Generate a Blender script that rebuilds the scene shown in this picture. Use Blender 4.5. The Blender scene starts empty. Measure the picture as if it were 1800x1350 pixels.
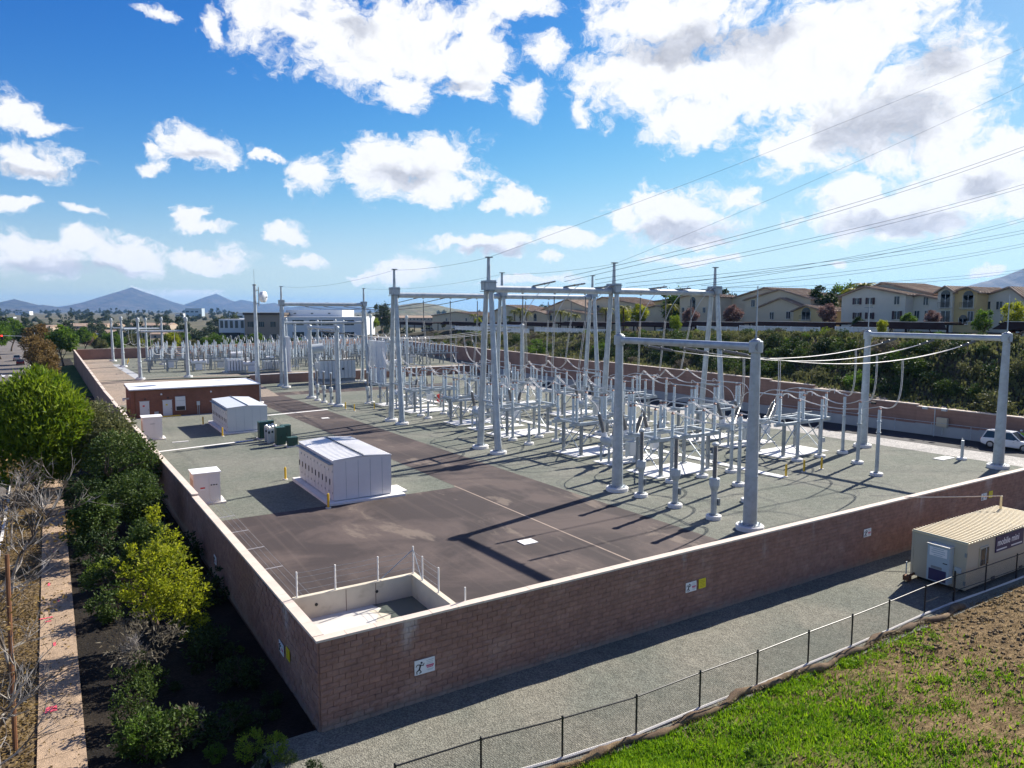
import bpy, math, random
from mathutils import Vector, Matrix, Quaternion
random.seed(7)
PI = math.pi
rad = math.radians
scene = bpy.context.scene
COL = scene.collection

# ------------------------------------------------------------------ camera
CAM = Vector((-6.1, -21.3, 13.16)); PSI = rad(31.7); PITCH = rad(5.8); FPX = 1260.0
cam_d = bpy.data.cameras.new('camera'); cam = bpy.data.objects.new('camera', cam_d); COL.objects.link(cam)
cam.location = CAM; cam.rotation_euler = (PI/2 - PITCH, 0, -PSI)
cam_d.sensor_width = 36.0; cam_d.lens = FPX/1800*36; cam_d.clip_start = 0.3; cam_d.clip_end = 60000
scene.camera = cam

# ------------------------------------------------------------------ light and exposure
SUN_VEC = Vector((1.37, 0.35, 1.0)).normalized()
SUN_EL = math.asin(SUN_VEC.z); SUN_AZ = math.atan2(SUN_VEC.x, SUN_VEC.y)      # clockwise from +Y
sd = bpy.data.lights.new('sun', 'SUN'); sun = bpy.data.objects.new('sun', sd); COL.objects.link(sun)
sd.energy = 5.0; sd.angle = rad(0.5); sd.color = (1.0, 0.94, 0.84)
sun.rotation_euler = SUN_VEC.to_track_quat('Z', 'Y').to_euler()
scene.view_settings.view_transform = 'Standard'; scene.view_settings.look = 'None'
EXPO = 1.0
scene.view_settings.exposure = EXPO; scene.view_settings.gamma = 1.0
scene.view_settings.use_curve_mapping = False

# pixel helpers: a pixel of the 1800x1350 photograph gives a direction
_f0 = Vector((math.sin(PSI), math.cos(PSI), 0)); _r = Vector((math.cos(PSI), -math.sin(PSI), 0)); _z = Vector((0, 0, 1))
_f = _f0*math.cos(PITCH) - _z*math.sin(PITCH); _u = _f0*math.sin(PITCH) + _z*math.cos(PITCH)
def ray(px, py): return _r*(px-900) + _u*(675-py) + _f*FPX
def on_x(px, py, X):
    d = ray(px, py); return CAM + d*((X-CAM.x)/d.x)
def on_y(px, py, Y):
    d = ray(px, py); return CAM + d*((Y-CAM.y)/d.y)
def at_depth(px, py, D): return CAM + ray(px, py)*(D/FPX)
def on_plane(px, py, z=0.0, s=0.0):
    d = ray(px, py); return CAM + d*((z-s*CAM.y-CAM.z)/(d.z+s*d.y))

# ------------------------------------------------------------------ node helpers
class NT:
    def __init__(s, tree): s.t = tree; s.n = tree.nodes; s.l = tree.links
    def node(s, typ, **kw):
        n = s.n.new(typ)
        for k, v in kw.items(): setattr(n, k, v)
        return n
    def put(s, sock, v):
        if hasattr(v, 'is_linked') or isinstance(v, bpy.types.NodeSocket): s.l.new(v, sock)
        elif v is not None:
            try: sock.default_value = v
            except Exception: sock.default_value = (v[0], v[1], v[2], 1.0) if len(v) == 3 else v[:3]
    def math(s, op, a, b=None, c=None, clamp=False):
        n = s.node('ShaderNodeMath', operation=op, use_clamp=clamp); s.put(n.inputs[0], a)
        if b is not None: s.put(n.inputs[1], b)
        if c is not None: s.put(n.inputs[2], c)
        return n.outputs[0]
    def vmath(s, op, a, b=None):
        n = s.node('ShaderNodeVectorMath', operation=op); s.put(n.inputs[0], a)
        if b is not None: s.put(n.inputs[1], b)
        return n.outputs['Value'] if op in ('LENGTH', 'DISTANCE', 'DOT_PRODUCT') else n.outputs[0]
    def mix(s, f, a, b, blend='MIX'):
        n = s.node('ShaderNodeMix', data_type='RGBA', blend_type=blend); s.put(n.inputs[0], f)
        s.put(n.inputs[6], a); s.put(n.inputs[7], b); return n.outputs[2]
    def noise(s, vec, scale, detail=4, rough=0.55, dist=0.0, col=False):
        n = s.node('ShaderNodeTexNoise'); s.put(n.inputs['Vector'], vec)
        n.inputs['Scale'].default_value = scale; n.inputs['Detail'].default_value = detail
        n.inputs['Roughness'].default_value = rough; n.inputs['Distortion'].default_value = dist
        return n.outputs['Color'] if col else n.outputs['Fac']
    def ramp(s, f, lo, hi, a=0.0, b=1.0, smooth=True):
        n = s.node('ShaderNodeMapRange', interpolation_type='SMOOTHSTEP' if smooth else 'LINEAR')
        s.put(n.inputs[0], f); s.put(n.inputs[1], lo); s.put(n.inputs[2], hi); s.put(n.inputs[3], a); s.put(n.inputs[4], b)
        return n.outputs[0]
    def comb(s, x, y, z):
        n = s.node('ShaderNodeCombineXYZ')
        for i, v in enumerate((x, y, z)): s.put(n.inputs[i], v)
        return n.outputs[0]
    def sep(s, v):
        n = s.node('ShaderNodeSeparateXYZ'); s.put(n.inputs[0], v); return n.outputs

# ------------------------------------------------------------------ world: sky with scattered cumulus
world = bpy.data.worlds.new('World'); scene.world = world; world.use_nodes = True
W = NT(world.node_tree); W.n.clear()
sky = W.node('ShaderNodeTexSky', sky_type='NISHITA'); sky.sun_disc = False
sky.sun_elevation = SUN_EL; sky.sun_rotation = SUN_AZ
sky.altitude = 200; sky.air_density = 1.0; sky.dust_density = 0.2; sky.ozone_density = 3.2
skyc = W.node('ShaderNodeHueSaturation'); skyc.inputs['Saturation'].default_value = 1.32; skyc.inputs['Hue'].default_value = 0.492
W.l.new(sky.outputs[0], skyc.inputs['Color'])
dirv = W.node('ShaderNodeTexCoord').outputs['Generated']
dx, dy, dz = W.sep(dirv)
az = W.math('ARCTAN2', dx, dy); el = W.math('ARCSINE', dz)
K = 1.0
def azel(px, py):
    d = ray(px, py).normalized(); return math.atan2(d.x, d.y), math.asin(d.z)
aev = W.comb(az, el, 0.0)
wn = W.noise(W.vmath('MULTIPLY', aev, (1.0, 1.35, 1.0)), 7.0, 3, 0.5, col=True)
warp = W.vmath('MULTIPLY', W.vmath('SUBTRACT', wn, (0.5, 0.5, 0.5)), (0.07, 0.05, 0.0))
wn2 = W.noise(W.vmath('MULTIPLY', aev, (1.0, 1.35, 1.0)), 26.0, 4, 0.6, col=True)
warp2 = W.vmath('MULTIPLY', W.vmath('SUBTRACT', wn2, (0.5, 0.5, 0.5)), (0.036, 0.032, 0.0))
p_w = W.vmath('ADD', W.vmath('ADD', aev, warp), warp2)
# each cloud: centre and half size in the photograph, turned into azimuth and elevation
CLOUDS = [(545, 50, 130, 80), (640, 95, 110, 70), (720, 60, 120, 85), (830, 110, 85, 70), (715, 165, 55, 40), (470, 20, 60, 40), (850, 60, 60, 60),
 (900, 10, 90, 28), (960, 90, 45, 36), (920, 170, 40, 36), (1015, 195, 24, 22), (385, 35, 22, 30),
 (1180, 40, 165, 80), (1150, 130, 170, 75), (1330, 130, 200, 110), (1480, 85, 190, 115), (1560, 190, 215, 125), (1420, 245, 130, 60), (1640, 230, 130, 70),
 (1650, 150, 110, 110), (1720, 315, 165, 65), (1560, 370, 160, 50), (1500, 330, 60, 30), (1790, 260, 60, 50), (1240, 200, 120, 50),
 (1200, 380, 120, 55), (1140, 360, 50, 36), (1290, 345, 50, 24), (1090, 380, 40, 24), (1240, 420, 60, 16),
 (345, 258, 78, 36), (365, 272, 62, 22), (262, 287, 30, 12), (262, 252, 16, 9), (55, 282, 90, 34), (10, 205, 50, 34), (70, 225, 60, 14), (20, 362, 46, 17),
 (560, 308, 50, 36), (680, 292, 110, 46), (770, 290, 85, 56), (760, 335, 115, 36), (905, 350, 46, 28), (870, 365, 26, 12),
 (330, 385, 34, 24), (355, 405, 54, 11), (493, 410, 54, 21), (150, 374, 40, 12), (470, 268, 34, 9),
 (60, 450, 110, 40), (220, 450, 75, 32), (140, 425, 60, 22), (370, 458, 74, 22), (530, 464, 40, 15),
 (710, 465, 62, 24), (860, 432, 115, 18), (1000, 425, 66, 18), (970, 460, 24, 9), (300, 520, 90, 14), (640, 480, 30, 9), (1230, 455, 80, 11), (940, 495, 90, 10), (1480, 462, 24, 7), (100, 540, 90, 9), (1740, 470, 50, 10), (230, 507, 18, 7), (270, 25, 40, 14), (590, 20, 40, 26)]
field = None
def ellipse(px, py, w, h, k=1.0):
    a, e = azel(px, py); a2, _ = azel(px+10, py); _, e2 = azel(px, py-10)
    kx = abs(a2-a)/10; ky = abs(e2-e)/10
    q = W.vmath('SUBTRACT', p_w, (a, e, 0.0))
    q = W.vmath('MULTIPLY', q, (1/(w*kx*1.09*k), 1/(h*ky*1.12*k), 0.0))
    return W.math('SUBTRACT', 1.0, W.vmath('LENGTH', q))
for c_ in CLOUDS:
    e_ = ellipse(*c_)
    field = e_ if field is None else W.math('SMOOTH_MAX', field, e_, 0.25)
# beyond the frame the same kind of broken cloud goes on
outv = W.vmath('MULTIPLY', p_w, (1.0, 1.6, 1.0))
out_n = W.noise(outv, 4.2, 3, 0.5)
ac, ec = azel(900, 300)
vq = W.vmath('MULTIPLY', W.vmath('SUBTRACT', aev, (ac, ec+0.05, 0)), (1/0.76, 1/0.40, 0))
outside = W.ramp(W.vmath('LENGTH', vq), 0.95, 1.25)
out_f = W.math('SUBTRACT', W.math('MULTIPLY', W.math('SUBTRACT', out_n, 0.57), 6.0), W.math('MULTIPLY', W.math('SUBTRACT', 1.0, outside), 9.0))
field = W.math('MAXIMUM', field, out_f)
fine = W.noise(W.vmath('MULTIPLY', p_w, (1.0, 1.25, 1.0)), 26.0, 9, 0.68)
fine2 = W.noise(W.vmath('MULTIPLY', p_w, (1.0, 1.2, 1.0)), 9.0, 6, 0.6)
dens = W.math('ADD', field, W.math('MULTIPLY', W.math('SUBTRACT', fine, 0.5), 2.3))
dens = W.math('ADD', dens, W.math('MULTIPLY', W.math('SUBTRACT', fine2, 0.5), 1.1))
alpha = W.ramp(dens, -0.08, 0.5)
# light and grey in the clouds: thick cores and undersides turn grey
GREY = [(1560, 215, 95, 50), (1500, 235, 60, 40), (1250, 80, 130, 34), (1180, 95, 80, 26), (1570, 388, 110, 22), (1200, 405, 110, 22), (130, 470, 150, 16), (610, 40, 34, 24), (1360, 60, 60, 24), (1720, 320, 60, 22), (700, 312, 90, 20), (60, 300, 70, 12), (345, 275, 56, 10), (1640, 110, 50, 40), (800, 150, 40, 16), (860, 445, 90, 8)]
g = None
for c_ in GREY:
    e_ = ellipse(*c_, 1.25); g = e_ if g is None else W.math('SMOOTH_MAX', g, e_, 0.3)
fine3 = W.noise(W.vmath('MULTIPLY', p_w, (1.0, 1.3, 1.0)), 15.0, 7, 0.6)
grey = W.ramp(W.math('ADD', g, W.math('MULTIPLY', W.math('SUBTRACT', fine3, 0.5), 1.4)), -0.05, 0.75)
up = W.noise(W.vmath('ADD', W.vmath('MULTIPLY', p_w, (1.0, 1.25, 1.0)), (0.006, 0.016, 0.0)), 26.0, 6, 0.66)
relief = W.math('SUBTRACT', fine, up)
cb = W.math('MULTIPLY_ADD', grey, -0.42, 1.12)
cb = W.math('ADD', cb, W.math('MULTIPLY', relief, 0.6))
cb = W.math('ADD', cb, W.math('MULTIPLY', W.math('SUBTRACT', fine3, 0.5), -0.12))
cb = W.math('MAXIMUM', W.math('MINIMUM', cb, 1.08), 0.35)
ccol = W.mix(grey, (0.98, 0.985, 1.0, 1), (0.93, 0.96, 1.06, 1))
ccol = W.vmath('MULTIPLY', ccol, W.comb(cb, cb, cb))
SKY_S = 0.085
ccol = W.vmath('MULTIPLY', ccol, (0.98/SKY_S/2**EXPO,)*3)
# deeper blue overhead: each channel of the sky with its own contrast
sr, sg, sb = W.sep(W.vmath('MULTIPLY', skyc.outputs[0], (SKY_S*1.11,)*3))
kd = 1/(SKY_S*2**EXPO)
def soft(x, cap): return W.math('DIVIDE', x, W.math('SQRT', W.math('ADD', 1.0, W.math('POWER', W.math('DIVIDE', x, cap), 2.0))))
sky_blue = W.comb(W.math('MULTIPLY', soft(W.math('MULTIPLY', W.math('POWER', sr, 1.58), 4.0), 0.72), kd), W.math('MULTIPLY', soft(W.math('MULTIPLY', W.math('POWER', sg, 1.62), 2.6), 1.02), kd), W.math('MULTIPLY', soft(W.math('MULTIPLY', W.math('POWER', sb, 1.3), 2.2), 1.12), kd))
final = W.mix(W.math('MULTIPLY', alpha, W.ramp(el, 0.0, 0.04)), sky_blue, ccol)
bg = W.node('ShaderNodeBackground'); W.l.new(final, bg.inputs[0]); bg.inputs[1].default_value = SKY_S
world.cycles.sampling_method = 'NONE'
wo = W.node('ShaderNodeOutputWorld'); W.l.new(bg.outputs[0], wo.inputs[0])
# ------------------------------------------------------------------ materials (all procedural)
MATS = {}
def mat(name, col, rough=0.7, metal=0.0, var=0.12, vscale=1.5, bump=0.0, bscale=30.0, col2=None, mixn=None, coord='Object', island=0.0, spec=0.4):
    """base colour broken up by noise, an optional second colour in patches (mixn = scale, lo, hi)"""
    m = bpy.data.materials.new(name); m.use_nodes = True
    T = NT(m.node_tree); b = T.n['Principled BSDF']
    tc = T.node('ShaderNodeTexCoord').outputs['Object'] if coord == 'Object' else T.node('ShaderNodeNewGeometry').outputs['Position']
    c = (col[0], col[1], col[2], 1)
    base = c
    if mixn:
        f = T.ramp(T.noise(tc, mixn[0], 6, 0.6), mixn[1], mixn[2]); base = T.mix(f, base, (col2[0], col2[1], col2[2], 1))
    f = T.noise(tc, vscale, 6, 0.6)
    v = T.ramp(f, 0.25, 0.75, 1-var, 1+var, smooth=False)
    if island:
        r = T.math('ADD', T.node('ShaderNodeNewGeometry').outputs['Random Per Island'], T.node('ShaderNodeObjectInfo').outputs['Random'])
        r = T.math('FRACT', r); v = T.math('MULTIPLY', v, T.ramp(r, 0, 1, 1-island, 1+island, smooth=False))
    n = T.node('ShaderNodeVectorMath', operation='SCALE'); T.put(n.inputs[0], base); T.put(n.inputs['Scale'], v)
    T.l.new(n.outputs[0], b.inputs['Base Color'])
    b.inputs['Roughness'].default_value = rough; b.inputs['Metallic'].default_value = metal
    b.inputs['Specular IOR Level'].default_value = spec
    if bump:
        bn = T.node('ShaderNodeBump'); bn.inputs['Strength'].default_value = bump; bn.inputs['Distance'].default_value = 0.03
        T.l.new(T.noise(tc, bscale, 4, 0.6), bn.inputs['Height']); T.l.new(bn.outputs[0], b.inputs['Normal'])
    MATS[name] = m
    return m
def leaf_mat(name, col, col2, trans=0.35, hue=0.25):
    m = bpy.data.materials.new(name); m.use_nodes = True; T = NT(m.node_tree); b = T.n['Principled BSDF']
    g_ = T.node('ShaderNodeNewGeometry'); tc = T.node('ShaderNodeTexCoord').outputs['Object']
    r = T.math('FRACT', T.math('ADD', g_.outputs['Random Per Island'], T.node('ShaderNodeObjectInfo').outputs['Random']))
    f = T.ramp(T.math('ADD', T.math('MULTIPLY', r, 0.6), T.math('MULTIPLY', T.noise(tc, 0.9, 3), 0.7)), 0.3, 1.0)
    cc = T.mix(f, (*col, 1), (*col2, 1)); T.l.new(cc, b.inputs['Base Color'])
    b.inputs['Roughness'].default_value = 0.6; b.inputs['Specular IOR Level'].default_value = 0.25
    tr = T.node('ShaderNodeBsdfTranslucent'); T.l.new(cc, tr.inputs[0])
    mx = T.node('ShaderNodeMixShader'); mx.inputs[0].default_value = trans
    T.l.new(b.outputs[0], mx.inputs[1]); T.l.new(tr.outputs[0], mx.inputs[2]); T.l.new(mx.outputs[0], T.n['Material Output'].inputs[0])
    MATS[name] = m; return m

mat('steel', (0.42, 0.465, 0.495), 0.5, 0.35, 0.2, 1.3, 0.06, 8, (0.36, 0.40, 0.42), (3.0, 0.5, 0.7))
mat('steel_dark', (0.26, 0.285, 0.30), 0.5, 0.4, 0.15, 2)
mat('aluminium', (0.72, 0.72, 0.71), 0.35, 0.6, 0.08)
mat('porcelain', (0.56, 0.63, 0.67), 0.32, 0, 0.06)
mat('copper_cap', (0.36, 0.2, 0.16), 0.5, 0.2, 0.2)
mat('bushing', (0.235, 0.225, 0.215), 0.35, 0, 0.1)
mat('insulator_string', (0.16, 0.165, 0.17), 0.45, 0, 0.1)
mat('cable_dark', (0.07, 0.08, 0.09), 0.5, 0.3, 0.1)
mat('equip_grey', (0.47, 0.51, 0.52), 0.45, 0.05, 0.07)
mat('white_paint', (0.72, 0.73, 0.74), 0.45, 0, 0.05, 0.8)
mat('white_roof', (0.80, 0.79, 0.78), 0.5, 0, 0.07, 0.5)
mat('pale_metal', (0.60, 0.62, 0.64), 0.45, 0.1, 0.05, 0.6)
mat('lilac_metal', (0.72, 0.70, 0.69), 0.45, 0.1, 0.05, 0.6)
mat('blue_metal', (0.60, 0.63, 0.63), 0.45, 0.1, 0.05, 0.6)
mat('concrete', (0.60, 0.575, 0.53), 0.85, 0, 0.14, 0.9, 0.2, 25, (0.42, 0.4, 0.37), (0.7, 0.55, 0.8))
mat('concrete_pad', (0.74, 0.72, 0.69), 0.85, 0, 0.08, 1.2, 0.15, 25)
mat('concrete_grey', (0.36, 0.37, 0.38), 0.85, 0, 0.1, 0.6, 0.15, 20)
mat('basin_concrete', (0.60, 0.53, 0.41), 0.85, 0, 0.14, 0.8, 0.2, 20, (0.44, 0.38, 0.28), (1.3, 0.55, 0.75))
mat('coping', (0.60, 0.50, 0.42), 0.85, 0, 0.12, 1.0, 0.2, 20)
mat('mortar', (0.175, 0.105, 0.083), 0.95, 0, 0.15, 2.0)
mat('yellow', (0.75, 0.47, 0.03), 0.5, 0, 0.06)
mat('green_box', (0.025, 0.07, 0.05), 0.45, 0, 0.1)
mat('black', (0.015, 0.015, 0.017), 0.5, 0, 0.1)
mat('black_metal', (0.02, 0.02, 0.022), 0.4, 0.3, 0.1)
mat('dark_glass', (0.03, 0.045, 0.055), 0.12, 0, 0.2, 0.3, spec=0.6)
mat('red', (0.55, 0.03, 0.03), 0.5)
mat('orange', (0.8, 0.2, 0.03), 0.5)
mat('hivis', (0.42, 0.75, 0.04), 0.6, 0, 0.06)
mat('skin', (0.42, 0.25, 0.17), 0.6)
mat('denim', (0.05, 0.06, 0.10), 0.8)
mat('car_white', (0.75, 0.76, 0.78), 0.2, 0, 0.01)
mat('car_red', (0.12, 0.012, 0.015), 0.2, 0, 0.02)
mat('car_silver', (0.35, 0.36, 0.38), 0.22, 0.4, 0.02)
mat('rubber', (0.02, 0.02, 0.02), 0.8)
mat('trailer_tan', (0.50, 0.44, 0.33), 0.5, 0, 0.05, 0.5)
mat('trailer_roof', (0.66, 0.55, 0.34), 0.5, 0, 0.06, 0.6)
mat('sign_navy', (0.035, 0.03, 0.10), 0.4)
mat('sign_white', (0.80, 0.80, 0.80), 0.4, 0, 0.03)
mat('sign_yellow', (0.72, 0.58, 0.02), 0.4, 0, 0.03)
mat('ac_blue', (0.42, 0.50, 0.54), 0.4, 0, 0.03)
mat('stucco_cream', (0.64, 0.53, 0.37), 0.9, 0, 0.06, 0.4)
mat('stucco_yellow', (0.62, 0.46, 0.22), 0.9, 0, 0.06, 0.4)
mat('stucco_grey', (0.64, 0.60, 0.50), 0.9, 0, 0.06, 0.4)
mat('stucco_tan', (0.40, 0.32, 0.24), 0.9, 0, 0.06, 0.4)
mat('office_tan', (0.34, 0.27, 0.21), 0.85, 0, 0.05, 0.2)
mat('office_brown', (0.10, 0.075, 0.06), 0.8)
mat('office_white', (0.66, 0.68, 0.70), 0.8, 0, 0.04, 0.2)
mat('shutter', (0.06, 0.025, 0.03), 0.6)
mat('carport_brown', (0.045, 0.026, 0.021), 0.95, 0.0, 0.12, 0.5, spec=0.05)
mat('bark', (0.085, 0.06, 0.042), 0.9, 0, 0.25, 4, 0.3, 12)
mat('bark_pale', (0.34, 0.31, 0.275), 0.85, 0, 0.3, 3, 0.2, 10, (0.075, 0.055, 0.04), (1.3, 0.42, 0.56))
mat('rust', (0.17, 0.075, 0.035), 0.8, 0.2, 0.25, 5)
mat('wattle', (0.13, 0.085, 0.05), 0.95, 0, 0.3, 4, 0.5, 40, (0.20, 0.135, 0.07), (1.2, 0.45, 0.6))
mat('pink_paint', (0.75, 0.1, 0.14), 0.7)
mat('water', (0.10, 0.115, 0.10), 0.05, 0, 0.1, 0.6, spec=0.7)
mat('kerb_yellow', (0.6, 0.4, 0.04), 0.7)

# pieces with a random tint per piece
mat('split_block', (0.295, 0.165, 0.125), 0.95, 0, 0.22, 3.0, 0.7, 26, (0.35, 0.215, 0.165), (0.5, 0.5, 0.72), 'World', 0.09)
def stain_block():
    m = MATS['split_block']; T = NT(m.node_tree); b = T.n['Principled BSDF']; src = b.inputs['Base Color'].links[0].from_socket
    tc = T.node('ShaderNodeNewGeometry').outputs['Position']; x, y, z = T.sep(tc); u = T.math('ADD', x, T.math('MULTIPLY', y, 0.9))
    run = T.ramp(T.noise(T.comb(T.math('MULTIPLY', u, 0.55), 0.0, T.math('MULTIPLY', z, 0.10)), 1.0, 6, 0.7), 0.56, 0.74)          # lime runs below the cap
    topm = T.ramp(T.math('ADD', z, T.math('MULTIPLY', T.noise(tc, 1.2, 4), 1.2)), 2.0, 3.6)
    c = T.mix(T.math('MULTIPLY', T.math('MULTIPLY', run, topm), 0.75), src, (0.55, 0.49, 0.46, 1))
    dirt = T.ramp(T.math('SUBTRACT', T.math('MULTIPLY', T.noise(T.vmath('MULTIPLY', tc, (1, 1, 0.4)), 1.3, 6, 0.7), 0.9), z), 0.05, 0.45)   # splashed dust at the foot
    c = T.mix(T.math('MULTIPLY', dirt, 0.5), c, (0.30, 0.27, 0.22, 1)); T.l.new(c, b.inputs['Base Color'])
stain_block()
# brick in courses, for walls too far off to tell the units apart
def brick_mat(name, c1, c2, mort, bw, rh, ms=0.008, axis='X'):
    m = bpy.data.materials.new(name); m.use_nodes = True; T = NT(m.node_tree); b = T.n['Principled BSDF']
    tc = T.node('ShaderNodeTexCoord').outputs['Object']; x, y, z = T.sep(tc)
    nrm = T.node('ShaderNodeNewGeometry').outputs['Normal']; nx, ny, nz = T.sep(nrm)
    u = T.mix(T.ramp(T.math('ABSOLUTE', nx), 0.5, 0.7), T.comb(x, z, 0.0), T.comb(y, z, 0.0))
    br = T.node('ShaderNodeTexBrick'); T.put(br.inputs['Vector'], u)
    br.inputs['Color1'].default_value = (*c1, 1); br.inputs['Color2'].default_value = (*c2, 1); br.inputs['Mortar'].default_value = (*mort, 1)
    br.inputs['Scale'].default_value = 1; br.inputs['Brick Width'].default_value = bw; br.inputs['Row Height'].default_value = rh; br.inputs['Mortar Size'].default_value = ms
    f = T.ramp(T.noise(tc, 0.35, 6, 0.6), 0.3, 0.7, 0.82, 1.18)
    n = T.node('ShaderNodeVectorMath', operation='SCALE'); T.l.new(br.outputs[0], n.inputs[0]); T.put(n.inputs['Scale'], f)
    T.l.new(n.outputs[0], b.inputs['Base Color']); b.inputs['Roughness'].default_value = 0.95
    bn = T.node('ShaderNodeBump'); bn.inputs['Strength'].default_value = 0.06; bn.inputs['Distance'].default_value = 0.01
    T.l.new(br.outputs['Fac'], bn.inputs['Height']); bn.invert = True; T.l.new(bn.outputs[0], b.inputs['Normal'])
    MATS[name] = m
brick_mat('wall_far', (0.275, 0.162, 0.124), (0.265, 0.156, 0.12), (0.255, 0.15, 0.116), 0.4, 0.2)
brick_mat('red_brick', (0.22, 0.088, 0.052), (0.17, 0.07, 0.045), (0.2, 0.12, 0.09), 0.3, 0.09)
brick_mat('roof_tile', (0.24, 0.155, 0.10), (0.17, 0.105, 0.075), (0.10, 0.06, 0.045), 0.35, 0.3, 0.03)

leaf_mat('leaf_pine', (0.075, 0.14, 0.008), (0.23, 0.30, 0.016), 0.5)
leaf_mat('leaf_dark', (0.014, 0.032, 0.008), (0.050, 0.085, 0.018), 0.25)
leaf_mat('leaf_mid', (0.045, 0.10, 0.010), (0.13, 0.215, 0.020), 0.45)
leaf_mat('leaf_yellow', (0.13, 0.17, 0.010), (0.40, 0.42, 0.02), 0.5)
leaf_mat('leaf_lime', (0.12, 0.20, 0.012), (0.28, 0.34, 0.03))
leaf_mat('leaf_olive', (0.075, 0.09, 0.035), (0.17, 0.17, 0.06))
leaf_mat('leaf_brown', (0.11, 0.07, 0.025), (0.26, 0.17, 0.05))
leaf_mat('leaf_grey', (0.09, 0.08, 0.06), (0.20, 0.17, 0.12))
leaf_mat('leaf_palm', (0.10, 0.13, 0.015), (0.36, 0.33, 0.03))
leaf_mat('leaf_pink', (0.15, 0.09, 0.08), (0.26, 0.16, 0.14))
leaf_mat('leaf_far', (0.03, 0.05, 0.022), (0.075, 0.10, 0.04), 0.15)
leaf_mat('leaf_grass', (0.10, 0.23, 0.006), (0.30, 0.46, 0.014), 0.4)
leaf_mat('leaf_dry', (0.14, 0.10, 0.035), (0.28, 0.20, 0.07), 0.2)

# ground surfaces
def gravel_mat(name, c1, c2, dark, big=0.12, fine=24.0, marks=False):
    m = bpy.data.materials.new(name); m.use_nodes = True; T = NT(m.node_tree); b = T.n['Principled BSDF']
    tc = T.node('ShaderNodeNewGeometry').outputs['Position']
    f = T.ramp(T.noise(tc, big, 6, 0.6), 0.35, 0.68); c = T.mix(f, (*c1, 1), (*c2, 1))
    v = T.node('ShaderNodeTexVoronoi'); T.put(v.inputs['Vector'], tc); v.inputs['Scale'].default_value = fine
    s = T.sep(v.outputs['Color'])[0]
    k = T.math('MULTIPLY', T.ramp(s, 0, 1, 0.62, 1.38, smooth=False), T.ramp(T.noise(tc, 2.3, 5, 0.7), 0.3, 0.7, 0.86, 1.12))
    n = T.node('ShaderNodeVectorMath', operation='SCALE'); T.put(n.inputs[0], c); T.put(n.inputs['Scale'], k)
    T.l.new(n.outputs[0], b.inputs['Base Color']); b.inputs['Roughness'].default_value = 0.95; b.inputs['Specular IOR Level'].default_value = 0.2
    bn = T.node('ShaderNodeBump'); bn.inputs['Strength'].default_value = 0.6; bn.inputs['Distance'].default_value = 0.03
    T.l.new(T.math('ADD', v.outputs['Distance'], T.math('MULTIPLY', T.noise(tc, 1.5, 5), 1.5)), bn.inputs['Height']); T.l.new(bn.outputs[0], b.inputs['Normal'])
    MATS[name] = m
gravel_mat('gravel', (0.135, 0.147, 0.120), (0.182, 0.182, 0.152), (0.05, 0.05, 0.05))
gravel_mat('gravel_outer', (0.135, 0.142, 0.117), (0.19, 0.18, 0.145), (0.05, 0.05, 0.05), 0.2)
gravel_mat('dirt', (0.105, 0.075, 0.042), (0.185, 0.135, 0.075), (0.05, 0.04, 0.03), 0.3, 9.0)
gravel_mat('mulch', (0.010, 0.008, 0.006), (0.024, 0.018, 0.012), (0.03, 0.02, 0.01), 0.4, 14.0)
gravel_mat('tan_ground', (0.30, 0.24, 0.19), (0.25, 0.21, 0.17), (0.1, 0.1, 0.1), 0.1, 20.0)
gravel_mat('hill_soil', (0.03, 0.03, 0.016), (0.075, 0.055, 0.032), (0.03, 0.03, 0.02), 0.08, 6.0)
gravel_mat('sidewalk', (0.42, 0.30, 0.20), (0.35, 0.255, 0.175), (0.2, 0.2, 0.2), 0.3, 60.0)
gravel_mat('far_land', (0.06, 0.065, 0.035), (0.14, 0.115, 0.07), (0.03, 0.03, 0.03), 0.012, 0.2)
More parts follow.
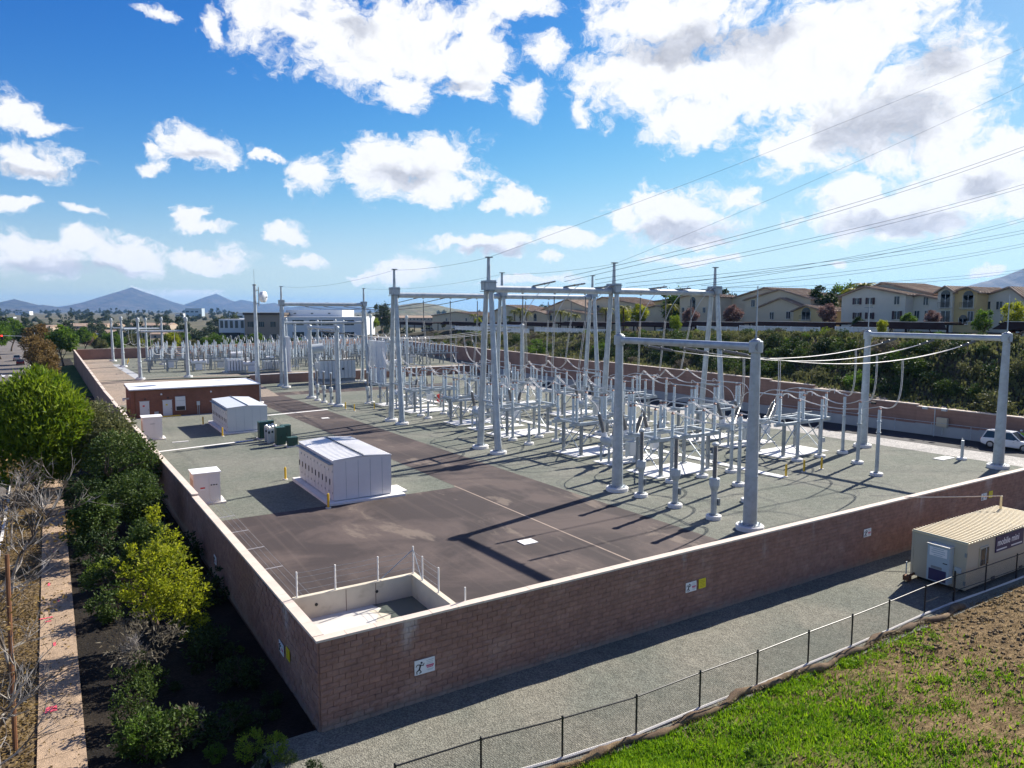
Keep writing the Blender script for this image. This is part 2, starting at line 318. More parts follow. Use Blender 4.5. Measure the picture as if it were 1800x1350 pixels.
def asphalt_mat(name, c1, c2, dusty):
    m = bpy.data.materials.new(name); m.use_nodes = True; T = NT(m.node_tree); b = T.n['Principled BSDF']
    tc = T.node('ShaderNodeNewGeometry').outputs['Position']
    stretched = T.vmath('MULTIPLY', tc, (1.0, 0.35, 1.0))
    f = T.ramp(T.noise(tc, 0.16, 7, 0.62, 0.6), 0.42, 0.62); c = T.mix(f, (*c1, 1), (*c2, 1))
    d = T.ramp(T.noise(stretched, 0.22, 8, 0.68, 0.3), 0.565, 0.64); c = T.mix(T.math('MULTIPLY', d, 0.6), c, (*dusty, 1))
    streak = T.ramp(T.noise(T.vmath('MULTIPLY', tc, (2.2, 0.05, 1.0)), 1.0, 4, 0.6), 0.5, 0.75); c = T.mix(T.math('MULTIPLY', streak, 0.16), c, (*dusty, 1))
    px_, py_, pz_ = T.sep(tc)
    for (xc, hw, ya, yb, am) in ((20.2, 0.55, 6, 31, 0.8), (21.7, 0.4, 9, 27, 0.6), (23.9, 0.5, 22, 42, 0.4), (20.6, 0.7, 33, 47, 0.6)) if dusty[0] > 0.22 else ():
        wob = T.math('ADD', px_, T.math('MULTIPLY', T.math('SUBTRACT', T.noise(tc, 0.25, 4), 0.5), 1.4))
        band = T.math('SUBTRACT', 1.0, T.math('DIVIDE', T.math('ABSOLUTE', T.math('SUBTRACT', wob, xc)), hw)); lon = T.math('MINIMUM', T.math('SUBTRACT', py_, ya), T.math('SUBTRACT', yb, py_))
        mk = T.ramp(T.math('MINIMUM', T.math('ADD', band, T.math('MULTIPLY', T.math('SUBTRACT', T.noise(T.vmath('MULTIPLY', tc, (3.0, 0.8, 1.0)), 1.6, 6, 0.7), 0.5), 2.6)), T.math('MULTIPLY', lon, 0.25)), 0.0, 0.6)
        c = T.mix(T.math('MULTIPLY', mk, am), c, (0.27, 0.22, 0.178, 1))
    k = T.ramp(T.noise(tc, 22.0, 3, 0.7), 0.2, 0.8, 0.75, 1.25, smooth=False)
    n = T.node('ShaderNodeVectorMath', operation='SCALE'); T.put(n.inputs[0], c); T.put(n.inputs['Scale'], k)
    T.l.new(n.outputs[0], b.inputs['Base Color']); b.inputs['Roughness'].default_value = 0.85; b.inputs['Specular IOR Level'].default_value = 0.25
    bn = T.node('ShaderNodeBump'); bn.inputs['Strength'].default_value = 0.25; bn.inputs['Distance'].default_value = 0.01
    T.l.new(T.noise(tc, 40, 3), bn.inputs['Height']); T.l.new(bn.outputs[0], b.inputs['Normal'])
    MATS[name] = m
asphalt_mat('asphalt', (0.048, 0.037, 0.036), (0.094, 0.071, 0.064), (0.205, 0.163, 0.13))
asphalt_mat('asphalt_street', (0.13, 0.115, 0.105), (0.16, 0.14, 0.125), (0.2, 0.18, 0.16))
mat('dust', (0.30, 0.235, 0.19), 0.95, 0, 0.15, 2)
gravel_mat('lawn_green', (0.03, 0.075, 0.008), (0.05, 0.10, 0.012), (0, 0, 0), 0.3, 8.0)
gravel_mat('pale_road', (0.36, 0.345, 0.32), (0.42, 0.40, 0.37), (0, 0, 0), 0.2, 14.0)
gravel_mat('mountain', (0.045, 0.045, 0.035), (0.085, 0.07, 0.052), (0, 0, 0), 0.0016, 0.02)
gravel_mat('near_hill', (0.13, 0.11, 0.07), (0.09, 0.10, 0.055), (0, 0, 0), 0.006, 0.06)
def bank_soil():
    m = bpy.data.materials.new('bank_soil'); m.use_nodes = True; T = NT(m.node_tree); b = T.n['Principled BSDF']
    tc = T.node('ShaderNodeNewGeometry').outputs['Position']; x, y, z = T.sep(tc)
    nz_ = T.noise(tc, 0.35, 7, 0.65)
    # green thins out towards the bare tilled soil on the right
    edge = T.ramp(T.math('ADD', T.math('MULTIPLY', T.math('SUBTRACT', x, T.math('MULTIPLY', T.math('ADD', y, 6.0), 0.25)), 0.09), T.math('MULTIPLY', nz_, 1.6)), 1.75, 2.5)
    green = T.mix(T.ramp(T.noise(tc, 0.9, 7, 0.7), 0.35, 0.66), (0.075, 0.12, 0.014, 1), (0.17, 0.13, 0.055, 1))
    clod = T.noise(T.vmath('MULTIPLY', tc, (1.0, 2.2, 1.0)), 2.2, 6, 0.68)
    soil = T.mix(T.ramp(clod, 0.35, 0.65), (0.095, 0.062, 0.03, 1), (0.25, 0.175, 0.09, 1))
    c = T.mix(edge, green, soil); T.l.new(c, b.inputs['Base Color']); b.inputs['Roughness'].default_value = 1.0; b.inputs['Specular IOR Level'].default_value = 0.1
    bn = T.node('ShaderNodeBump'); bn.inputs['Strength'].default_value = 1.0; bn.inputs['Distance'].default_value = 0.16
    T.l.new(T.math('ADD', clod, T.math('MULTIPLY', T.noise(tc, 9, 4), 0.4)), bn.inputs['Height']); T.l.new(bn.outputs[0], b.inputs['Normal']); MATS['bank_soil'] = m
bank_soil()
gravel_mat('gravel_dark', (0.115, 0.125, 0.11), (0.15, 0.15, 0.135), (0, 0, 0))

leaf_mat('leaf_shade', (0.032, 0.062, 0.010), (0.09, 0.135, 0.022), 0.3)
asphalt_mat('asphalt_wall_shade', (0.022, 0.021, 0.024), (0.035, 0.033, 0.036), (0.06, 0.055, 0.05))  # near-black asphalt tone, carries the shade below the retaining wall

mat('conductor', (0.60, 0.59, 0.58), 0.65, 0.1, 0.05)
# ------------------------------------------------------------------ mesh helpers
class MB:
    """collects vertices and faces, then links them as ONE mesh object"""
    def __init__(s): s.v = []; s.f = []; s.m = []; s.cur = 0
    def box(s, c, size, rz=0.0, top=None):
        """box centred at c; top = (sx, sy) scale of the upper face"""
        hx, hy, hz = size[0]/2, size[1]/2, size[2]/2; b = len(s.v); cs, sn = math.cos(rz), math.sin(rz)
        for k in (-1, 1):
            tx, ty = (top if (top and k == 1) else (1, 1))
            for sx, sy in ((-1, -1), (1, -1), (1, 1), (-1, 1)):
                x, y = sx*hx*tx, sy*hy*ty
                s.v.append((c[0]+x*cs-y*sn, c[1]+x*sn+y*cs, c[2]+k*hz))
        for q in ((0, 3, 2, 1), (4, 5, 6, 7), (0, 1, 5, 4), (1, 2, 6, 5), (2, 3, 7, 6), (3, 0, 4, 7)):
            s.f.append(tuple(b+i for i in q)); s.m.append(s.cur)
        return s
    def span(s, x0, y0, z0, x1, y1, z1): return s.box(((x0+x1)/2, (y0+y1)/2, (z0+z1)/2), (abs(x1-x0), abs(y1-y0), abs(z1-z0)))
    def tube(s, p, q, r0, r1=None, n=8, caps=True):
        r1 = r0 if r1 is None else r1; p = Vector(p); q = Vector(q); d = q-p
        if d.length < 1e-6: return s
        d.normalize(); a = d.orthogonal().normalized(); c = d.cross(a); b = len(s.v)
        for (o, r) in ((p, r0), (q, r1)):
            for i in range(n):
                t = 2*PI*i/n; s.v.append(tuple(o + a*(r*math.cos(t)) + c*(r*math.sin(t))))
        for i in range(n):
            j = (i+1) % n; s.f.append((b+i, b+j, b+n+j, b+n+i)); s.m.append(s.cur)
        if caps: s.f.append(tuple(b+i for i in range(n))[::-1]); s.m.append(s.cur); s.f.append(tuple(b+n+i for i in range(n))); s.m.append(s.cur)
        return s
    def path(s, pts, r, n=6, rads=None):
        pts = [Vector(p) for p in pts]; b = len(s.v); N = len(pts); a = None
        for i, p in enumerate(pts):
            d = (pts[min(i+1, N-1)]-pts[max(i-1, 0)]); d = d.normalized() if d.length > 1e-9 else Vector((0, 0, 1))
            a = d.orthogonal() if a is None else (a - d*a.dot(d))
            if a.length < 1e-6: a = d.orthogonal()
            a.normalize(); c = d.cross(a); rr = rads[i] if rads else r
            for k in range(n):
                t = 2*PI*k/n; s.v.append(tuple(p + a*(rr*math.cos(t)) + c*(rr*math.sin(t))))
        for i in range(N-1):
            for k in range(n):
                j = (k+1) % n; s.f.append((b+i*n+k, b+i*n+j, b+(i+1)*n+j, b+(i+1)*n+k)); s.m.append(s.cur)
        return s
    def lathe(s, prof, n=10, o=(0, 0, 0), axis=None):
        """prof: list of (radius, height) from bottom to top"""
        b = len(s.v); N = len(prof); Q = Vector((0, 0, 1)).rotation_difference(Vector(axis)) if axis else None
        for r, h in prof:
            for k in range(n):
                t = 2*PI*k/n; p = Vector((r*math.cos(t), r*math.sin(t), h))
                if Q: p = Q @ p
                s.v.append((o[0]+p.x, o[1]+p.y, o[2]+p.z))
        for i in range(N-1):
            for k in range(n):
                j = (k+1) % n; s.f.append((b+i*n+k, b+i*n+j, b+(i+1)*n+j, b+(i+1)*n+k)); s.m.append(s.cur)
        s.f.append(tuple(b+k for k in range(n))[::-1]); s.m.append(s.cur); s.f.append(tuple(b+(N-1)*n+k for k in range(n))); s.m.append(s.cur)
        return s
    def poly(s, pts):
        b = len(s.v); s.v += [tuple(p) for p in pts]; s.f.append(tuple(range(b, b+len(pts)))); s.m.append(s.cur); return s
    def prism(s, outline, y0, y1, plane='XZ'):
        """outline of (x, z) extruded from y0 to y1 (plane XZ), or (y, z) extruded along x (plane YZ)"""
        b = len(s.v); n = len(outline)
        for y in (y0, y1):
            for a, z in outline: s.v.append((a, y, z) if plane == 'XZ' else (y, a, z))
        for i in range(n):
            j = (i+1) % n; s.f.append((b+i, b+j, b+n+j, b+n+i)); s.m.append(s.cur)
        s.f.append(tuple(b+i for i in range(n))[::-1]); s.m.append(s.cur); s.f.append(tuple(b+n+i for i in range(n))); s.m.append(s.cur)
        return s
    def slab(s, pts, t):
        """a flat polygon of points with thickness t below it"""
        b = len(s.v); n = len(pts); s.v += [tuple(p) for p in pts] + [(p[0], p[1], p[2]-t) for p in pts]
        s.f.append(tuple(range(b, b+n))); s.m.append(s.cur); s.f.append(tuple(range(b+n, b+2*n))[::-1]); s.m.append(s.cur)
        for i in range(n):
            j = (i+1) % n; s.f.append((b+i, b+n+i, b+n+j, b+j)); s.m.append(s.cur)
        return s
    def mesh(s, name, mats, smooth=False):
        me = bpy.data.meshes.new(name); me.from_pydata(s.v, [], s.f); mats = mats if isinstance(mats, (list, tuple)) else [mats]
        for m in mats: me.materials.append(MATS[m] if isinstance(m, str) else m)
        if len(mats) > 1: me.polygons.foreach_set('material_index', s.m)
        if smooth: me.polygons.foreach_set('use_smooth', [True]*len(me.polygons))
        me.update(); return me
    def build(s, name, mats, parent=None, loc=(0, 0, 0), rz=0.0, smooth=False):
        return link(name, s.mesh(name, mats, smooth), parent, loc, rz)
def link(name, me, parent=None, loc=(0, 0, 0), rz=0.0, scale=None, rot=None):
    o = bpy.data.objects.new(name, me); COL.objects.link(o); o.location = loc; o.rotation_euler = rot if rot else (0, 0, rz)
    if scale is not None: o.scale = scale if hasattr(scale, '__len__') else (scale,)*3
    if parent: o.parent = parent
    return o
def tag(o, label=None, cat=None, group=None, kind=None):
    if label: o['label'] = label
    if cat: o['category'] = cat
    if group: o['group'] = group
    if kind: o['kind'] = kind
    return o
def thing(name, label, cat, loc=(0, 0, 0), rz=0.0, group=None):
    o = bpy.data.objects.new(name, None); COL.objects.link(o); o.location = loc; o.rotation_euler = (0, 0, rz); o.empty_display_size = 0.3
    return tag(o, label, cat, group)
def copy_tree(o, parent=None):
    c = o.copy(); COL.objects.link(c); c.parent = parent
    for ch in o.children: copy_tree(ch, c)
    return c
def dup(o, loc, rz=0.0, label=None, group=None, scale=None):
    c = copy_tree(o); c.location = loc; c.rotation_euler = (0, 0, rz)
    if label: c['label'] = label
    if group: c['group'] = group
    if scale is not None: c.scale = scale if hasattr(scale, '__len__') else (scale,)*3
    return c
def smooth_by_angle(me, deg=40):
    me.polygons.foreach_set('use_smooth', [True]*len(me.polygons))
    try: me.set_sharp_from_angle(angle=rad(deg))
    except Exception: pass
def sag(p, q, s, n=10):
    p = Vector(p); q = Vector(q)
    return [p.lerp(q, i/n) - Vector((0, 0, 4*s*(i/n)*(1-i/n))) for i in range(n+1)]
def bez(p0, p1, p2, p3, n=10):
    p0, p1, p2, p3 = map(Vector, (p0, p1, p2, p3)); out = []
    for i in range(n+1):
        t = i/n; u = 1-t; out.append(p0*u**3 + p1*3*u*u*t + p2*3*u*t*t + p3*t**3)
    return out
ORD = ['first', 'second', 'third', 'fourth', 'fifth', 'sixth', 'seventh', 'eighth', 'ninth', 'tenth', 'eleventh', 'twelfth', 'thirteenth', 'fourteenth', 'fifteenth', 'sixteenth']

# the yard: slopes gently down away from the near wall, far terrace on a higher shelf
def gz(y): return -0.013*min(y, 105.0) if y < 112 else -1.365
FARZ = 0.2
def wall_x(y): return -0.026*y                 # line of the long left wall
# ------------------------------------------------------------------ setting: ground, yard surfaces, street, hillside, mountains
def struct(o): o['kind'] = 'structure'; return o
def strip(name, pts, mat_, dz=0.0):
    mb = MB(); mb.poly([(x, y, z+dz) for x, y, z in pts]); return struct(mb.build(name, mat_))
def smooth01(a, b, x):
    t = max(0, min(1, (x-a)/(b-a))); return t*t*(3-2*t)
def hill_line(y):      # foot of the hillside = line of the retaining wall
    pts = [(-400, 80), (-5, 73.6), (40, 73.0), (80, 75.5), (120, 79), (190, 88), (260, 98), (700, 180)]
    for (a, xa), (b, xb) in zip(pts, pts[1:]):
        if y <= b: return xa + (xb-xa)*(y-a)/(b-a)
    return pts[-1][1]
def wall_top(y):       # top of the stepped retaining wall, before stepping
    pts = [(-60, 2.0), (0, 2.1), (11, 2.5), (23, 2.7), (31, 3.4), (43, 4.0), (60, 4.1), (90, 3.8), (115, 4.0), (175, 3.4), (300, 2.4)]
    for (a, xa), (b, xb) in zip(pts, pts[1:]):
        if y <= b: return xa + (xb-xa)*(y-a)/(b-a)
    return 2.4
def shelf(y): return 9.6 - 2.2*smooth01(40, 150, y) - 6*smooth01(170, 330, y)
def hill_z(x, y):
    d = x - hill_line(y); t = smooth01(0.0, 17.5, d-0.7)
    zz = wall_top(y) - 0.15 + (shelf(y)-wall_top(y)+0.15)*t + 0.35*math.sin(x*0.7+y*0.31)*math.sin(y*0.4-x*0.2)*t*(1-t)*4
    return zz
def land_z(x, y):
    r = math.hypot(x, y)
    z = -1.9 + 0.3*math.sin(x*0.013)*math.cos(y*0.011) if r > 300 else -1.9
    z += -3.0*smooth01(260, 500, y) + 6*smooth01(900, 2600, r)
    return z
# one big sheet to the horizon
def axis(): 
    a = [0, 15, 30, 60, 100, 150, 210, 290, 400, 550, 750, 1000, 1400, 2000, 3000, 4500, 7000, 11000, 17000, 26000]
    return [-v for v in a[::-1][:-1]] + a
ax = axis(); mb = MB()
for y in ax:
    for x in ax: mb.v.append((x, y, land_z(x, y)))
n = len(ax)
for j in range(n-1):
    for i in range(n-1): mb.f.append((j*n+i, j*n+i+1, (j+1)*n+i+1, (j+1)*n+i)); mb.m.append(0)
struct(mb.build('ground', 'far_land', smooth=True))

# planting strip outside the left wall
def sw_l(y): return -7.5-0.02*y
def sw_r(y): return -6.25-0.02*y
def st_e(y): return -9.4-0.028*y
def oz(y): return -0.05-0.013*min(y, 80)
YS = [-30, -10, -3, 0, 10, 20, 30, 40, 55, 70, 85, 100, 130, 160, 200, 230]
def ribbon(name, fl, fr, mat_, fz, ys=YS, nx=1, bump=0.0):
    mb = MB(); m_ = nx+1
    for y in ys:
        for i in range(m_):
            x = fl(y)+(fr(y)-fl(y))*i/nx; mb.v.append((x, y, fz(y) + (bump*math.sin(x*2.1+y*1.3)*math.sin(y*0.9-x) if 0 < i < nx else 0)))
    for j in range(len(ys)-1):
        for i in range(nx): mb.f.append((j*m_+i, j*m_+i+1, (j+1)*m_+i+1, (j+1)*m_+i)); mb.m.append(0)
    return struct(mb.build(name, mat_, smooth=True))
fine_y = [-12+1.5*i for i in range(0, 165)]
ribbon('planting_bed', lambda y: sw_r(y)-0.02, lambda y: wall_x(y)-0.05 if y > 0 else -0.1+0.25*y, 'mulch', lambda y: oz(y)-0.02, fine_y, 8, 0.10)
ribbon('lawn_strip', lambda y: -10.4, lambda y: wall_x(y)-0.1, 'lawn_green', lambda y: oz(y)+0.05, [118, 135, 150, 170, 190, 201], 6, 0.1) if 'lawn_green' in MATS else None
ribbon('parkway', lambda y: st_e(y)+0.16, lambda y: sw_l(y)+0.02, 'dirt', lambda y: oz(y)-0.01, fine_y, 3, 0.05)
walk = ribbon('sidewalk', sw_l, sw_r, 'sidewalk', lambda y: oz(y)+0.02)
# its slabs, set a little uneven
y = -6.0; k = 0; me_sl = None
while y < 90 and k < 60:
    l, r_ = sw_l(y), sw_r(y)
    mb = MB(); mb.slab([(l, y+0.012, oz(y)+0.055), (r_, y+0.012, oz(y)+0.058), (sw_r(y+1.5), y+1.488, oz(y+1.5)+0.055+0.006*(k % 3)), (sw_l(y+1.5), y+1.488, oz(y+1.5)+0.055)], 0.03)
    mb.build('paving_slab', 'sidewalk', walk); y += 1.5; k += 1
ribbon('kerb', lambda y: st_e(y), lambda y: st_e(y)+0.16, 'concrete', lambda y: oz(y)+0.01)
ribbon('street', lambda y: st_e(y)-16.5, st_e, 'asphalt_street', lambda y: oz(y)-0.12, YS+[300, 420])
for i in range(7):       # dashed lane line
    y0 = 20+i*26
    strip('lane_marking', [(st_e(y0)-5.2, y0, oz(y0)-0.114), (st_e(y0)-5.05, y0, oz(y0)-0.114), (st_e(y0+4)-5.05, y0+4, oz(y0+4)-0.114), (st_e(y0+4)-5.2, y0+4, oz(y0+4)-0.114)], 'white_paint')
for i in range(12):       # crosswalk at the signals
    x0 = st_e(176)-1.2-i*1.25; strip('crosswalk_bar', [(x0, 172, oz(172)-0.114), (x0+0.6, 172, oz(172)-0.114), (x0+0.6, 176, oz(176)-0.114), (x0, 176, oz(176)-0.114)], 'white_paint')

# yard surfaces
def yard_sheet(name, pts, mat_, lift):
    mb = MB(); mb.poly([(x, y, gz(y)+lift) for x, y in pts]); return struct(mb.build(name, mat_))
yard_sheet('yard_gravel', [(-0.02, 0.02), (73.6, 0.02), (73.0, 40), (76.5, 95), (77.5, 105), (wall_x(105), 105)], 'gravel', 0.0)
strip('yard_gravel', [(wall_x(105), 105, -1.365), (77.5, 105, -1.365), (81, 128, -1.365), (24.5, 128, -1.365), (wall_x(128), 128, -1.365)], 'gravel')
# shelf of the far yard, ramp on the left
YE = 202.0
strip('far_yard_gravel', [(24, 127.4, FARZ), (80.0, 127.4, FARZ), (100, 246, FARZ), (wall_x(YE), YE, FARZ), (wall_x(133), 133, FARZ)], 'gravel')
strip('ramp', [(wall_x(104), 104, -1.345), (24.2, 104, -1.345), (24.2, 133, FARZ+0.004), (wall_x(133), 133, FARZ+0.004)], 'tan_ground')
strip('far_drive', [(wall_x(133)+0.1, 133, FARZ+0.006), (4.4, 133, FARZ+0.006), (2.6, YE-1, FARZ+0.006), (wall_x(YE)+0.1, YE-1, FARZ+0.006)], 'tan_ground')
strip('far_drive_strip', [(4.4, 133, FARZ+0.012), (6.2, 133, FARZ+0.012), (4.0, 178, FARZ+0.012), (2.6, 178, FARZ+0.012)], 'concrete_grey')
strip('far_drive', [(24.3, 128.5, FARZ+0.005), (79, 128.5, FARZ+0.005), (80, 134, FARZ+0.005), (4.45, 134, FARZ+0.005), (24.3, 130.5, FARZ+0.005)], 'tan_ground')
# asphalt
yard_sheet('asphalt_apron', [(0.25, 3.85), (4.9, 3.85), (4.9, 0.25), (18.8, 0.25), (18.8, 27.1), (1.5, 27.1), (-0.35, 24.5)], 'asphalt', 0.006)
yard_sheet('asphalt_road', [(18.82, 0.25), (25.6, 0.25), (25.2, 20), (24.9, 60), (25.0, 104.5), (18.82, 104.5)], 'asphalt', 0.007)
strip('asphalt_cross_road', [(10, 104.5, -1.35), (60, 104.5, -1.35), (60, 109.5, -1.355), (10, 109.5, -1.355)], 'asphalt')
yard_sheet('pavement_seam', [(18.74, 0.3), (18.86, 0.3), (18.86, 27.6), (18.74, 27.6)], 'dust', 0.0125)
yard_sheet('concrete_band', [(12.8, 78.0), (25.4, 80.2), (25.4, 80.9), (12.8, 78.7)], 'concrete_pad', 0.013)
yard_sheet('concrete_band', [(0.2, 56.5), (10.4, 58.6), (10.4, 59.1), (0.2, 57.0)], 'concrete_pad', 0.013)
yard_sheet('concrete_band', [(0.6, 84.6), (14, 84.9), (14, 85.3), (0.6, 85.0)], 'concrete_pad', 0.013)
tr = yard_sheet('cable_trench', [(41.9, 15.4), (42.75, 15.4), (42.75, 100), (41.9, 100)], 'concrete', 0.006)
mcover = MB().span(-0.42, 0.01, 0, 0.42, 1.19, 0.05).mesh('trench_cover', 'concrete_pad')
for i in range(70):
    yy = 15.4+i*1.2; link('trench_cover', mcover, tr, (42.325, yy, gz(yy)+0.01+random.uniform(0, 0.008)))
# pale road with a painted strip of wall shade, drain cover
yard_sheet('road_beside_retaining_wall', [(62.6, 2.0), (73.2, 0.3), (72.9, 40), (76, 90), (77.3, 104.8), (66.5, 104.8), (63.2, 40)], 'pale_road', 0.008)
yard_sheet('painted_wall_shade', [(67.2, 1.2), (73.15, 0.4), (72.85, 40), (75.9, 90), (77.2, 104.7), (71.5, 104.7), (69.8, 90), (67.0, 40)], 'asphalt_wall_shade', 0.014)  # dark sheet on the pale road, paints the shade cast by the retaining wall
# drain covers
def cover(x, y, lab):
    mb = MB(); mb.box((0, 0, 0.02), (0.95, 0.8, 0.04)); mb.box((0, 0, 0.044), (0.08, 0.06, 0.012)); 
    tag(mb.build('drain_cover', 'concrete_pad', None, (x, y, gz(y)+0.012)), lab, 'cover')
cover(15.9, 12.6, 'white square drain cover on the dark asphalt apron'); cover(22.2, 71.5, 'small white square cover on the asphalt road beside the far mast')

# outer gravel strip between the wall and the chain link fence
mb = MB(); NX, NY = 66, 10
for j in range(NY+1):
    for i in range(NX+1):
        x = -5+i; yy = -5.9 + j*0.61; mb.v.append((x, yy, 0.02*math.sin(x*1.7)*math.sin(yy*2.1)+random.uniform(-0.012, 0.012) - (0.05*max(0, -1-x))))
for j in range(NY):
    for i in range(NX): a = j*(NX+1)+i; mb.f.append((a, a+1, a+NX+2, a+NX+1)); mb.m.append(0)
struct(mb.build('gravel_track', 'gravel_outer', smooth=True))
# grassy bank in front of the fence
def bank_z(x, y):
    d = -5.55-y
    return -0.03 + 0.13*d*smooth01(0, 1.2, d) + 0.10*math.sin(x*0.9+y*0.5)*math.sin(y*1.1-x*0.3)*smooth01(0, 2, d) + 0.05*math.sin(x*3.1)*math.sin(y*2.7)*smooth01(0, 1, d)
mb = MB(); BX, BY = 130, 60
for j in range(BY+1):
    for i in range(BX+1):
        x = -4+i*0.5; yy = -5.5-j*0.28; mb.v.append((x, yy, bank_z(x, yy)+random.uniform(-0.035, 0.035)*(1 if j else 0)))
for j in range(BY):
    for i in range(BX): a = j*(BX+1)+i; mb.f.append((a, a+BX+1, a+BX+2, a+1)); mb.m.append(0)
struct(mb.build('bank', 'bank_soil', smooth=True))

# hillside behind the retaining wall
mb = MB(); HY = [-120+4*i for i in range(0, 115)]; HX = [0.35, 1.0, 2, 3.5, 5, 7, 9, 11, 13, 15, 17, 19, 22, 30, 60, 140, 300]
for y in HY:
    for dx_ in HX:
        x = hill_line(y)+dx_; mb.v.append((x, y, hill_z(x, y) + (random.uniform(-0.12, 0.12) if 1 < dx_ < 18 else 0)))
m_ = len(HX)
for j in range(len(HY)-1):
    for i in range(m_-1): mb.f.append((j*m_+i, j*m_+i+1, (j+1)*m_+i+1, (j+1)*m_+i)); mb.m.append(0)
struct(mb.build('hillside', 'hill_soil', smooth=True))

# mountains: ridged sheets with real depth, standing kilometres away
def mountain(name, prof, D, depth, seed, mat_='mountain', base=-5):
    """prof: (px, py) skyline in the photograph at forward distance D"""
    rnd = random.Random(seed); mb = MB(); pts = [at_depth(px, py, D) for px, py in prof]
    fine_ = []
    for a, b in zip(pts, pts[1:]):
        k = max(2, int((b-a).length/(D*0.006)))
        for i in range(k): fine_.append(a.lerp(b, i/k) + Vector((0, 0, rnd.uniform(-1, 1)*D*0.00035)))
    fine_.append(pts[-1]); N = len(fine_); R_ = 13
    ridge = [rnd.uniform(-1, 1) for _ in range(N)]
    for j in range(R_):
        t = -1+2*j/(R_-1)
        for i, p in enumerate(fine_):
            w = 0.5*(ridge[i]+ridge[max(0, i-1)])
            prof_h = max(0.0, 1-abs(t)); h = (p.z-base)*prof_h*(1 + (0.10*w*math.sin(4*abs(t)+w*3) if 0 < abs(t) < 1 else 0)) + base
            o = _f0*(t*depth*(1+0.2*w)); mb.v.append((p.x+o.x, p.y+o.y, h))
    for j in range(R_-1):
        for i in range(N-1): a = j*N+i; mb.f.append((a, a+1, a+N+1, a+N)); mb.m.append(0)
    return struct(mb.build(name, mat_, smooth=True))
m1 = [(120, 552), (165, 540), (190, 525), (215, 511), (231, 505), (250, 512), (280, 525), (310, 536), (330, 546), (345, 552)]
mountain('mountain', m1, 9500, 1500, 1)
mountain('mountain', [(320, 550), (345, 538), (362, 524), (380, 516), (398, 525), (412, 532), (424, 527), (440, 530), (460, 535), (482, 532), (510, 540), (540, 536), (575, 531), (600, 536), (640, 540), (668, 548)], 11000, 1500, 2)
mountain('mountain', [(-260, 548), (-120, 536), (-40, 539), (0, 541), (25, 526), (45, 532), (62, 541), (75, 536), (95, 541), (110, 544), (117, 540), (140, 546), (170, 552)], 7500, 900, 3)
mountain('mountain', [(60, 552), (95, 541), (130, 536), (165, 541), (200, 552)], 15000, 1500, 4)
mountain('hill', [(640, 558), (675, 546), (700, 537), (735, 532), (765, 535), (800, 543), (840, 550), (880, 558)], 2600, 500, 5, 'near_hill')
mountain('mountain', [(1560, 548), (1640, 520), (1700, 503), (1760, 487), (1800, 472), (1880, 452), (2000, 440), (2200, 470), (2500, 545)], 5200, 900, 6)
mountain('mountain', [(1390, 552), (1410, 516), (1440, 514), (1480, 530), (1520, 552)], 5600, 600, 7)
mountain('mountain', [(1120, 552), (1150, 528), (1180, 527), (1230, 540), (1260, 552)], 7000, 600, 8)

# curved tyre marks scuffed into the gravel
def tyre_arc(cx, cy, R_, a0, a1, g0=None):
    for dr in (0.0, 0.22):
        mb = MB(); N = 28
        for i in range(N+1):
            a = rad(a0+(a1-a0)*i/N)
            for r_ in (R_+dr, R_+dr+0.11): x, y = cx+r_*math.cos(a), cy+r_*math.sin(a); mb.v.append((x, y, (gz(y) if g0 is None else g0)+0.006))
        for i in range(N): mb.f.append((2*i, 2*i+1, 2*i+3, 2*i+2)); mb.m.append(0)
        struct(mb.build('tyre_mark', 'gravel_dark'))
for a in ((28.2, 22.5, 2.4, 100, 330), (31.5, 20.5, 2.0, 60, 250), (33.2, 12.0, 2.3, -150, 60), (31.0, 7.5, 2.6, -60, 110), (29.5, 14.0, 2.0, -100, 80), (41, 11.5, 2.6, -120, 40), (44.5, 10.0, 2.4, -140, 60), (27.6, 45.0, 2.4, 110, 300), (30.5, 50.0, 2.8, 150, 330), (27.0, 34.5, 2.5, 140, 330)): tyre_arc(*a)
for a in ((0.5, 160, 3.0, -100, 100), (-0.5, 150, 3.4, -90, 110), (1.0, 172, 2.6, -120, 90)): tyre_arc(*a, FARZ+0.006)

# dry sunlit strip along the foot of the hillside, just above the retaining wall
mb = MB(); hy = [-4+2*i for i in range(110)]
for y in hy:
    for d in (0.36, 1.0, 1.7, 2.5): x = hill_line(y)+d; mb.v.append((x, y, hill_z(x, y)+0.16+random.uniform(-0.03, 0.03)-(0.12 if d > 2 else 0)))
for j in range(len(hy)-1):
    for i in range(3): mb.f.append((4*j+i, 4*j+i+1, 4*j+i+5, 4*j+i+4)); mb.m.append(0)
struct(mb.build('dry_verge', 'tan_ground', smooth=True))
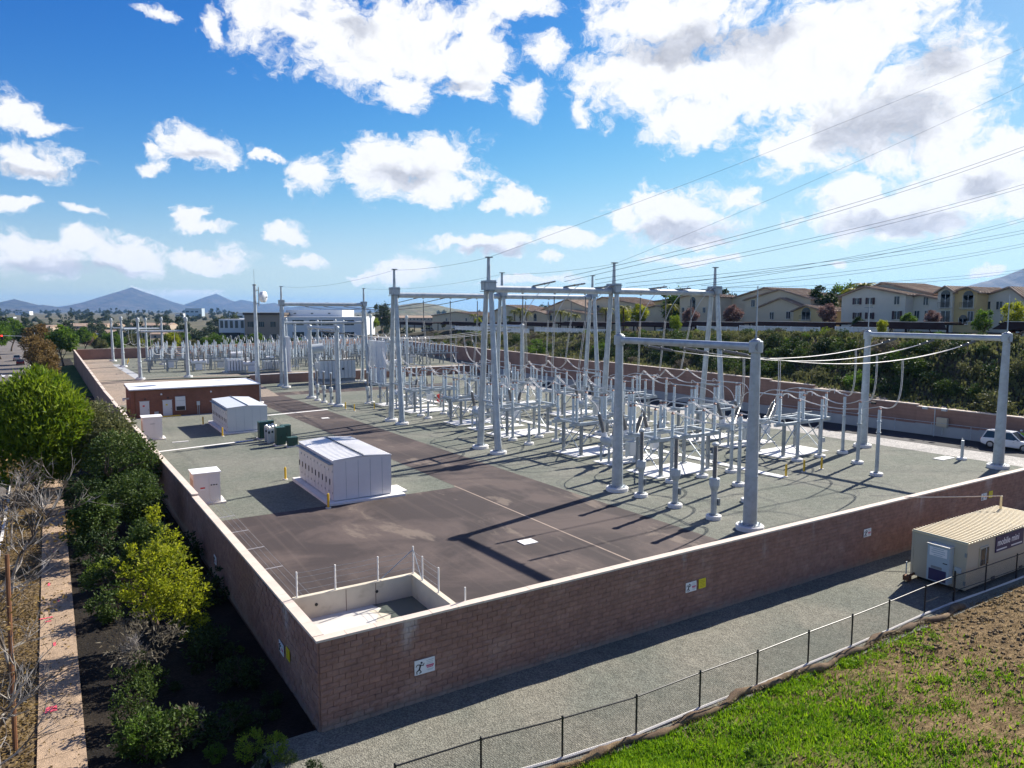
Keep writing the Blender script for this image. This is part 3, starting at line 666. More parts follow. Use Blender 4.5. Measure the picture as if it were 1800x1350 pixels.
# ------------------------------------------------------------------ perimeter walls of split-face block
BL, BH, BD = 0.4, 0.2, 0.05
def block_mesh(seed, name='block'):
    """split-face block: front face (towards -Y) of 4 x 2 uneven cells, joints recessed behind it"""
    r_ = random.Random(seed); mb = MB(); w, h = BL-0.014, BH-0.012; NX_, NZ_ = 4, 2
    for j in range(NZ_+1):
        for i in range(NX_+1):
            e = i in (0, NX_) or j in (0, NZ_)
            mb.v.append((-w/2+w*i/NX_, -BD - (r_.uniform(-0.004, 0.006) if e else r_.uniform(0.004, 0.03)), -h/2+h*j/NZ_))
    for j in range(NZ_):
        for i in range(NX_): a = j*(NX_+1)+i; mb.f.append((a, a+1, a+NX_+2, a+NX_+1)); mb.m.append(0)
    b = len(mb.v)
    for x, z in ((-w/2, -h/2), (w/2, -h/2), (w/2, h/2), (-w/2, h/2)): mb.v.append((x, 0.01, z))
    lo = list(range(0, NX_+1)); hi = list(range(NZ_*(NX_+1), (NZ_+1)*(NX_+1)))
    mb.f.append(tuple([b, b+1]+lo[::-1])); mb.f.append(tuple([b+3]+hi+[b+2])[::-1])
    mb.f.append((b, 0, NX_+1, 2*(NX_+1), b+3)[::-1]); mb.f.append((b+1, b+2, hi[-1], 2*NX_+1, NX_)[::-1]); mb.m += [0]*4
    return mb
BLK = [block_mesh(i) for i in range(8)]; BLKM = [b.mesh('block', 'split_block') for b in BLK]
def merge_block(mb, src, o, rz, sx=1.0):
    b = len(mb.v); c_, s_ = math.cos(rz), math.sin(rz)
    for x, y, z in src.v: x *= sx; mb.v.append((o[0]+x*c_-y*s_, o[1]+x*s_+y*c_, o[2]+z))
    for f in src.f: mb.f.append(tuple(b+i for i in f)); mb.m.append(0)
mat('sign_red', (0.55, 0.12, 0.2), 0.5)
mat('yellow_dark', (0.38, 0.30, 0.01), 0.5)
# --- near wall, along X at y = 0, blocks on its outer (south) face
front = thing('block_wall', 'long brown split-face block wall facing the gravel track with pale coping', 'wall')
mb = MB(); mb.span(-0.001, 0.0, -0.5, 74.0, 0.2, 2.93); mb.build('wall_core', 'mortar', front)
rest = MB(); cnt = 0
for c in range(15):
    off = 0.0 if c % 2 == 0 else 0.2; x = 0.0
    while x < 62:
        L = BL
        if x == 0 and off: L = 0.2
        if x+L > 62: break
        xc = x+L/2; z = -0.07+BH*c+BH/2; k = random.randrange(8)
        if xc < 8.0:
            o = link('block', BLKM[k], front, (xc, 0, z), 0, (L/BL, random.uniform(0.85, 1.15), 1)); cnt += 1
        else: merge_block(rest, BLK[k], (xc, 0, z), 0, L/BL)
        x += L
tag(rest.build('blocks', 'split_block', front), kind='stuff')
x = -0.1
while x < 73:
    L = 0.98; mb = MB(); mb.box((L/2, 0, 0.005), (L, 0.34, 0.075)); mb.build('coping_stone', 'coping', front, (x, 0.09, 2.975+random.uniform(-0.003, 0.003))); x += 0.99
# pale lime streaks under the coping, thin deposits on the wall face
mat('lime', (0.42, 0.38, 0.37), 0.95, 0, 0.2, 6)
# --- long left wall, stepping with the ground
left = thing('block_wall', 'long brown block wall above the planting bed, running away from the corner in long steps', 'wall')
steps = [(0, 21.9, 3.0, 2.74), (21.9, 45.5, 2.86, 2.44), (45.5, 62, 2.56, 2.38), (62, 78, 2.48, 2.32), (78, 92, 2.42, 2.28)]
NS = 17
for k in range(NS): steps.append((92+k*110/NS, 92+(k+1)*110/NS, 2.36+k*0.05, 2.36+k*0.05))
def ltop(y):
    for a, b, t, t2 in steps:
        if y < b: return t+(t2-t)*(y-a)/(b-a)
    return 3.1
for (a, b, t, t2) in steps:
    mb = MB(); lo_ = -0.6 if a < 30 else -2.4; h = -0.07
    P = [(wall_x(a), a, t), (wall_x(b), b, t2), (wall_x(b)+0.2, b, t2), (wall_x(a)+0.2, a, t)]
    top_ = [(x_, y_, z_+h) for x_, y_, z_ in P]; bot = [(x_, y_, lo_) for x_, y_, z_ in P]
    mb.v = top_+bot; mb.f = [(3, 2, 1, 0), (0, 1, 5, 4), (1, 2, 6, 5), (2, 3, 7, 6), (3, 0, 4, 7), (4, 5, 6, 7)]; mb.m = [0]*6
    mb.build('wall_section', 'mortar' if a < 21 else 'wall_far', left)
    L = (b-a); nseg = max(1, int(round(L/(1.45 if a < 60 else 3))))
    for i in range(nseg):
        y0 = a+L*i/nseg; y1 = a+L*(i+1)/nseg-0.01; mb = MB(); z0 = t+(t2-t)*i/nseg+0.02; z1 = t+(t2-t)*(i+1)/nseg+0.02
        if a == 0 and i == 0: y0 += 0.29
        mb.slab([(wall_x(y0)-0.1, y0, z0), (wall_x(y0)+0.26, y0, z0), (wall_x(y1)+0.26, y1, z1), (wall_x(y1)-0.1, y1, z1)], 0.088); mb.build('coping_stone', 'coping', left)
lrest = MB()
for c in range(15):
    off = 0.2 if c % 2 == 0 else 0.0; y = 0.0
    while y < 42:
        L = BL
        if y == 0 and off: L = 0.2
        yc = y+L/2; z = -0.07+BH*c+BH/2; k = random.randrange(8); y += L
        if z+0.1 > ltop(yc)-0.02: continue
        if yc < 7.9: link('block', BLKM[k], left, (wall_x(yc), yc, z), -PI/2, (L/BL, random.uniform(0.8, 1.25), 1))
        else: merge_block(lrest, BLK[k], (wall_x(yc), yc, z), -PI/2, L/BL)
tag(lrest.build('blocks', 'split_block', left), kind='stuff')
# --- far wall closing the yard, with its coping
fw = thing('block_wall', 'far brown block wall closing off the back of the yard', 'wall')
A = [(wall_x(202), 202), (19.5, 203), (60, 224), (99, 246)]
for (xa, ya), (xb, yb) in zip(A, A[1:]):
    L = math.hypot(xb-xa, yb-ya); an = math.atan2(yb-ya, xb-xa); mb = MB(); mb.span(0, 0, -2, L, 0.3, 2.95); mb.build('wall_section', 'wall_far', fw, (xa, ya, 0), an)
    mb = MB(); mb.span(0, -0.05, 2.95, L, 0.35, 3.05); mb.build('coping', 'coping', fw, (xa, ya, 0), an)
# --- retaining wall below the hillside, stepped top
rw = thing('retaining_wall', 'stepped brown block retaining wall holding the green hillside', 'wall')
ys = [-4+6.5*i for i in range(42)]
for i, (a, b) in enumerate(zip(ys, ys[1:])):
    xa, xb = hill_line(a), hill_line(b); t = round(wall_top((a+b)/2)/0.2)*0.2+0.15; L = math.hypot(xb-xa, b-a); an = math.atan2(b-a, xb-xa)
    mb = MB(); mb.span(0, -0.45, -3, L, 0, t-0.08); mb.build('wall_section', 'wall_far', rw, (xa, a, 0), an)
    mb = MB(); mb.span(-0.02, -0.5, t-0.08, L+0.02, 0.06, t+0.02); mb.build('coping', 'coping', rw, (xa, a, 0), an)
    g_ = gz(min((a+b)/2, 105)); mb = MB(); mb.span(0, 0.0, g_-0.3, L, 0.28, g_+1.15); mb.build('concrete_toe', 'concrete_grey', rw, (xa, a, 0), an)
# posts along the top of the retaining wall far part
for i in range(30):
    yy = 70+i*5; xx = hill_line(yy)+0.35; tz = wall_top(yy)
    o = MB().tube((0, 0, -0.25), (0, 0, 0.9), 0.035, n=6).build('fence_post', 'steel', None, (xx, yy, tz)); tag(o, 'short pale post standing on the retaining wall top', 'post', 'posts along the retaining wall')
# --- low brown wall where the far yard steps up
lw = thing('low_wall', 'low brown retaining wall in front of the far equipment yard', 'wall')
mb = MB(); mb.span(24.2, 127.0, -1.8, 79, 127.35, FARZ+0.25); mb.build('wall_body', 'wall_far', lw)
mb = MB(); mb.span(24.0, 126.9, FARZ+0.25, 79, 127.45, FARZ+0.35); mb.build('coping', 'concrete_pad', lw)

# ------------------------------------------------------------------ concrete basin in the corner of the wall
bs = thing('concrete_basin', 'raised tan concrete basin with a puddle in the wall corner', 'basin')
BX1, BY1 = 4.75, 3.65
MB().span(0.2, BY1, -0.4, BX1+0.2, BY1+0.2, 2.99).build('basin_wall', 'basin_concrete', bs)
MB().span(BX1, 0.2, -0.4, BX1+0.2, BY1, 2.99).build('basin_wall', 'basin_concrete', bs)
MB().span(0.2, 0.2, -0.4, BX1, BY1, 2.13).build('basin_floor', 'concrete', bs)
def puddle(name, pts, z, m_):
    mb = MB(); mb.poly([(x, y, z) for x, y in pts]); return mb.build(name, m_, bs)
puddle('puddle', [(3.1, 3.64), (3.3, 3.2), (3.05, 2.9), (3.4, 2.5), (3.2, 2.1), (3.7, 1.7), (4.74, 1.55), (4.74, 3.64)], 2.136, 'water')
puddle('wet_stain', [(2.8, 3.2), (3.0, 2.7), (2.7, 2.2), (3.1, 1.8), (3.0, 1.5), (3.6, 1.2), (3.9, 1.5), (3.6, 2.2), (3.3, 3.1)], 2.133, 'basin_concrete')
for (x, z) in ((1.0, 2.62), (3.3, 2.62)): MB().tube((x, BY1+0.03, z), (x, BY1-0.02, z), 0.06, n=10).build('drain_hole', 'black', bs)
for x in (2.1, 3.25): MB().span(x, BY1-0.006, 2.13, x+0.02, BY1+0.01, 2.95).build('wall_joint', 'mortar', bs)
# barbed wire fence standing on the basin rim
bf = thing('barbed_wire_fence', 'thin barbed wire fence on posts along the basin rim', 'fence')
posts = [(0.35, 3.75), (1.75, 3.75), (3.4, 3.75), (4.85, 3.75), (4.85, 2.9), (4.85, 1.5), (5.3, 0.3)]
for i, (x, y) in enumerate(posts):
    h = 0.95 if i != 3 else 1.1; z0 = 2.98 if i < 6 else 2.55
    mb = MB(); mb.tube((0, 0, 0), (0, 0, h), 0.03, n=6); mb.build('post', 'concrete_pad', bf, (x, y, z0))
for (x, y) in ((3.5, 3.75), (4.85, 2.98)): MB().tube((4.85, 3.75, 3.95), (x, y, 3.02), 0.018, n=5).build('brace', 'steel', bf)
for h in (0.25, 0.5, 0.72, 0.9):
    for a, b in zip(posts[:6], posts[1:6]): MB().path(sag((a[0], a[1], 2.98+h), (b[0], b[1], 2.98+h), 0.015, 6), 0.006, 4).build('wire', 'steel_dark', bf)
for i in range(6):      # short brackets on the inside of the left wall
    yy = 2.0+i*2.9
    if yy > 5: tag(MB().tube((0, 0, 0), (0.85, 0, 0.02), 0.016, n=5).build('wall_bracket', 'concrete_pad', None, (wall_x(yy)+0.2, yy, 2.78)), 'thin pale bracket sticking inwards from the long left wall', 'bracket', 'brackets on the left wall')

bw_ = thing('barbed_wire', 'thin barbed wire strung on brackets inside the left wall', 'wire')
for dx_, dz_ in ((0.35, 0.0), (0.6, 0.01), (0.85, 0.02)): MB().path(sag((wall_x(4)+0.2+dx_, 4, 2.8+dz_), (wall_x(21)+0.2+dx_, 21, 2.8+dz_), 0.03, 12), 0.006, 4).build('strand', 'steel_dark', bw_)
# ------------------------------------------------------------------ warning signs
def text_obj(body, size, mat_, parent, loc, rot, name='lettering', align='CENTER', extrude=0.001, bold=False):
    cu = bpy.data.curves.new(name, 'FONT'); cu.body = body; cu.size = size; cu.align_x = align; cu.align_y = 'CENTER'; cu.extrude = extrude
    if bold: cu.offset = size*0.02
    tmp = bpy.data.objects.new('tmp', cu); COL.objects.link(tmp)
    dg = bpy.context.evaluated_depsgraph_get(); dg.update(); me = bpy.data.meshes.new_from_object(tmp.evaluated_get(dg)); bpy.data.objects.remove(tmp)
    me.materials.clear(); me.materials.append(MATS[mat_]); o = bpy.data.objects.new(name, me); COL.objects.link(o); o.parent = parent; o.location = loc; o.rotation_euler = rot; return o
def danger_sign(loc, rz, lab, big=1.0):
    s = thing('warning_sign', lab, 'sign', loc, rz)
    w, h = 0.62*big, 0.42*big
    MB().box((0, -0.01, 0), (w, 0.02, h)).build('panel', 'sign_white', s)
    # falling figure hit by a bolt
    f_ = MB(); q = lambda x, z: (x*big, -0.024, z*big)
    def stroke(a, b, r): f_.tube(q(*a), q(*b), r*big, r*big*0.8, n=6)
    stroke((-0.13, 0.07), (-0.17, -0.06), 0.026); stroke((-0.17, -0.06), (-0.11, -0.14), 0.017); stroke((-0.11, -0.14), (-0.17, -0.17), 0.014)
    stroke((-0.17, -0.06), (-0.25, -0.11), 0.017); stroke((-0.25, -0.11), (-0.24, -0.18), 0.014)
    stroke((-0.13, 0.07), (-0.05, 0.03), 0.014); stroke((-0.05, 0.03), (-0.02, 0.10), 0.012); stroke((-0.13, 0.07), (-0.23, 0.09), 0.014); stroke((-0.23, 0.09), (-0.27, 0.03), 0.012)
    f_.lathe([(0.0, -0.03*big), (0.03*big, -0.012*big), (0.03*big, 0.012*big), (0.0, 0.03*big)], 8, (-0.10*big, -0.024, 0.125*big))
    f_.build('falling_figure', 'black', s)
    for z_, w_, h_, m_ in ((0.15, 0.22, 0.02, 'equip_grey'), (0.10, 0.20, 0.016, 'equip_grey'), (0.055, 0.21, 0.016, 'equip_grey'), (-0.005, 0.24, 0.05, 'sign_red'), (-0.055, 0.2, 0.03, 'sign_red'), (-0.11, 0.22, 0.016, 'equip_grey'), (-0.14, 0.16, 0.016, 'equip_grey')):
        MB().box((0.16*big, -0.0225, z_*big), (w_*big, 0.004, h_*big)).build('print_line', m_, s)
    return s
def yellow_sign(loc, rz, lab):
    s = thing('caution_sign', lab, 'sign', loc, rz)
    MB().box((0, -0.01, 0), (0.42, 0.02, 0.42)).build('panel', 'sign_yellow', s)
    for i, wd in enumerate((0.26, 0.3, 0.22, 0.3, 0.28)): MB().box((0, -0.0215, 0.13-i*0.065), (wd, 0.002, 0.02)).build('print_line', 'yellow_dark', s)
def fx(px, py): p = on_y(px, py, -0.07); return p
p = fx(746, 1170); danger_sign((p.x, -0.085, p.z), 0, 'white high voltage sign with a falling figure, nearest the wall corner', 1.2)
p = fx(1214, 1031); danger_sign((p.x, -0.085, p.z), 0, 'white high voltage sign beside a yellow sign on the near wall', 1.0)
p = fx(1233, 1025); yellow_sign((p.x+0.02, -0.085, p.z), 0, 'yellow caution sign on the near wall right of a white sign')
p = fx(1524, 936); danger_sign((p.x, -0.085, p.z), 0, 'white high voltage sign alone on the near wall left of the trailer', 1.0)
p = fx(1729, 873); danger_sign((p.x, -0.085, p.z), 0, 'white high voltage sign on the near wall above the trailer roof', 1.0)
p = fx(1740, 869); yellow_sign((p.x+0.05, -0.085, p.z), 0, 'yellow caution sign on the near wall above the trailer roof')
p = on_x(499, 1138, -0.11); danger_sign((wall_x(p.y)-0.085, p.y, p.z), -PI/2, 'white high voltage sign on the shaded left wall beside a yellow one', 1.0)
p = on_x(510, 1149, -0.10); yellow_sign((wall_x(p.y)-0.085, p.y, p.z), -PI/2, 'yellow caution sign on the shaded left wall near the corner')
p = on_x(386, 983, -0.3); danger_sign((wall_x(p.y)-0.085, p.y, p.z), -PI/2, 'white high voltage sign halfway along the shaded left wall', 1.0)
# ------------------------------------------------------------------ shared electrical pieces
def insulator_mb(h, r=0.15, o=(0, 0, 0), n=10, axis=None, step=0.1):
    prof = [(r*0.75, 0), (r*0.75, 0.04)]; z = 0.06
    while z < h-0.1:
        if abs(z-h*0.5) < step*0.5: prof += [(r*0.62, z), (r*1.25, z+0.005), (r*1.25, z+0.05), (r*0.62, z+0.055)]
        else: prof += [(r*0.72, z), (r, z+step*0.45), (r*0.72, z+step*0.55)]
        z += step
    prof += [(r*0.75, h-0.03), (r*0.75, h)]
    return MB().lathe(prof, n, o, axis)
M_INS = insulator_mb(2.2, 0.15).mesh('insulator', 'porcelain'); smooth_by_angle(M_INS, 50)
M_CAP = MB().lathe([(0.1, 0), (0.13, 0.03), (0.13, 0.09), (0.07, 0.13), (0.07, 0.2)], 8).mesh('cap', 'copper_cap')
def round_base(r=0.8, h=0.28): return MB().lathe([(r, -0.25), (r, h-0.04), (r-0.05, h), (0.0, h)], 20)
def pole_mb(h, r0, r1, n=12): return MB().tube((0, 0, 0.2), (0, 0, h), r0, r1, n)
class _B(MB):
    def build(s, *a, **k): return tag(MB.build(s, *a, **k), kind='stuff')
def bolts(r, z, n=8, s=0.035):
    mb = _B()
    for i in range(n): t = 2*PI*i/n; mb.tube((r*math.cos(t), r*math.sin(t), z), (r*math.cos(t), r*math.sin(t), z+0.09), s, n=6)
    return mb

# ------------------------------------------------------------------ tall A-frame towers (rows run along X)
def a_frame(x, y, lab, ztop=15.9, spike=2.45, gnd=None):
    g0 = gz(y) if gnd is None else gnd; t = thing('a_frame_tower', lab, 'tower', (x, y, g0)); H = ztop-g0
    for s in (-1, 1):
        lg = MB().tube((0, s*1.75, 0.3), (0, s*0.40, H-0.1), 0.36, 0.235, 12).build('leg', 'steel', t); smooth_by_angle(lg.data)
        round_base(0.82, 0.3).build('footing', 'concrete_pad', t, (0, s*1.75, 0))
        MB().lathe([(0.56, 0.3), (0.56, 0.35), (0.38, 0.36)], 14).build('base_plate', 'steel', t, (0, s*1.78, 0)); bolts(0.49, 0.35).build('bolt', 'steel_dark', t, (0, s*1.78, 0))
        MB().box((0, s*0.42, H-0.25), (0.82, 0.72, 0.9)).build('clamp', 'steel', t)
        for dz_ in (-0.62, 0.2): MB().box((0, s*0.42, H-0.25+dz_+0.04), (0.98, 0.86, 0.06)).build('clamp_flange', 'steel_dark', t)
    MB().tube((0, -1.42, 4.9), (0, 1.42, 4.9), 0.11, n=8).build('cross_tie', 'steel', t)
    MB().tube((0, 0, H-0.4), (0, 0, H+spike-0.1), 0.22, 0.14, 10).build('spire', 'steel', t)
    MB().box((0.05, 0, H+spike-0.05), (0.62, 0.42, 0.1)).build('spire_cap', 'steel_dark', t)
    for i in range(4): MB().tube((0, 0, H+0.3+i*0.45), (0.34, 0.1, H+0.3+i*0.45), 0.022, n=5).build('step_peg', 'steel_dark', t)
    return t
COLX = [28.5, 44.0, 59.4]; ROWS = [39.0, 62.4]
rown = ['nearer row', 'second row']; coln = ['at the road side', 'in the middle of its row', 'nearest the hillside']
for r_, Y in enumerate(ROWS):
    for k, X in enumerate(COLX): a_frame(X, Y, 'tall steel A-frame tower %s, %s' % (coln[k], rown[r_]))
a_frame(28.8, 119, 'far steel A-frame tower left of the power transformer', 15.1, 2.8); a_frame(45.2, 119, 'far steel A-frame tower beside the white fire wall', 14.9, 2.9)
def beam(p, q, r, lab, flange=True, g=None):
    d = Vector(q)-Vector(p); t = thing('gantry_beam', lab, 'beam', p, math.atan2(d.y, d.x), g); L = d.length
    b = MB().tube((0.45, 0, 0), (L-0.45, 0, 0), r, r, 14).build('tube', 'steel', t); smooth_by_angle(b.data)
    for xx in (0.42, L-0.42): MB().tube((xx-0.05, 0, 0), (xx+0.05, 0, 0), r*1.4, n=14).build('flange', 'steel_dark', t)
    for xx in (L*0.25, L*0.5, L*0.75): MB().box((xx, 0, -r-0.04), (0.18, 0.1, 0.14)).build('lug', 'steel_dark', t)
BZ = 15.3
for r_, Y in enumerate(ROWS):
    for k in (0, 1): beam((COLX[k], Y, BZ-0.15*r_), (COLX[k+1], Y, BZ-0.15*r_-0.12), 0.33, 'round steel beam on the tall towers, %s, %s bay' % (rown[r_], ['left', 'right'][k]))
beam((28.8, 119, 14.5), (45.2, 119, 14.3), 0.33, 'upper round beam between the two far A-frame towers'); beam((28.8, 119, 10.9), (45.2, 119, 10.8), 0.26, 'lower round beam between the two far A-frame towers')

# ------------------------------------------------------------------ lower portals carrying the bus
def portal_pole(x, y, lab, ztop, spire=False, gnd=None, r0=0.43, r1=0.265):
    g0 = gz(y) if gnd is None else gnd; t = thing('bus_pole', lab, 'pole', (x, y, g0)); H = ztop-g0
    sh = pole_mb(H, r0, r1, 14).build('shaft', 'steel', t); smooth_by_angle(sh.data)
    round_base(0.84, 0.3).build('footing', 'concrete_pad', t)
    MB().lathe([(0.66, 0.3), (0.66, 0.36), (r0, 0.37)], 16).build('base_plate', 'steel', t); bolts(0.58, 0.36, 10).build('bolt', 'steel_dark', t)
    MB().lathe([(r1+0.12, H-0.75), (r1+0.14, H-0.7), (r1+0.14, H-0.1), (r1+0.1, H-0.05)], 14).build('collar', 'steel', t)
    MB().lathe([(r1+0.05, H-0.05), (r1-0.02, H+0.03), (0.09, H+0.1), (0.05, H+0.2)], 12).build('cap', 'steel_dark', t)
    MB().lathe([(0.38, H*0.28), (0.40, H*0.28+0.05), (0.40, H*0.28+0.12), (0.38, H*0.28+0.15)], 14).build('band', 'steel', t)
    if spire: MB().tube((0, 0, H+0.2), (0, 0, H+3.2), 0.05, 0.03, 8).build('lightning_rod', 'steel', t)
    return t
PZ = 11.45
portal_pole(28.4, 19.5, 'thick steel pole beside the road, rear of the near bus portal', PZ); portal_pole(28.7, 7.4, 'thick steel pole nearest the front wall', PZ, True)
portal_pole(60.5, 20.2, 'thick steel pole at the rear of the portal by the hillside road', PZ-0.25, True); portal_pole(60.6, 8.0, 'thick steel pole of the right portal closest to the front wall', PZ-0.1, True)
def pbeam(x0, y0, x1, y1, z, lab): beam((x0, y0, z), (x1, y1, z), 0.24, lab)
pbeam(28.4, 20.1, 28.7, 6.7, PZ-0.4, 'round beam across the near pair of bus poles'); pbeam(60.5, 20.8, 60.6, 7.3, PZ-0.55, 'round beam across the right pair of bus poles')
portal_pole(27.8, 97.2, 'steel bus pole beyond the road, rear of the distant portal', 10.9); portal_pole(28.0, 83.7, 'steel bus pole beyond the road, front of the distant portal', 10.9)
pbeam(27.8, 97.8, 28.0, 83.0, 10.5, 'round beam across the distant pair of bus poles by the road')
portal_pole(61.3, 84.5, 'slender steel pole seen behind the second tower row', 10.9); portal_pole(61.0, 98, 'slender steel pole far behind the second tower row', 10.9)
pbeam(61.0, 98.6, 61.3, 83.8, 10.5, 'round beam across the distant pair of bus poles by the hillside')

# ------------------------------------------------------------------ strain bus between the portals
def wire(name, pts, r, mat_, lab, cat, grp=None, n=6):
    o = MB().path(pts, r, n).build(name, mat_); smooth_by_angle(o.data, 60); return tag(o, lab, cat, grp)
BUSY = [17.1, 13.65, 10.2]; names = ['rear', 'middle', 'front']
def bus(x0, x1, ys, z, sg, where):
    for k, Y in enumerate(ys):
        p, q = Vector((x0+0.3, Y, z)), Vector((x1-0.3, Y, z-0.1)); pts = sag(p, q, sg, 24)
        t = thing('strain_bus', '%s conductor of the sagging bus %s' % (names[k], where), 'bus', tuple(p))
        for (i, j) in ((0, 2), (24, 22)):
            a, b = pts[i]-p, pts[j]-p; ins = insulator_mb((b-a).length-0.3, 0.11, tuple(a+(b-a).normalized()*0.15), 8, tuple((b-a).normalized())).build('insulator_string', 'insulator_string', t)
        for dz_ in (0.075, -0.075):
            c = MB().path([q_-p+Vector((0, dz_ if 0 < i < 20 else dz_*0.4, 0)) for i, q_ in enumerate(pts[2:23])], 0.024, 6).build('conductor', 'conductor', t); smooth_by_angle(c.data, 60)
bus(28.6, 60.5, BUSY, PZ-0.75, 1.35, 'over the near bays'); bus(28.0, 61.0, [93.9, 90.4, 87.0], 10.0, 1.3, 'over the distant bays')

# ------------------------------------------------------------------ disconnect switch on its steel stand
BAYS = [(37.1, [33.7, 37.1, 40.5]), (52.4, [49.1, 52.4, 55.8])]
def make_switch():
    t = thing('disconnect_switch', 'x', 'switch'); FZ = 3.05
    for sx in (-1, 1):
        for sy in (-1, 1):
            MB().box((sx*2.7, sy*1.4, FZ/2-0.02), (0.24, 0.24, FZ-0.14)).build('leg', 'steel_dark', t)
            MB().box((sx*2.7, sy*1.4, 0.1), (0.5, 0.5, 0.06)).build('foot_plate', 'steel', t)
    for sx in (-1, 1):
        MB().tube((sx*2.7, -1.4, 0.3), (sx*2.7, 1.4, FZ-0.4), 0.05, n=6).build('brace', 'steel', t); MB().tube((sx*2.7, 1.4, 0.3), (sx*2.7, -1.4, FZ-0.4), 0.05, n=6).build('brace', 'steel', t)
    for sy in (-1, 1):
        for sx in (-1, 1): MB().tube((sx*2.7, sy*1.4, 0.9), (sx*0.9, sy*1.4, FZ-0.2), 0.06, n=6).build('brace', 'steel', t)
        MB().box((0, sy*1.4, FZ), (8.0, 0.3, 0.26)).build('girder', 'steel', t)
    for ph in (-3.4, 0, 3.4):
        MB().box((ph, 0, FZ+0.2), (0.34, 3.7, 0.16)).build('cross_member', 'steel', t)
        for (dx_, dy_) in ((0, -1.4), (-0.22, 1.35), (0.22, 1.35)):
            i_ = link('insulator', M_INS, t, (ph+dx_, dy_, FZ+0.28)); link('cap', M_CAP, i_, (0, 0, 2.2))
        MB().tube((ph, -1.75, FZ+2.72), (ph, 1.7, FZ+2.78), 0.055, n=8).build('switch_blade', 'steel', t)
        MB().box((ph, 1.35, FZ+2.72), (0.7, 0.2, 0.1)).build('jaw', 'steel_dark', t)
        MB().path(bez((ph, -1.6, FZ+2.72), (ph+0.05, -2.1, FZ+3.1), (ph+0.05, -2.3, FZ+3.0), (ph, -2.25, FZ+2.6), 6), 0.03, 5).build('arcing_horn', 'aluminium', t)
    MB().tube((-3.6, 0.25, FZ+0.55), (3.6, 0.25, FZ+0.55), 0.045, n=6).build('drive_rod', 'steel_dark', t)
    MB().tube((2.9, -1.4, 1.0), (2.9, -1.4, FZ), 0.03, n=6).build('drive_rod', 'steel', t); MB().box((2.95, -1.55, 1.1), (0.3, 0.25, 0.45)).build('drive_box', 'equip_grey', t)
    return t
SWY = [22.6, 33.3, 46.7, 57.6, 71.5, 81.6]
swp = make_switch(); first = True; slot = {}
where = ['beside the near bus portal', 'just in front of the nearer tower row', 'just behind the nearer tower row', 'in front of the second tower row', 'behind the second tower row', 'beside the distant bus portal']
for bi, (bx, ph) in enumerate(BAYS):
    for si, Y in enumerate(SWY):
        lab = 'switch stand with pale insulators, %s bay, %s' % (['left', 'right'][bi], where[si]); g_ = 'disconnect switches in the main yard'
        rz = 0 if si % 2 == 0 else PI
        if first: swp.location = (bx, Y, gz(Y)); swp['label'] = lab; swp['group'] = g_; first = False
        else: dup(swp, (bx, Y, gz(Y)), rz, lab, g_)
        mb = MB(); mb.slab([(bx-3.5, Y-1.95, 0.075), (bx+3.4, Y-1.95, 0.075), (bx+3.4, Y+1.95, 0.03), (bx-3.5, Y+1.95, 0.03)], 0.3); struct(mb.build('concrete_pad', 'concrete_pad', None, (0, 0, gz(Y))))

# ------------------------------------------------------------------ circuit breakers: tanks with tilted bushings
M_BUSH = insulator_mb(1.75, 0.2, (0, 0, 0), 12, None, 0.075).mesh('bushing', 'bushing'); smooth_by_angle(M_BUSH, 50)
def make_breaker():
    t = thing('circuit_breaker', 'x', 'breaker')
    for sx in (-3.0, 0, 3.0):
        for sy in (-0.55, 0.55): MB().box((sx, sy, 0.85), (0.16, 0.16, 1.5)).build('leg', 'steel', t)
    for sx in (-1.5, 1.5):
        for a in (-1, 1): MB().tube((sx-a*1.4, 0.55, 0.25), (sx+a*1.4, 0.55, 1.4), 0.04, n=6).build('brace', 'steel', t); 
    for sy in (-0.55, 0.55): MB().box((0, sy, 1.62), (6.6, 0.16, 0.18)).build('rail', 'steel', t)
    for ph in (-2.6, 0, 2.6):
        tk = MB().tube((ph, -0.8, 2.0), (ph, 0.8, 2.0), 0.36, n=16).build('tank', 'equip_grey', t); smooth_by_angle(tk.data)
        for sy in (-1, 1):
            d = Vector((0, sy*0.42, 1)).normalized(); o = Vector((ph, sy*0.55, 2.25))
            MB().lathe([(0.30, 0), (0.30, 0.3), (0.34, 0.3), (0.34, 0.36)], 14, tuple(o), tuple(d)).build('turret', 'white_paint', t)
            b = link('bushing', M_BUSH, t, tuple(o+d*0.36), rot=Vector((0, 0, 1)).rotation_difference(d).to_euler())
            MB().lathe([(0.1, 1.75), (0.12, 1.8), (0.05, 1.95), (0.05, 2.05)], 8).build('terminal', 'steel', b)
    cb_ = MB().box((-0.6, -0.9, 1.25), (1.15, 0.55, 1.3)).build('control_cabinet', 'equip_grey', t)
    MB().box((-0.6, -1.185, 1.25), (0.95, 0.02, 1.1)).build('cabinet_door', 'pale_metal', cb_); MB().box((-0.35, -1.21, 1.3), (0.04, 0.03, 0.2)).build('handle', 'black', cb_)
    mc = MB().box((2.2, -0.85, 1.45), (0.8, 0.5, 0.9)).build('mechanism_box', 'white_paint', t)
    return t
brp = make_breaker(); first = True; BRY = [28.0, 52.2, 76.5]
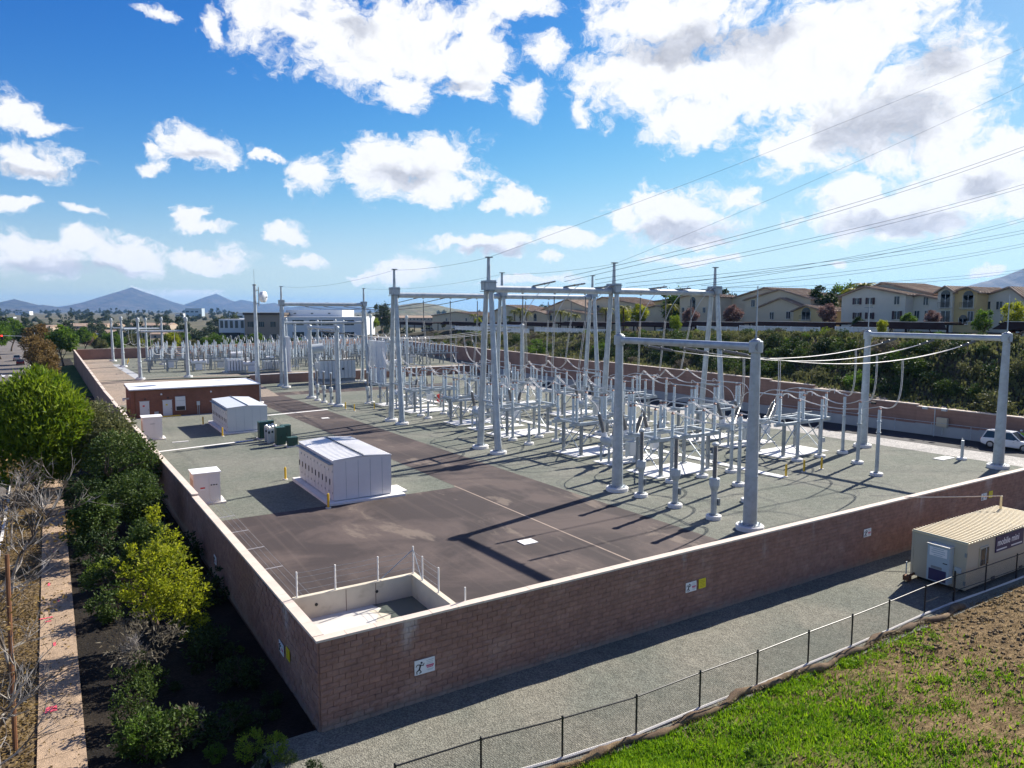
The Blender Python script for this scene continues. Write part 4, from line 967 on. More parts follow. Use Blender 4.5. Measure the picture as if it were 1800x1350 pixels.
for bi, (bx, ph) in enumerate(BAYS):
    for k, Y in enumerate(BRY):
        lab = 'breaker with six grey tilted bushings, %s bay, %s' % (['left', 'right'][bi], ['closest to the front wall', 'between the two tower rows', 'behind the second tower row'][k])
        if first: brp.location = (bx, Y, gz(Y)); brp['label'] = lab; brp['group'] = 'circuit breakers in the main yard'; first = False
        else: dup(brp, (bx, Y, gz(Y)), 0, lab, 'circuit breakers in the main yard')
        mb = MB(); mb.slab([(bx-3.4, Y-1.2, 0.07), (bx+3.4, Y-1.2, 0.07), (bx+3.4, Y+1.2, 0.04), (bx-3.4, Y+1.2, 0.04)], 0.3); struct(mb.build('concrete_pad', 'concrete_pad', None, (0, 0, gz(Y))))

# ------------------------------------------------------------------ single posts
def make_post(top, wh, name='insulator_post'):
    """round pedestal, pipe and a post insulator of height wh on top"""
    t = thing(name, 'x', 'post')
    MB().lathe([(0.5, -0.2), (0.5, 0.2), (0.46, 0.24), (0, 0.24)], 18).build('footing', 'concrete_pad', t)
    MB().lathe([(0.26, 0.24), (0.26, 0.29), (0.16, 0.3)], 12).build('base_plate', 'steel_dark', t)
    s_ = MB().tube((0, 0, 0.25), (0, 0, top-wh), 0.155, 0.14, 10).build('pipe', 'steel', t); smooth_by_angle(s_.data)
    if wh > 0.2:
        ins = link('insulator', M_INS, t, (0, 0, top-wh), scale=(1, 1, wh/2.2)); link('cap', M_CAP, ins, (0, 0, 2.2), scale=(1, 1, 2.2/wh))
        MB().lathe([(0.2, top-wh-0.06), (0.2, top-wh)], 10).build('flange', 'steel_dark', t)
    else: MB().box((0, 0, top-0.05), (0.3, 0.3, 0.1)).build('top_plate', 'steel_dark', t)
    return t
pp = make_post(5.4, 1.85); pshort = make_post(2.2, 0.0, 'stub_post')
def place(proto, used, x, y, lab, grp, g0=None):
    z = gz(y) if g0 is None else g0
    if not used: proto.location = (x, y, z); proto['label'] = lab; proto['group'] = grp; used.append(1)
    else: dup(proto, (x, y, z), 0, lab, grp)
u1 = []; u2 = []; GP = 'pale insulator posts carrying the jumpers'
for bi, (bx, ph) in enumerate(BAYS):
    side = ['left', 'right'][bi]
    for k, X in enumerate(ph):
        place(pp, u1, X, 19.25, 'tall insulator post in front of the nearest %s bay switch, %s of three' % (side, ORD[k]), GP)
        place(pp, u1, X, 43.0, 'tall insulator post behind the nearer tower row, %s bay, %s of three' % (side, ORD[k]), GP)
        place(pp, u1, X, 66.5, 'tall insulator post behind the second tower row, %s bay, %s of three' % (side, ORD[k]), GP)
        place(pp, u1, X, 85.0, 'tall insulator post by the distant bus portal, %s bay, %s of three' % (side, ORD[k]), GP)
        if bi == 0 or k < 2: place(pshort, u2, X, 39.8, 'bare stub post under the nearer tower row, %s bay, %s of the row' % (side, ORD[k]), 'stub posts under the towers')
        if bi == 0 or k < 2: place(pshort, u2, X-0.3, 63.5, 'bare stub post under the second tower row, %s bay, %s of the row' % (side, ORD[k]), 'stub posts under the towers')
    place(pp, u1, ph[1]+0.1, 15.6, 'tall insulator post under the near bus, middle of the %s bay' % side, GP)
    place(pp, u1, ph[0]+0.2, 11.9, 'tall insulator post under the near bus, closest to the wall in the %s bay' % side, GP)

# voltage transformers: grey columns on pedestals in a row under the near portal
def make_vt():
    t = thing('voltage_transformer', 'x', 'transformer')
    MB().lathe([(0.5, -0.2), (0.5, 0.22), (0.46, 0.26), (0, 0.26)], 18).build('footing', 'concrete_pad', t)
    MB().lathe([(0.3, 0.26), (0.3, 0.32), (0.2, 0.33)], 12).build('base_plate', 'steel_dark', t)
    MB().tube((0, 0, 0.3), (0, 0, 2.15), 0.19, 0.19, 12).build('pedestal', 'steel', t)
    MB().lathe([(0.19, 1.8), (0.3, 2.12), (0.3, 2.2)], 12).build('bracket', 'steel', t)
    MB().lathe([(0.31, 2.2), (0.34, 2.22), (0.34, 2.64), (0.27, 2.7)], 10).build('tank', 'equip_grey', t)
    b = insulator_mb(2.05, 0.17, (0, 0, 2.7), 10, None, 0.08).build('bushing', 'bushing', t); smooth_by_angle(b.data, 50)
    MB().lathe([(0.14, 4.75), (0.22, 4.8), (0.22, 4.92), (0.08, 5.0)], 10).build('terminal_cap', 'equip_grey', t)
    MB().box((0.25, -0.12, 1.1), (0.16, 0.22, 0.45)).build('junction_box', 'steel_dark', t); MB().tube((0.27, 0.1, 0.3), (0.27, 0.1, 2.2), 0.025, n=5).build('conduit', 'steel', t)
    return t
vt = make_vt(); u3 = []
for k, Y in enumerate((17.1, 13.65, 10.2)): place(vt, u3, 28.6, Y, 'grey voltage transformer column under the near portal, %s from the road-side pole' % ORD[k], 'voltage transformers under the portals')
for k, Y in enumerate((93.1, 89.6, 86.0)): place(vt, u3, 27.6, Y, 'grey voltage transformer column under the distant portal, %s from its rear pole' % ORD[k], 'voltage transformers under the portals')
place(vt, u3, 32.7, 83.9, 'thin voltage transformer column standing right of the distant portal', 'voltage transformers under the portals')

# ------------------------------------------------------------------ jumpers, droppers
JT = 5.75
def jump(pts, lab, grp): 
    o = MB().path(pts, 0.034, 5).build('jumper_cable', 'conductor'); smooth_by_angle(o.data, 60); tag(o, lab, 'cable', grp)
def twin(pts, lab, grp, d=0.09, axis='x'):
    t = thing('dropper', lab, 'cable', tuple(pts[0]), 0, grp); o = Vector(pts[0]); off = Vector((d, 0, 0)) if axis == 'x' else Vector((0, d, 0))
    for s in (-1, 1): MB().path([Vector(p)-o+off*s for p in pts], 0.029, 5).build('conductor', 'conductor', t)
    for i in range(2, len(pts)-1, 3): MB().tube(Vector(pts[i])-o-off, Vector(pts[i])-o+off, 0.025, n=5).build('spacer', 'steel_dark', t)
for bi, (bx, ph) in enumerate(BAYS):
    side = ['left', 'right'][bi]
    for k, X in enumerate(ph):
        tz = lambda y, h=5.85: gz(y)+h
        pt = ['left', 'middle', 'right'][k]
        bxk = [34.5, 36.7, 39.1][k] + (14.7 if bi else 0); by = [10.2, 13.65, 17.1][k]; bz = PZ-0.75-4*1.35*((bxk-28.6)/31.9)*(1-(bxk-28.6)/31.9)
        first_y = [11.9, 15.6, 19.25][k]
        # bus dropper curving down on to the first post, then along the posts to the switch
        px_ = X+(0.2 if k == 0 else 0.1 if k == 1 else 0)
        twin(bez((bxk, by, bz), (bxk+0.2, by, bz-3), (bxk+0.3, by+0.2, tz(by, 5.2)), (px_, first_y, tz(first_y, 5.65)), 14), 'twin dropper from the near bus, %s phase of the %s bay' % (pt, side), 'droppers from the near bus')
        if k < 2: twin(sag((px_, first_y, tz(first_y, 5.65)), (X, 19.25, tz(19.25, 5.65)), 0.5, 8), 'jumper between posts under the bus, %s phase of the %s bay' % (pt, side), 'jumpers between posts')
        twin(bez((X, 19.25, tz(19.25, 5.65)), (X, 20.0, tz(20, 5.5)), (X, 20.3, tz(20.3, 6.3)), (X, 21.0, tz(21, 5.9)), 8), 'short jumper from post to nearest switch, %s phase of the %s bay' % (pt, side), 'short jumpers on to the switches')
        bx_ = bx + [-2.6, 0, 2.6][k]
        for bi_, (sa, br, sb) in enumerate(((22.6, 28.0, 33.3), (46.7, 52.2, 57.6), (71.5, 76.5, 81.6))):
            nm = ['near', 'middle', 'distant'][bi_]
            jump(bez((X, sa+1.6, tz(sa)), (X, sa+2.4, tz(sa, 5.8)), (bx_, br-1.9, tz(br, 5.6)), (bx_, br-1.5, tz(br, 4.5)), 10), 'jumper from switch into the %s breaker, %s phase of the %s bay' % (nm, pt, side), 'jumpers into the breakers')
            jump(bez((bx_, br+1.5, tz(br, 4.5)), (bx_, br+1.9, tz(br, 5.6)), (X, sb-2.4, tz(sb, 5.8)), (X, sb-1.6, tz(sb)), 10), 'jumper out of the %s breaker, %s phase of the %s bay' % (nm, pt, side), 'jumpers out of the breakers')
        for (ya, yb, nm) in ((33.3, 43.0, 'under the nearer tower row'), (57.6, 66.5, 'under the second tower row')):
            twin(sag((X, ya+1.7, tz(ya)), (X, (ya+yb)/2+1.5, tz(ya, 6.9)), 0.55, 8)+sag((X, (ya+yb)/2+1.5, tz(ya, 6.9)), (X, yb, tz(yb, 5.65)), 0.55, 8)[1:], 'wavy twin jumper %s, %s phase of the %s bay' % (nm, pt, side), 'jumpers under the towers')
            twin(sag((X, yb, tz(yb, 5.65)), (X, yb+2.2 if yb < 50 else yb+3.6, tz(yb, 5.85)), 0.2, 6), 'short jumper %s, %s phase of the %s bay' % (nm, pt, side), 'jumpers behind the towers')
        twin(sag((X, 83.3, tz(83)), (X, 85.0, tz(85, 5.65)), 0.2, 5)+bez((X, 85, tz(85, 5.65)), (X, 87, tz(85, 5.4)), (X+0.6, [87.0, 90.4, 93.9][k], 6), (X+0.6, [87.0, 90.4, 93.9][k], 9.0), 9)[1:], 'twin conductor rising to the distant bus, %s phase of the %s bay' % (pt, side), 'droppers from the distant bus')
        # droppers hanging from the tower beams
        for (Y, zz, nm) in ((39.0, BZ-0.1, 'nearer'), (62.4, BZ-0.25, 'second')):
            xx = [32.4, 36.2, 40.2][k] + (15.4 if bi else 0)
            s_ = insulator_mb(2.6, 0.075, (0, 0, -2.9), 8).build('suspension_insulator', 'insulator_string', None, (xx, Y, zz-0.25)); tag(s_, 'dark suspension insulator below the %s row beam, %s phase of the %s bay' % (nm, pt, side), 'insulator', 'suspension insulators on the tower beams')
            twin([Vector((xx, Y, zz-3.1)).lerp(Vector((X, Y+1.6, tz(Y, 6.75))), i/9) for i in range(10)], 'thin twin dropper below the %s row beam, %s phase of the %s bay' % (nm, pt, side), 'droppers from the tower beams')

# ------------------------------------------------------------------ overhead lines leaving over the frame's right edge, and away to the far towers
def span(p, px, py, D, sg, lab, grp, pair=True, r=0.022, ext=1.16):
    q = at_depth(900+(px-900)*ext, 547+(py-547)*ext, D*1.0); p = Vector(p); d = (q-p).normalized()
    t = thing('overhead_line', lab, 'cable', tuple(p), 0, grp); L = (q-p).length
    pts = sag(p, q, sg, 22)
    if pair:
        ins = insulator_mb(2.5, 0.1, tuple((pts[1]-p).normalized()*0.3), 8, tuple((pts[1]-p).normalized())).build('insulator_string', 'bushing', t)
    for s in ((-1, 1) if pair else (0,)):
        MB().path([w-p+Vector((0, 0, 0.22*s)) for w in pts[1 if pair else 0:]], r, 5).build('conductor', 'cable_dark', t)
for bi, ends in enumerate(((252, 318, 400), (371, 418, 467))):
    for k, py in enumerate(ends):
        xx = [32.4, 36.2, 40.2][k] + (15.4 if bi else 0)
        span((xx+0.8, 38.95, BZ+0.27), 1800, py, 95+8*k+22*bi, [1.6, 1.4, 1.2][k], 'twin line leaving the nearer tower beam to the upper right, %s of the %s bay' % (ORD[k], ['left', 'right'][bi]), 'overhead lines to the right')
        # jumper loop from the line end down to the dropper
        jump(bez((xx+3.0, 38.4, BZ+0.75), (xx+0.8, 38.4, BZ-0.6), (xx+0.2, 38.6, BZ-2), (xx, 39, BZ-3.2), 8), 'slack loop from the line end to its dropper, %s of the %s bay' % (ORD[k], ['left', 'right'][bi]), 'slack loops at the tower beam')
span((28.6, 39, 18.3), 1800, 92, 110, 0.8, 'thin shield wire from the road-side tower spire to the upper right', 'shield wires', False, 0.014)
span((44.1, 39, 18.2), 1800, 142, 110, 0.8, 'thin shield wire from the middle tower spire to the upper right', 'shield wires', False, 0.014)
def plain(p, q, sg, lab, grp, r=0.014): wire('overhead_line', sag(p, q, sg, 16), r, 'cable_dark', lab, 'cable', grp, 5)
plain((28.5, 62.4, 18.2), (28.6, 39, 18.3), 0.3, 'thin shield wire between the two road-side tower spires', 'shield wires'); plain((28.9, 119, 17.8), (28.5, 62.4, 18.2), 0.8, 'thin shield wire back to the left far tower spire', 'shield wires')
plain((45.3, 119, 17.7), (44.0, 62.4, 18.1), 0.8, 'thin shield wire back to the right far tower spire', 'shield wires'); plain((44, 62.4, 18.1), (44.1, 39, 18.2), 0.3, 'thin shield wire between the two middle tower spires', 'shield wires')
for k, xx in enumerate((32.4, 36.2, 40.2)):
    p = Vector((xx, 63.0, BZ-0.3)); q = Vector((xx+0.8, 118.6, 14.1)); pts = sag(p, q, 1.1, 20)
    t = thing('overhead_line', 'twin line from the second tower row to the far A-frames, %s from the road' % ORD[k], 'cable', tuple(p), 0, 'lines to the far towers')
    for (i, j) in ((0, 1), (20, 19)):
        a, b = pts[i]-p, pts[j]-p; insulator_mb((b-a).length-0.2, 0.08, tuple(a), 8, tuple((b-a).normalized())).build('insulator_string', 'insulator_string', t)
    for s in (-1, 1): MB().path([w-p+Vector((0.12*s, 0, 0)) for w in pts[1:20]], 0.024, 5).build('conductor', 'cable_dark', t)
# ------------------------------------------------------------------ switchgear houses, cabinets, control building
def switchgear(x0, y0, x1, y1, h, lab, body, roofm, ndoor, ribs):
    g0 = gz(y0); t = thing('switchgear_house', lab, 'building', (x0, y0, g0)); W_, L_ = x1-x0, y1-y0; dz = gz(y1)-gz(y0)
    MB().span(-0.55, -0.5, -0.6, W_+0.9, L_+0.3, 0.16).build('plinth', 'concrete_pad', t)
    MB().span(W_+0.9, 0.6, -0.6, W_+1.5, 2.6, 0.1).build('step', 'concrete_pad', t)
    MB().prism([(0, 0.22), (W_, 0.22), (W_, h-0.02), (W_/2, h+0.12), (0, h-0.02)], 0.0, L_).build('body', body, t)
    MB().span(0.06, 0.06, 0.14, W_-0.06, L_-0.06, 0.22).build('base_frame', 'steel_dark', t)
    mid = W_/2; a = math.atan2(0.32, mid)
    for s, x_a, x_b in ((0, -0.04, mid), (1, mid, W_+0.04)):
        mb = MB(); za, zb = (h-0.02, h+0.14) if s == 0 else (h+0.14, h-0.02)
        mb.slab([(x_a, -0.04, za+0.06), (x_b, -0.04, zb+0.06), (x_b, L_+0.04, zb+0.06), (x_a, L_+0.04, za+0.06)], 0.05); rf = mb.build('roof', roofm, t)
        if ribs:
            n = int(L_/0.42)
            for i in range(n+1):
                y = 0.0+L_*i/n; m2 = MB(); m2.tube((x_a+0.05, y, za+0.085), (x_b-0.05 if s == 0 else x_b-0.05, y, zb+0.085), 0.03, n=4); m2.build('roof_seam', roofm, rf)
    MB().tube((mid, -0.12, h+0.24), (mid, L_+0.12, h+0.24), 0.05, n=6).build('ridge_cap', 'steel_dark', t)
    if ribs:
        for i in range(22): MB().box((mid, 0.2+i*L_/22.5, h+0.27), (0.12, 0.1, 0.05)).build('ridge_clip', 'black', t)
    dw = L_/ndoor
    for i in range(ndoor):       # doors on the long side towards the left wall
        y = dw*(i+0.5); d = MB().box((-0.02, y, 0.22+(h-0.5)/2), (0.05, dw-0.06, h-0.55)).build('door', body, t)
        MB().box((-0.07, y+dw*0.28, h*0.48), (0.05, 0.05, 0.42)).build('handle', 'black', d)
        for z in (0.75, h-0.75): MB().box((-0.055, y-dw*0.36, z), (0.03, 0.05, 0.14)).build('hinge', 'steel_dark', d)
        if i % 2: MB().box((-0.05, y, h-0.75), (0.012, dw*0.4, 0.16)).build('nameplate', 'sign_white', d)
    MB().span(-0.3, 0, h-0.25, -0.02, L_, h-0.2).build('drip_edge', 'steel_dark', t)
    for i in range(1, int(W_/0.9)+1): MB().box((i*0.9, -0.008, 0.22+(h-0.3)/2), (0.02, 0.016, h-0.35)).build('panel_joint', 'steel', t)
    return t
switchgear(9.2, 27.3, 13.5, 36.0, 3.05, 'near white metal switchgear house with ribbed roof and a row of doors', 'lilac_metal', 'white_roof', 10, True)
switchgear(8.9, 64.9, 13.3, 75.2, 2.95, 'pale blue metal switchgear house in front of the brick building', 'blue_metal', 'pale_metal', 10, False)
def cabinet(x0, y0, w, d, h, lab, detail):
    g0 = gz(y0); t = thing('equipment_cabinet', lab, 'cabinet', (x0, y0, g0))
    MB().span(-0.1, -0.15, -0.3, w+0.35, d+0.1, 0.12).build('plinth', 'concrete', t)
    MB().span(0, 0, 0.12, w, d, h).build('body', 'lilac_metal', t); MB().span(-0.08, -0.08, h, w+0.08, d+0.08, h+0.07).build('roof', 'white_roof', t)
    da = MB().span(0.1, -0.03, 0.3, w*0.55, 0.0, h-0.2).build('door', 'lilac_metal', t); db = MB().span(w*0.6, -0.03, 0.3, w-0.1, 0.0, h-0.2).build('door', 'lilac_metal', t)
    if detail:
        MB().box((0.14, -0.05, h*0.42), (0.05, 0.04, 0.12)).build('handle', 'black', da); MB().box((w*0.33, -0.035, h*0.55), (0.3, 0.01, 0.1)).build('notice', 'red', da); MB().box((w*0.33, -0.035, h*0.55-0.11), (0.3, 0.01, 0.12)).build('notice', 'sign_white', da)
        for i in range(3): MB().box((w*0.66+i*0.17, -0.04, h*0.62), (0.1, 0.02, 0.07)).build('vent_slot', 'black', db)
    else: MB().box((w*0.5, -0.04, h*0.72), (0.5, 0.02, 0.04)).build('vent_slot', 'steel_dark', t)
    for i in range(4): MB().box((-0.012, d*(0.2+0.2*i), h*0.5), (0.024, d*0.15, h*0.6)).build('side_panel', 'coping', t)
cabinet(0.75, 32.0, 1.75, 1.7, 2.25, 'near white metal cabinet standing beside the left wall', True); cabinet(0.2, 64.9, 1.9, 1.9, 2.5, 'white metal cabinet beside the left wall in front of the brick building', False)

# brick control building
t = thing('control_building', 'long low red brick control building with flat white roof', 'building', (0.5, 86.2, -1.15)); bw, bd, bh = 16.6, 9.5, 3.75
MB().span(0, 0, -0.3, bw, bd, bh).build('wall', 'red_brick', t)
r_ = MB().span(-0.15, -0.15, bh, bw+0.15, bd+0.15, bh+0.16).build('roof', 'white_roof', t); MB().span(-0.2, -0.2, bh-0.14, bw+0.2, bd+0.2, bh-0.001).build('roof_edge', 'rust', t)
for i, x in enumerate((1.6, 4.4)):
    d = MB().box((x, -0.03, 1.1), (1.15, 0.06, 2.2)).build('door', 'pale_metal', t); MB().box((x+0.45, -0.08, 1.05), (0.06, 0.06, 0.14)).build('handle', 'steel_dark', d); MB().box((x-0.1, -0.07, 1.6), (0.25, 0.012, 0.2)).build('notice', 'red' if i == 0 else 'sign_yellow', d)
    MB().box((x, -0.02, 2.23), (1.3, 0.08, 0.06)).build('door_frame', 'steel', t); MB().box((x+0.1, -0.1, 2.55), (0.2, 0.2, 0.16)).build('lamp', 'black', t)
ac = MB().box((6.0, -0.22, 1.7), (1.25, 0.44, 1.9)).build('air_conditioner', 'pale_metal', t); MB().box((6.0, -0.445, 1.05), (1.1, 0.012, 0.55)).build('grille', 'black', ac); MB().box((6.0, -0.445, 2.1), (1.1, 0.01, 0.03)).build('panel_seam', 'steel_dark', ac)
MB().box((3.0, -0.14, 0.45), (0.5, 0.26, 0.6)).build('meter_box', 'equip_grey', t)
m_ = MB().box((8.3, -0.1, 1.55), (0.42, 0.2, 0.55)).build('junction_box', 'equip_grey', t)
for dx_ in (-0.1, 0.1): MB().tube((8.3+dx_, -0.08, 0), (8.3+dx_, -0.08, 1.3), 0.04, n=6).build('conduit', 'steel', t)
for x in (3.7, 10.0): MB().lathe([(0.0, 0), (0.12, 0.03), (0.12, 0.18), (0.05, 0.25)], 8, (x, -0.12, 2.95)).build('flood_lamp', 'white_paint', t)
MB().tube((0.5, -0.06, 0), (0.5, -0.06, 3.6), 0.05, n=6).build('downpipe', 'rust', t)
c_ = MB().box((-0.5, 1.2, 2.6), (0.8, 0.2, 0.2)).build('camera_bracket', 'equip_grey', t); MB().box((-0.8, 1.0, 2.45), (0.25, 0.45, 0.2)).build('security_camera', 'white_paint', t)
tag(MB().span(0, 0, 0, 3.2, 0.18, 0.18).build('kerb_stop', 'kerb_yellow', None, (3.2, 85.0, gz(85)+0.01)), 'yellow kerb stop at the doors of the brick building', 'kerb')
tag(MB().span(0, 0, 0, 1.6, 0.25, 0.06).build('kerb_stop', 'concrete_pad', None, (2.7, 61.8, gz(61.8))), 'short white concrete strip on the gravel by the left wall cabinet', 'kerb')
tag(MB().tube((0, 0, -0.1), (0, 0, 1.6), 0.06, n=8).build('steel_stake', 'rust', None, (-0.7, 88, gz(88))), 'rusty stake between the left wall and the brick building', 'post')

# green pad-mounted boxes and meters
def pad_box(x, y, w, d, h, lab, m_='green_box'):
    t = thing('pad_box', lab, 'cabinet', (x, y, gz(y)), 0, 'pad mounted boxes beside the road')
    MB().span(-0.15, -0.15, -0.2, w+0.15, d+0.15, 0.12).build('plinth', 'concrete', t); MB().span(0, 0, 0.12, w, d, h).build('body', m_, t); MB().span(-0.04, -0.04, h, w+0.04, d+0.04, h+0.05).build('lid', m_, t)
    MB().span(0.05, -0.02, 0.2, w*0.48, 0, h-0.08).build('door', m_, t); MB().span(w*0.52, -0.02, 0.2, w-0.05, 0, h-0.08).build('door', m_, t); MB().box((w*0.5, -0.04, h*0.5), (0.05, 0.04, 0.18)).build('handle', 'black', t)
pad_box(11.0, 58.6, 0.95, 0.95, 1.85, 'dark green box at the back left of the cluster beside the road'); pad_box(11.55, 53.3, 0.9, 0.9, 1.9, 'tall dark green box in front of the meter columns'); pad_box(12.6, 55.4, 0.95, 0.9, 1.75, 'dark green box at the right of the cluster beside the road'); pad_box(12.4, 52.0, 0.95, 0.7, 0.95, 'low dark green box nearest in the cluster beside the road')
pad_box(12.25, 60.3, 0.7, 0.7, 1.7, 'dark green box hidden behind the meter columns')
for i in range(6):
    x, y = 11.35+0.42*(i % 3), 55.9+1.2*(i//3)+0.3*(i % 3); t = thing('meter_column', 'grey meter column among the dark green boxes', 'meter', (x, y, gz(y)), 0, 'grey meters between the green boxes')
    MB().box((0, 0, 0.75), (0.3, 0.28, 1.5)).build('body', 'equip_grey', t); MB().lathe([(0.16, 1.5), (0.16, 1.72), (0.1, 1.8)], 10).build('dome', 'aluminium', t); MB().box((0, -0.15, 1.15), (0.2, 0.02, 0.25)).build('dial_window', 'dark_glass', t)

# bollards
def make_bollard():
    t = thing('bollard', 'x', 'bollard'); MB().lathe([(0.085, 0), (0.085, 0.98), (0.06, 1.04), (0.0, 1.05)], 10).build('post', 'yellow', t); MB().lathe([(0.2, -0.05), (0.2, 0.06), (0.1, 0.07)], 10).build('collar', 'concrete', t); return t
bo = make_bollard(); ub = []; GB = 'yellow bollards around the yard'
for x, y, lab in [(8.5, 26.4, 'yellow bollard at the near corner of the near switchgear house'), (8.3, 37.1, 'yellow bollard at the far door end of the near switchgear house'), (8.0, 63.3, 'yellow bollard at the near corner of the blue switchgear house'), (7.6, 74.2, 'yellow bollard left of the blue switchgear house'),
  (42.8, 15.6, 'yellow bollard at the end of the cable trench'), (45.5, 15.9, 'yellow bollard right of the cable trench, middle of three'), (47.7, 15.8, 'yellow bollard right of the cable trench, rightmost of three'), (27.6, 79.3, 'yellow bollard beside the distant bus pole, farther of the pair'), (27.9, 76.4, 'yellow bollard beside the distant bus pole, nearer of the pair'), (31.0, 76.7, 'yellow bollard left of the behind-tower switch stand')]: place(bo, ub, x, y, lab, GB)
for k, px in enumerate((181, 192, 204, 217)):
    p = on_plane(px, 676, -1.0); place(bo, ub, p.x, p.y, 'yellow bollard in the row behind the brick building, %s from the left' % ORD[k], GB, -1.0)
for k, (px, py) in enumerate(((226, 637), (224, 640))):
    p = on_plane(px, py, FARZ); place(bo, ub, p.x, p.y, 'small yellow bollard beside the far left poles, %s' % ['left', 'right'][k], GB, FARZ)

# microwave mast
t = thing('microwave_mast', 'tall slender steel mast with a white dish behind the brick building', 'mast', (18.8, 95.0, gz(95))); H = 17.3+1.24
s_ = pole_mb(H, 0.42, 0.2, 14).build('shaft', 'steel', t); smooth_by_angle(s_.data); round_base(0.8, 0.25).build('footing', 'concrete_pad', t)
MB().tube((0, 0, H), (0, 0, H+2.3), 0.025, n=6).build('whip_antenna', 'steel_dark', t); MB().lathe([(0.28, H-0.2), (0.28, H)], 10).build('top_cap', 'steel_dark', t)
MB().tube((0.55, -0.2, H-3.4), (0.55, -0.2, H-0.4), 0.07, n=6).build('mount_pipe', 'steel_dark', t)
for z in (H-2.9, H-0.9): MB().tube((0, 0, z), (0.6, -0.2, z), 0.06, n=6).build('mount_arm', 'steel_dark', t)
ax_ = Vector((0.75, -0.65, -0.05)).normalized(); dsh = MB().lathe([(0.0, 0.0), (0.35, 0.02), (0.8, 0.2), (0.86, 0.4), (0.86, 0.75), (0.8, 0.8), (0.45, 0.98), (0.0, 1.05)], 20, (0.75, -0.3, H-1.9), tuple(ax_)).build('dish', 'white_paint', t); smooth_by_angle(dsh.data)
MB().lathe([(0.0, 0), (0.12, 0.01), (0.12, 0.12), (0, 0.13)], 10, tuple(Vector((0.75, -0.3, H-1.9))+ax_*1.02), tuple(ax_)).build('feed', 'steel_dark', dsh)

# ------------------------------------------------------------------ by the hillside road: SUV, person, post sign, wall lamps
def wheel(parent, x, y, r=0.36, w=0.24):
    wl = MB().tube((x, y-w/2, r), (x, y+w/2, r), r, n=18).build('wheel', 'rubber', parent); MB().tube((x, y-w/2-0.012, r), (x, y+w/2+0.012, r), r*0.62, n=14).build('rim', 'car_silver', wl)
def car(name, lab, loc, rz, paint, suv=True):
    t = thing(name, lab, 'car', loc, rz)
    H = 1.68 if suv else 1.45
    low = [(-2.3, 0.42), (-2.33, 0.75), (-2.25, 0.98), (-1.2, 1.02), (0.9, 1.0), (1.5, 0.95), (2.15, 0.82), (2.32, 0.62), (2.3, 0.35), (1.9, 0.28), (-1.9, 0.28)]
    b = MB().prism(low, -0.9, 0.9).build('body', paint, t); bv = b.modifiers.new('bevel', 'BEVEL'); bv.width = 0.09; bv.segments = 3; bv.limit_method = 'ANGLE'; bv.angle_limit = rad(25)
    x0, x1, x2, x3 = (-2.15, -1.85, 0.25, 1.05) if suv else (-1.9, -1.2, 0.15, 1.0)
    cab = MB()
    for x, z, w in ((x0, 0.98, 0.84), (x1, H-0.05, 0.66), (x2, H, 0.66), (x3, 0.98, 0.84)): cab.v += [(x, -w, z), (x, w, z)]
    cab.f = [(0, 1, 3, 2), (2, 3, 5, 4), (4, 5, 7, 6), (0, 2, 4, 6), (1, 7, 5, 3)]; cab.m = [0]*5
    gl = cab.build('glasshouse', 'dark_glass', t)
    rf = MB().slab([(x1-0.05, -0.68, H+0.03), (x2+0.05, -0.68, H+0.04), (x2+0.05, 0.68, H+0.04), (x1-0.05, 0.68, H+0.03)], 0.06).build('roof', paint, t)
    for s in (-1, 1):
        for (xa, za, xb, zb) in ((x0, 1.0, x1, H), (-0.75, 1.0, -0.7, H), (x2, H, x3, 1.0)): MB().tube((xa, s*(0.85 if za < 1.2 else 0.67), za), (xb, s*(0.67 if zb > 1.2 else 0.85), zb), 0.045, n=6).build('pillar', paint, t)
        if suv: MB().tube((-1.6, s*0.6, H+0.07), (0.1, s*0.6, H+0.07), 0.025, n=6).build('roof_rail', 'steel_dark', t)
        MB().box((0.75, s*0.97, 1.02), (0.18, 0.16, 0.12)).build('mirror', paint, t)
        for xd in (-0.45, 0.55): MB().box((xd, s*0.905, 0.8), (0.14, 0.02, 0.03)).build('door_handle', 'steel_dark', t)
        MB().box((2.2, s*0.62, 0.72), (0.2, 0.4, 0.14)).build('headlight', 'sign_white', t); MB().box((-2.28, s*0.68, 0.8), (0.12, 0.3, 0.16)).build('tail_light', 'red', t)
        for xw in (-1.42, 1.42): wheel(t, xw, s*0.82)
    return t
p = on_plane(1757, 790, 0, -0.0); car('parked_car', 'white estate car parked below the retaining wall', (71.0, 11.6, gz(11)), rad(-86), 'car_white')
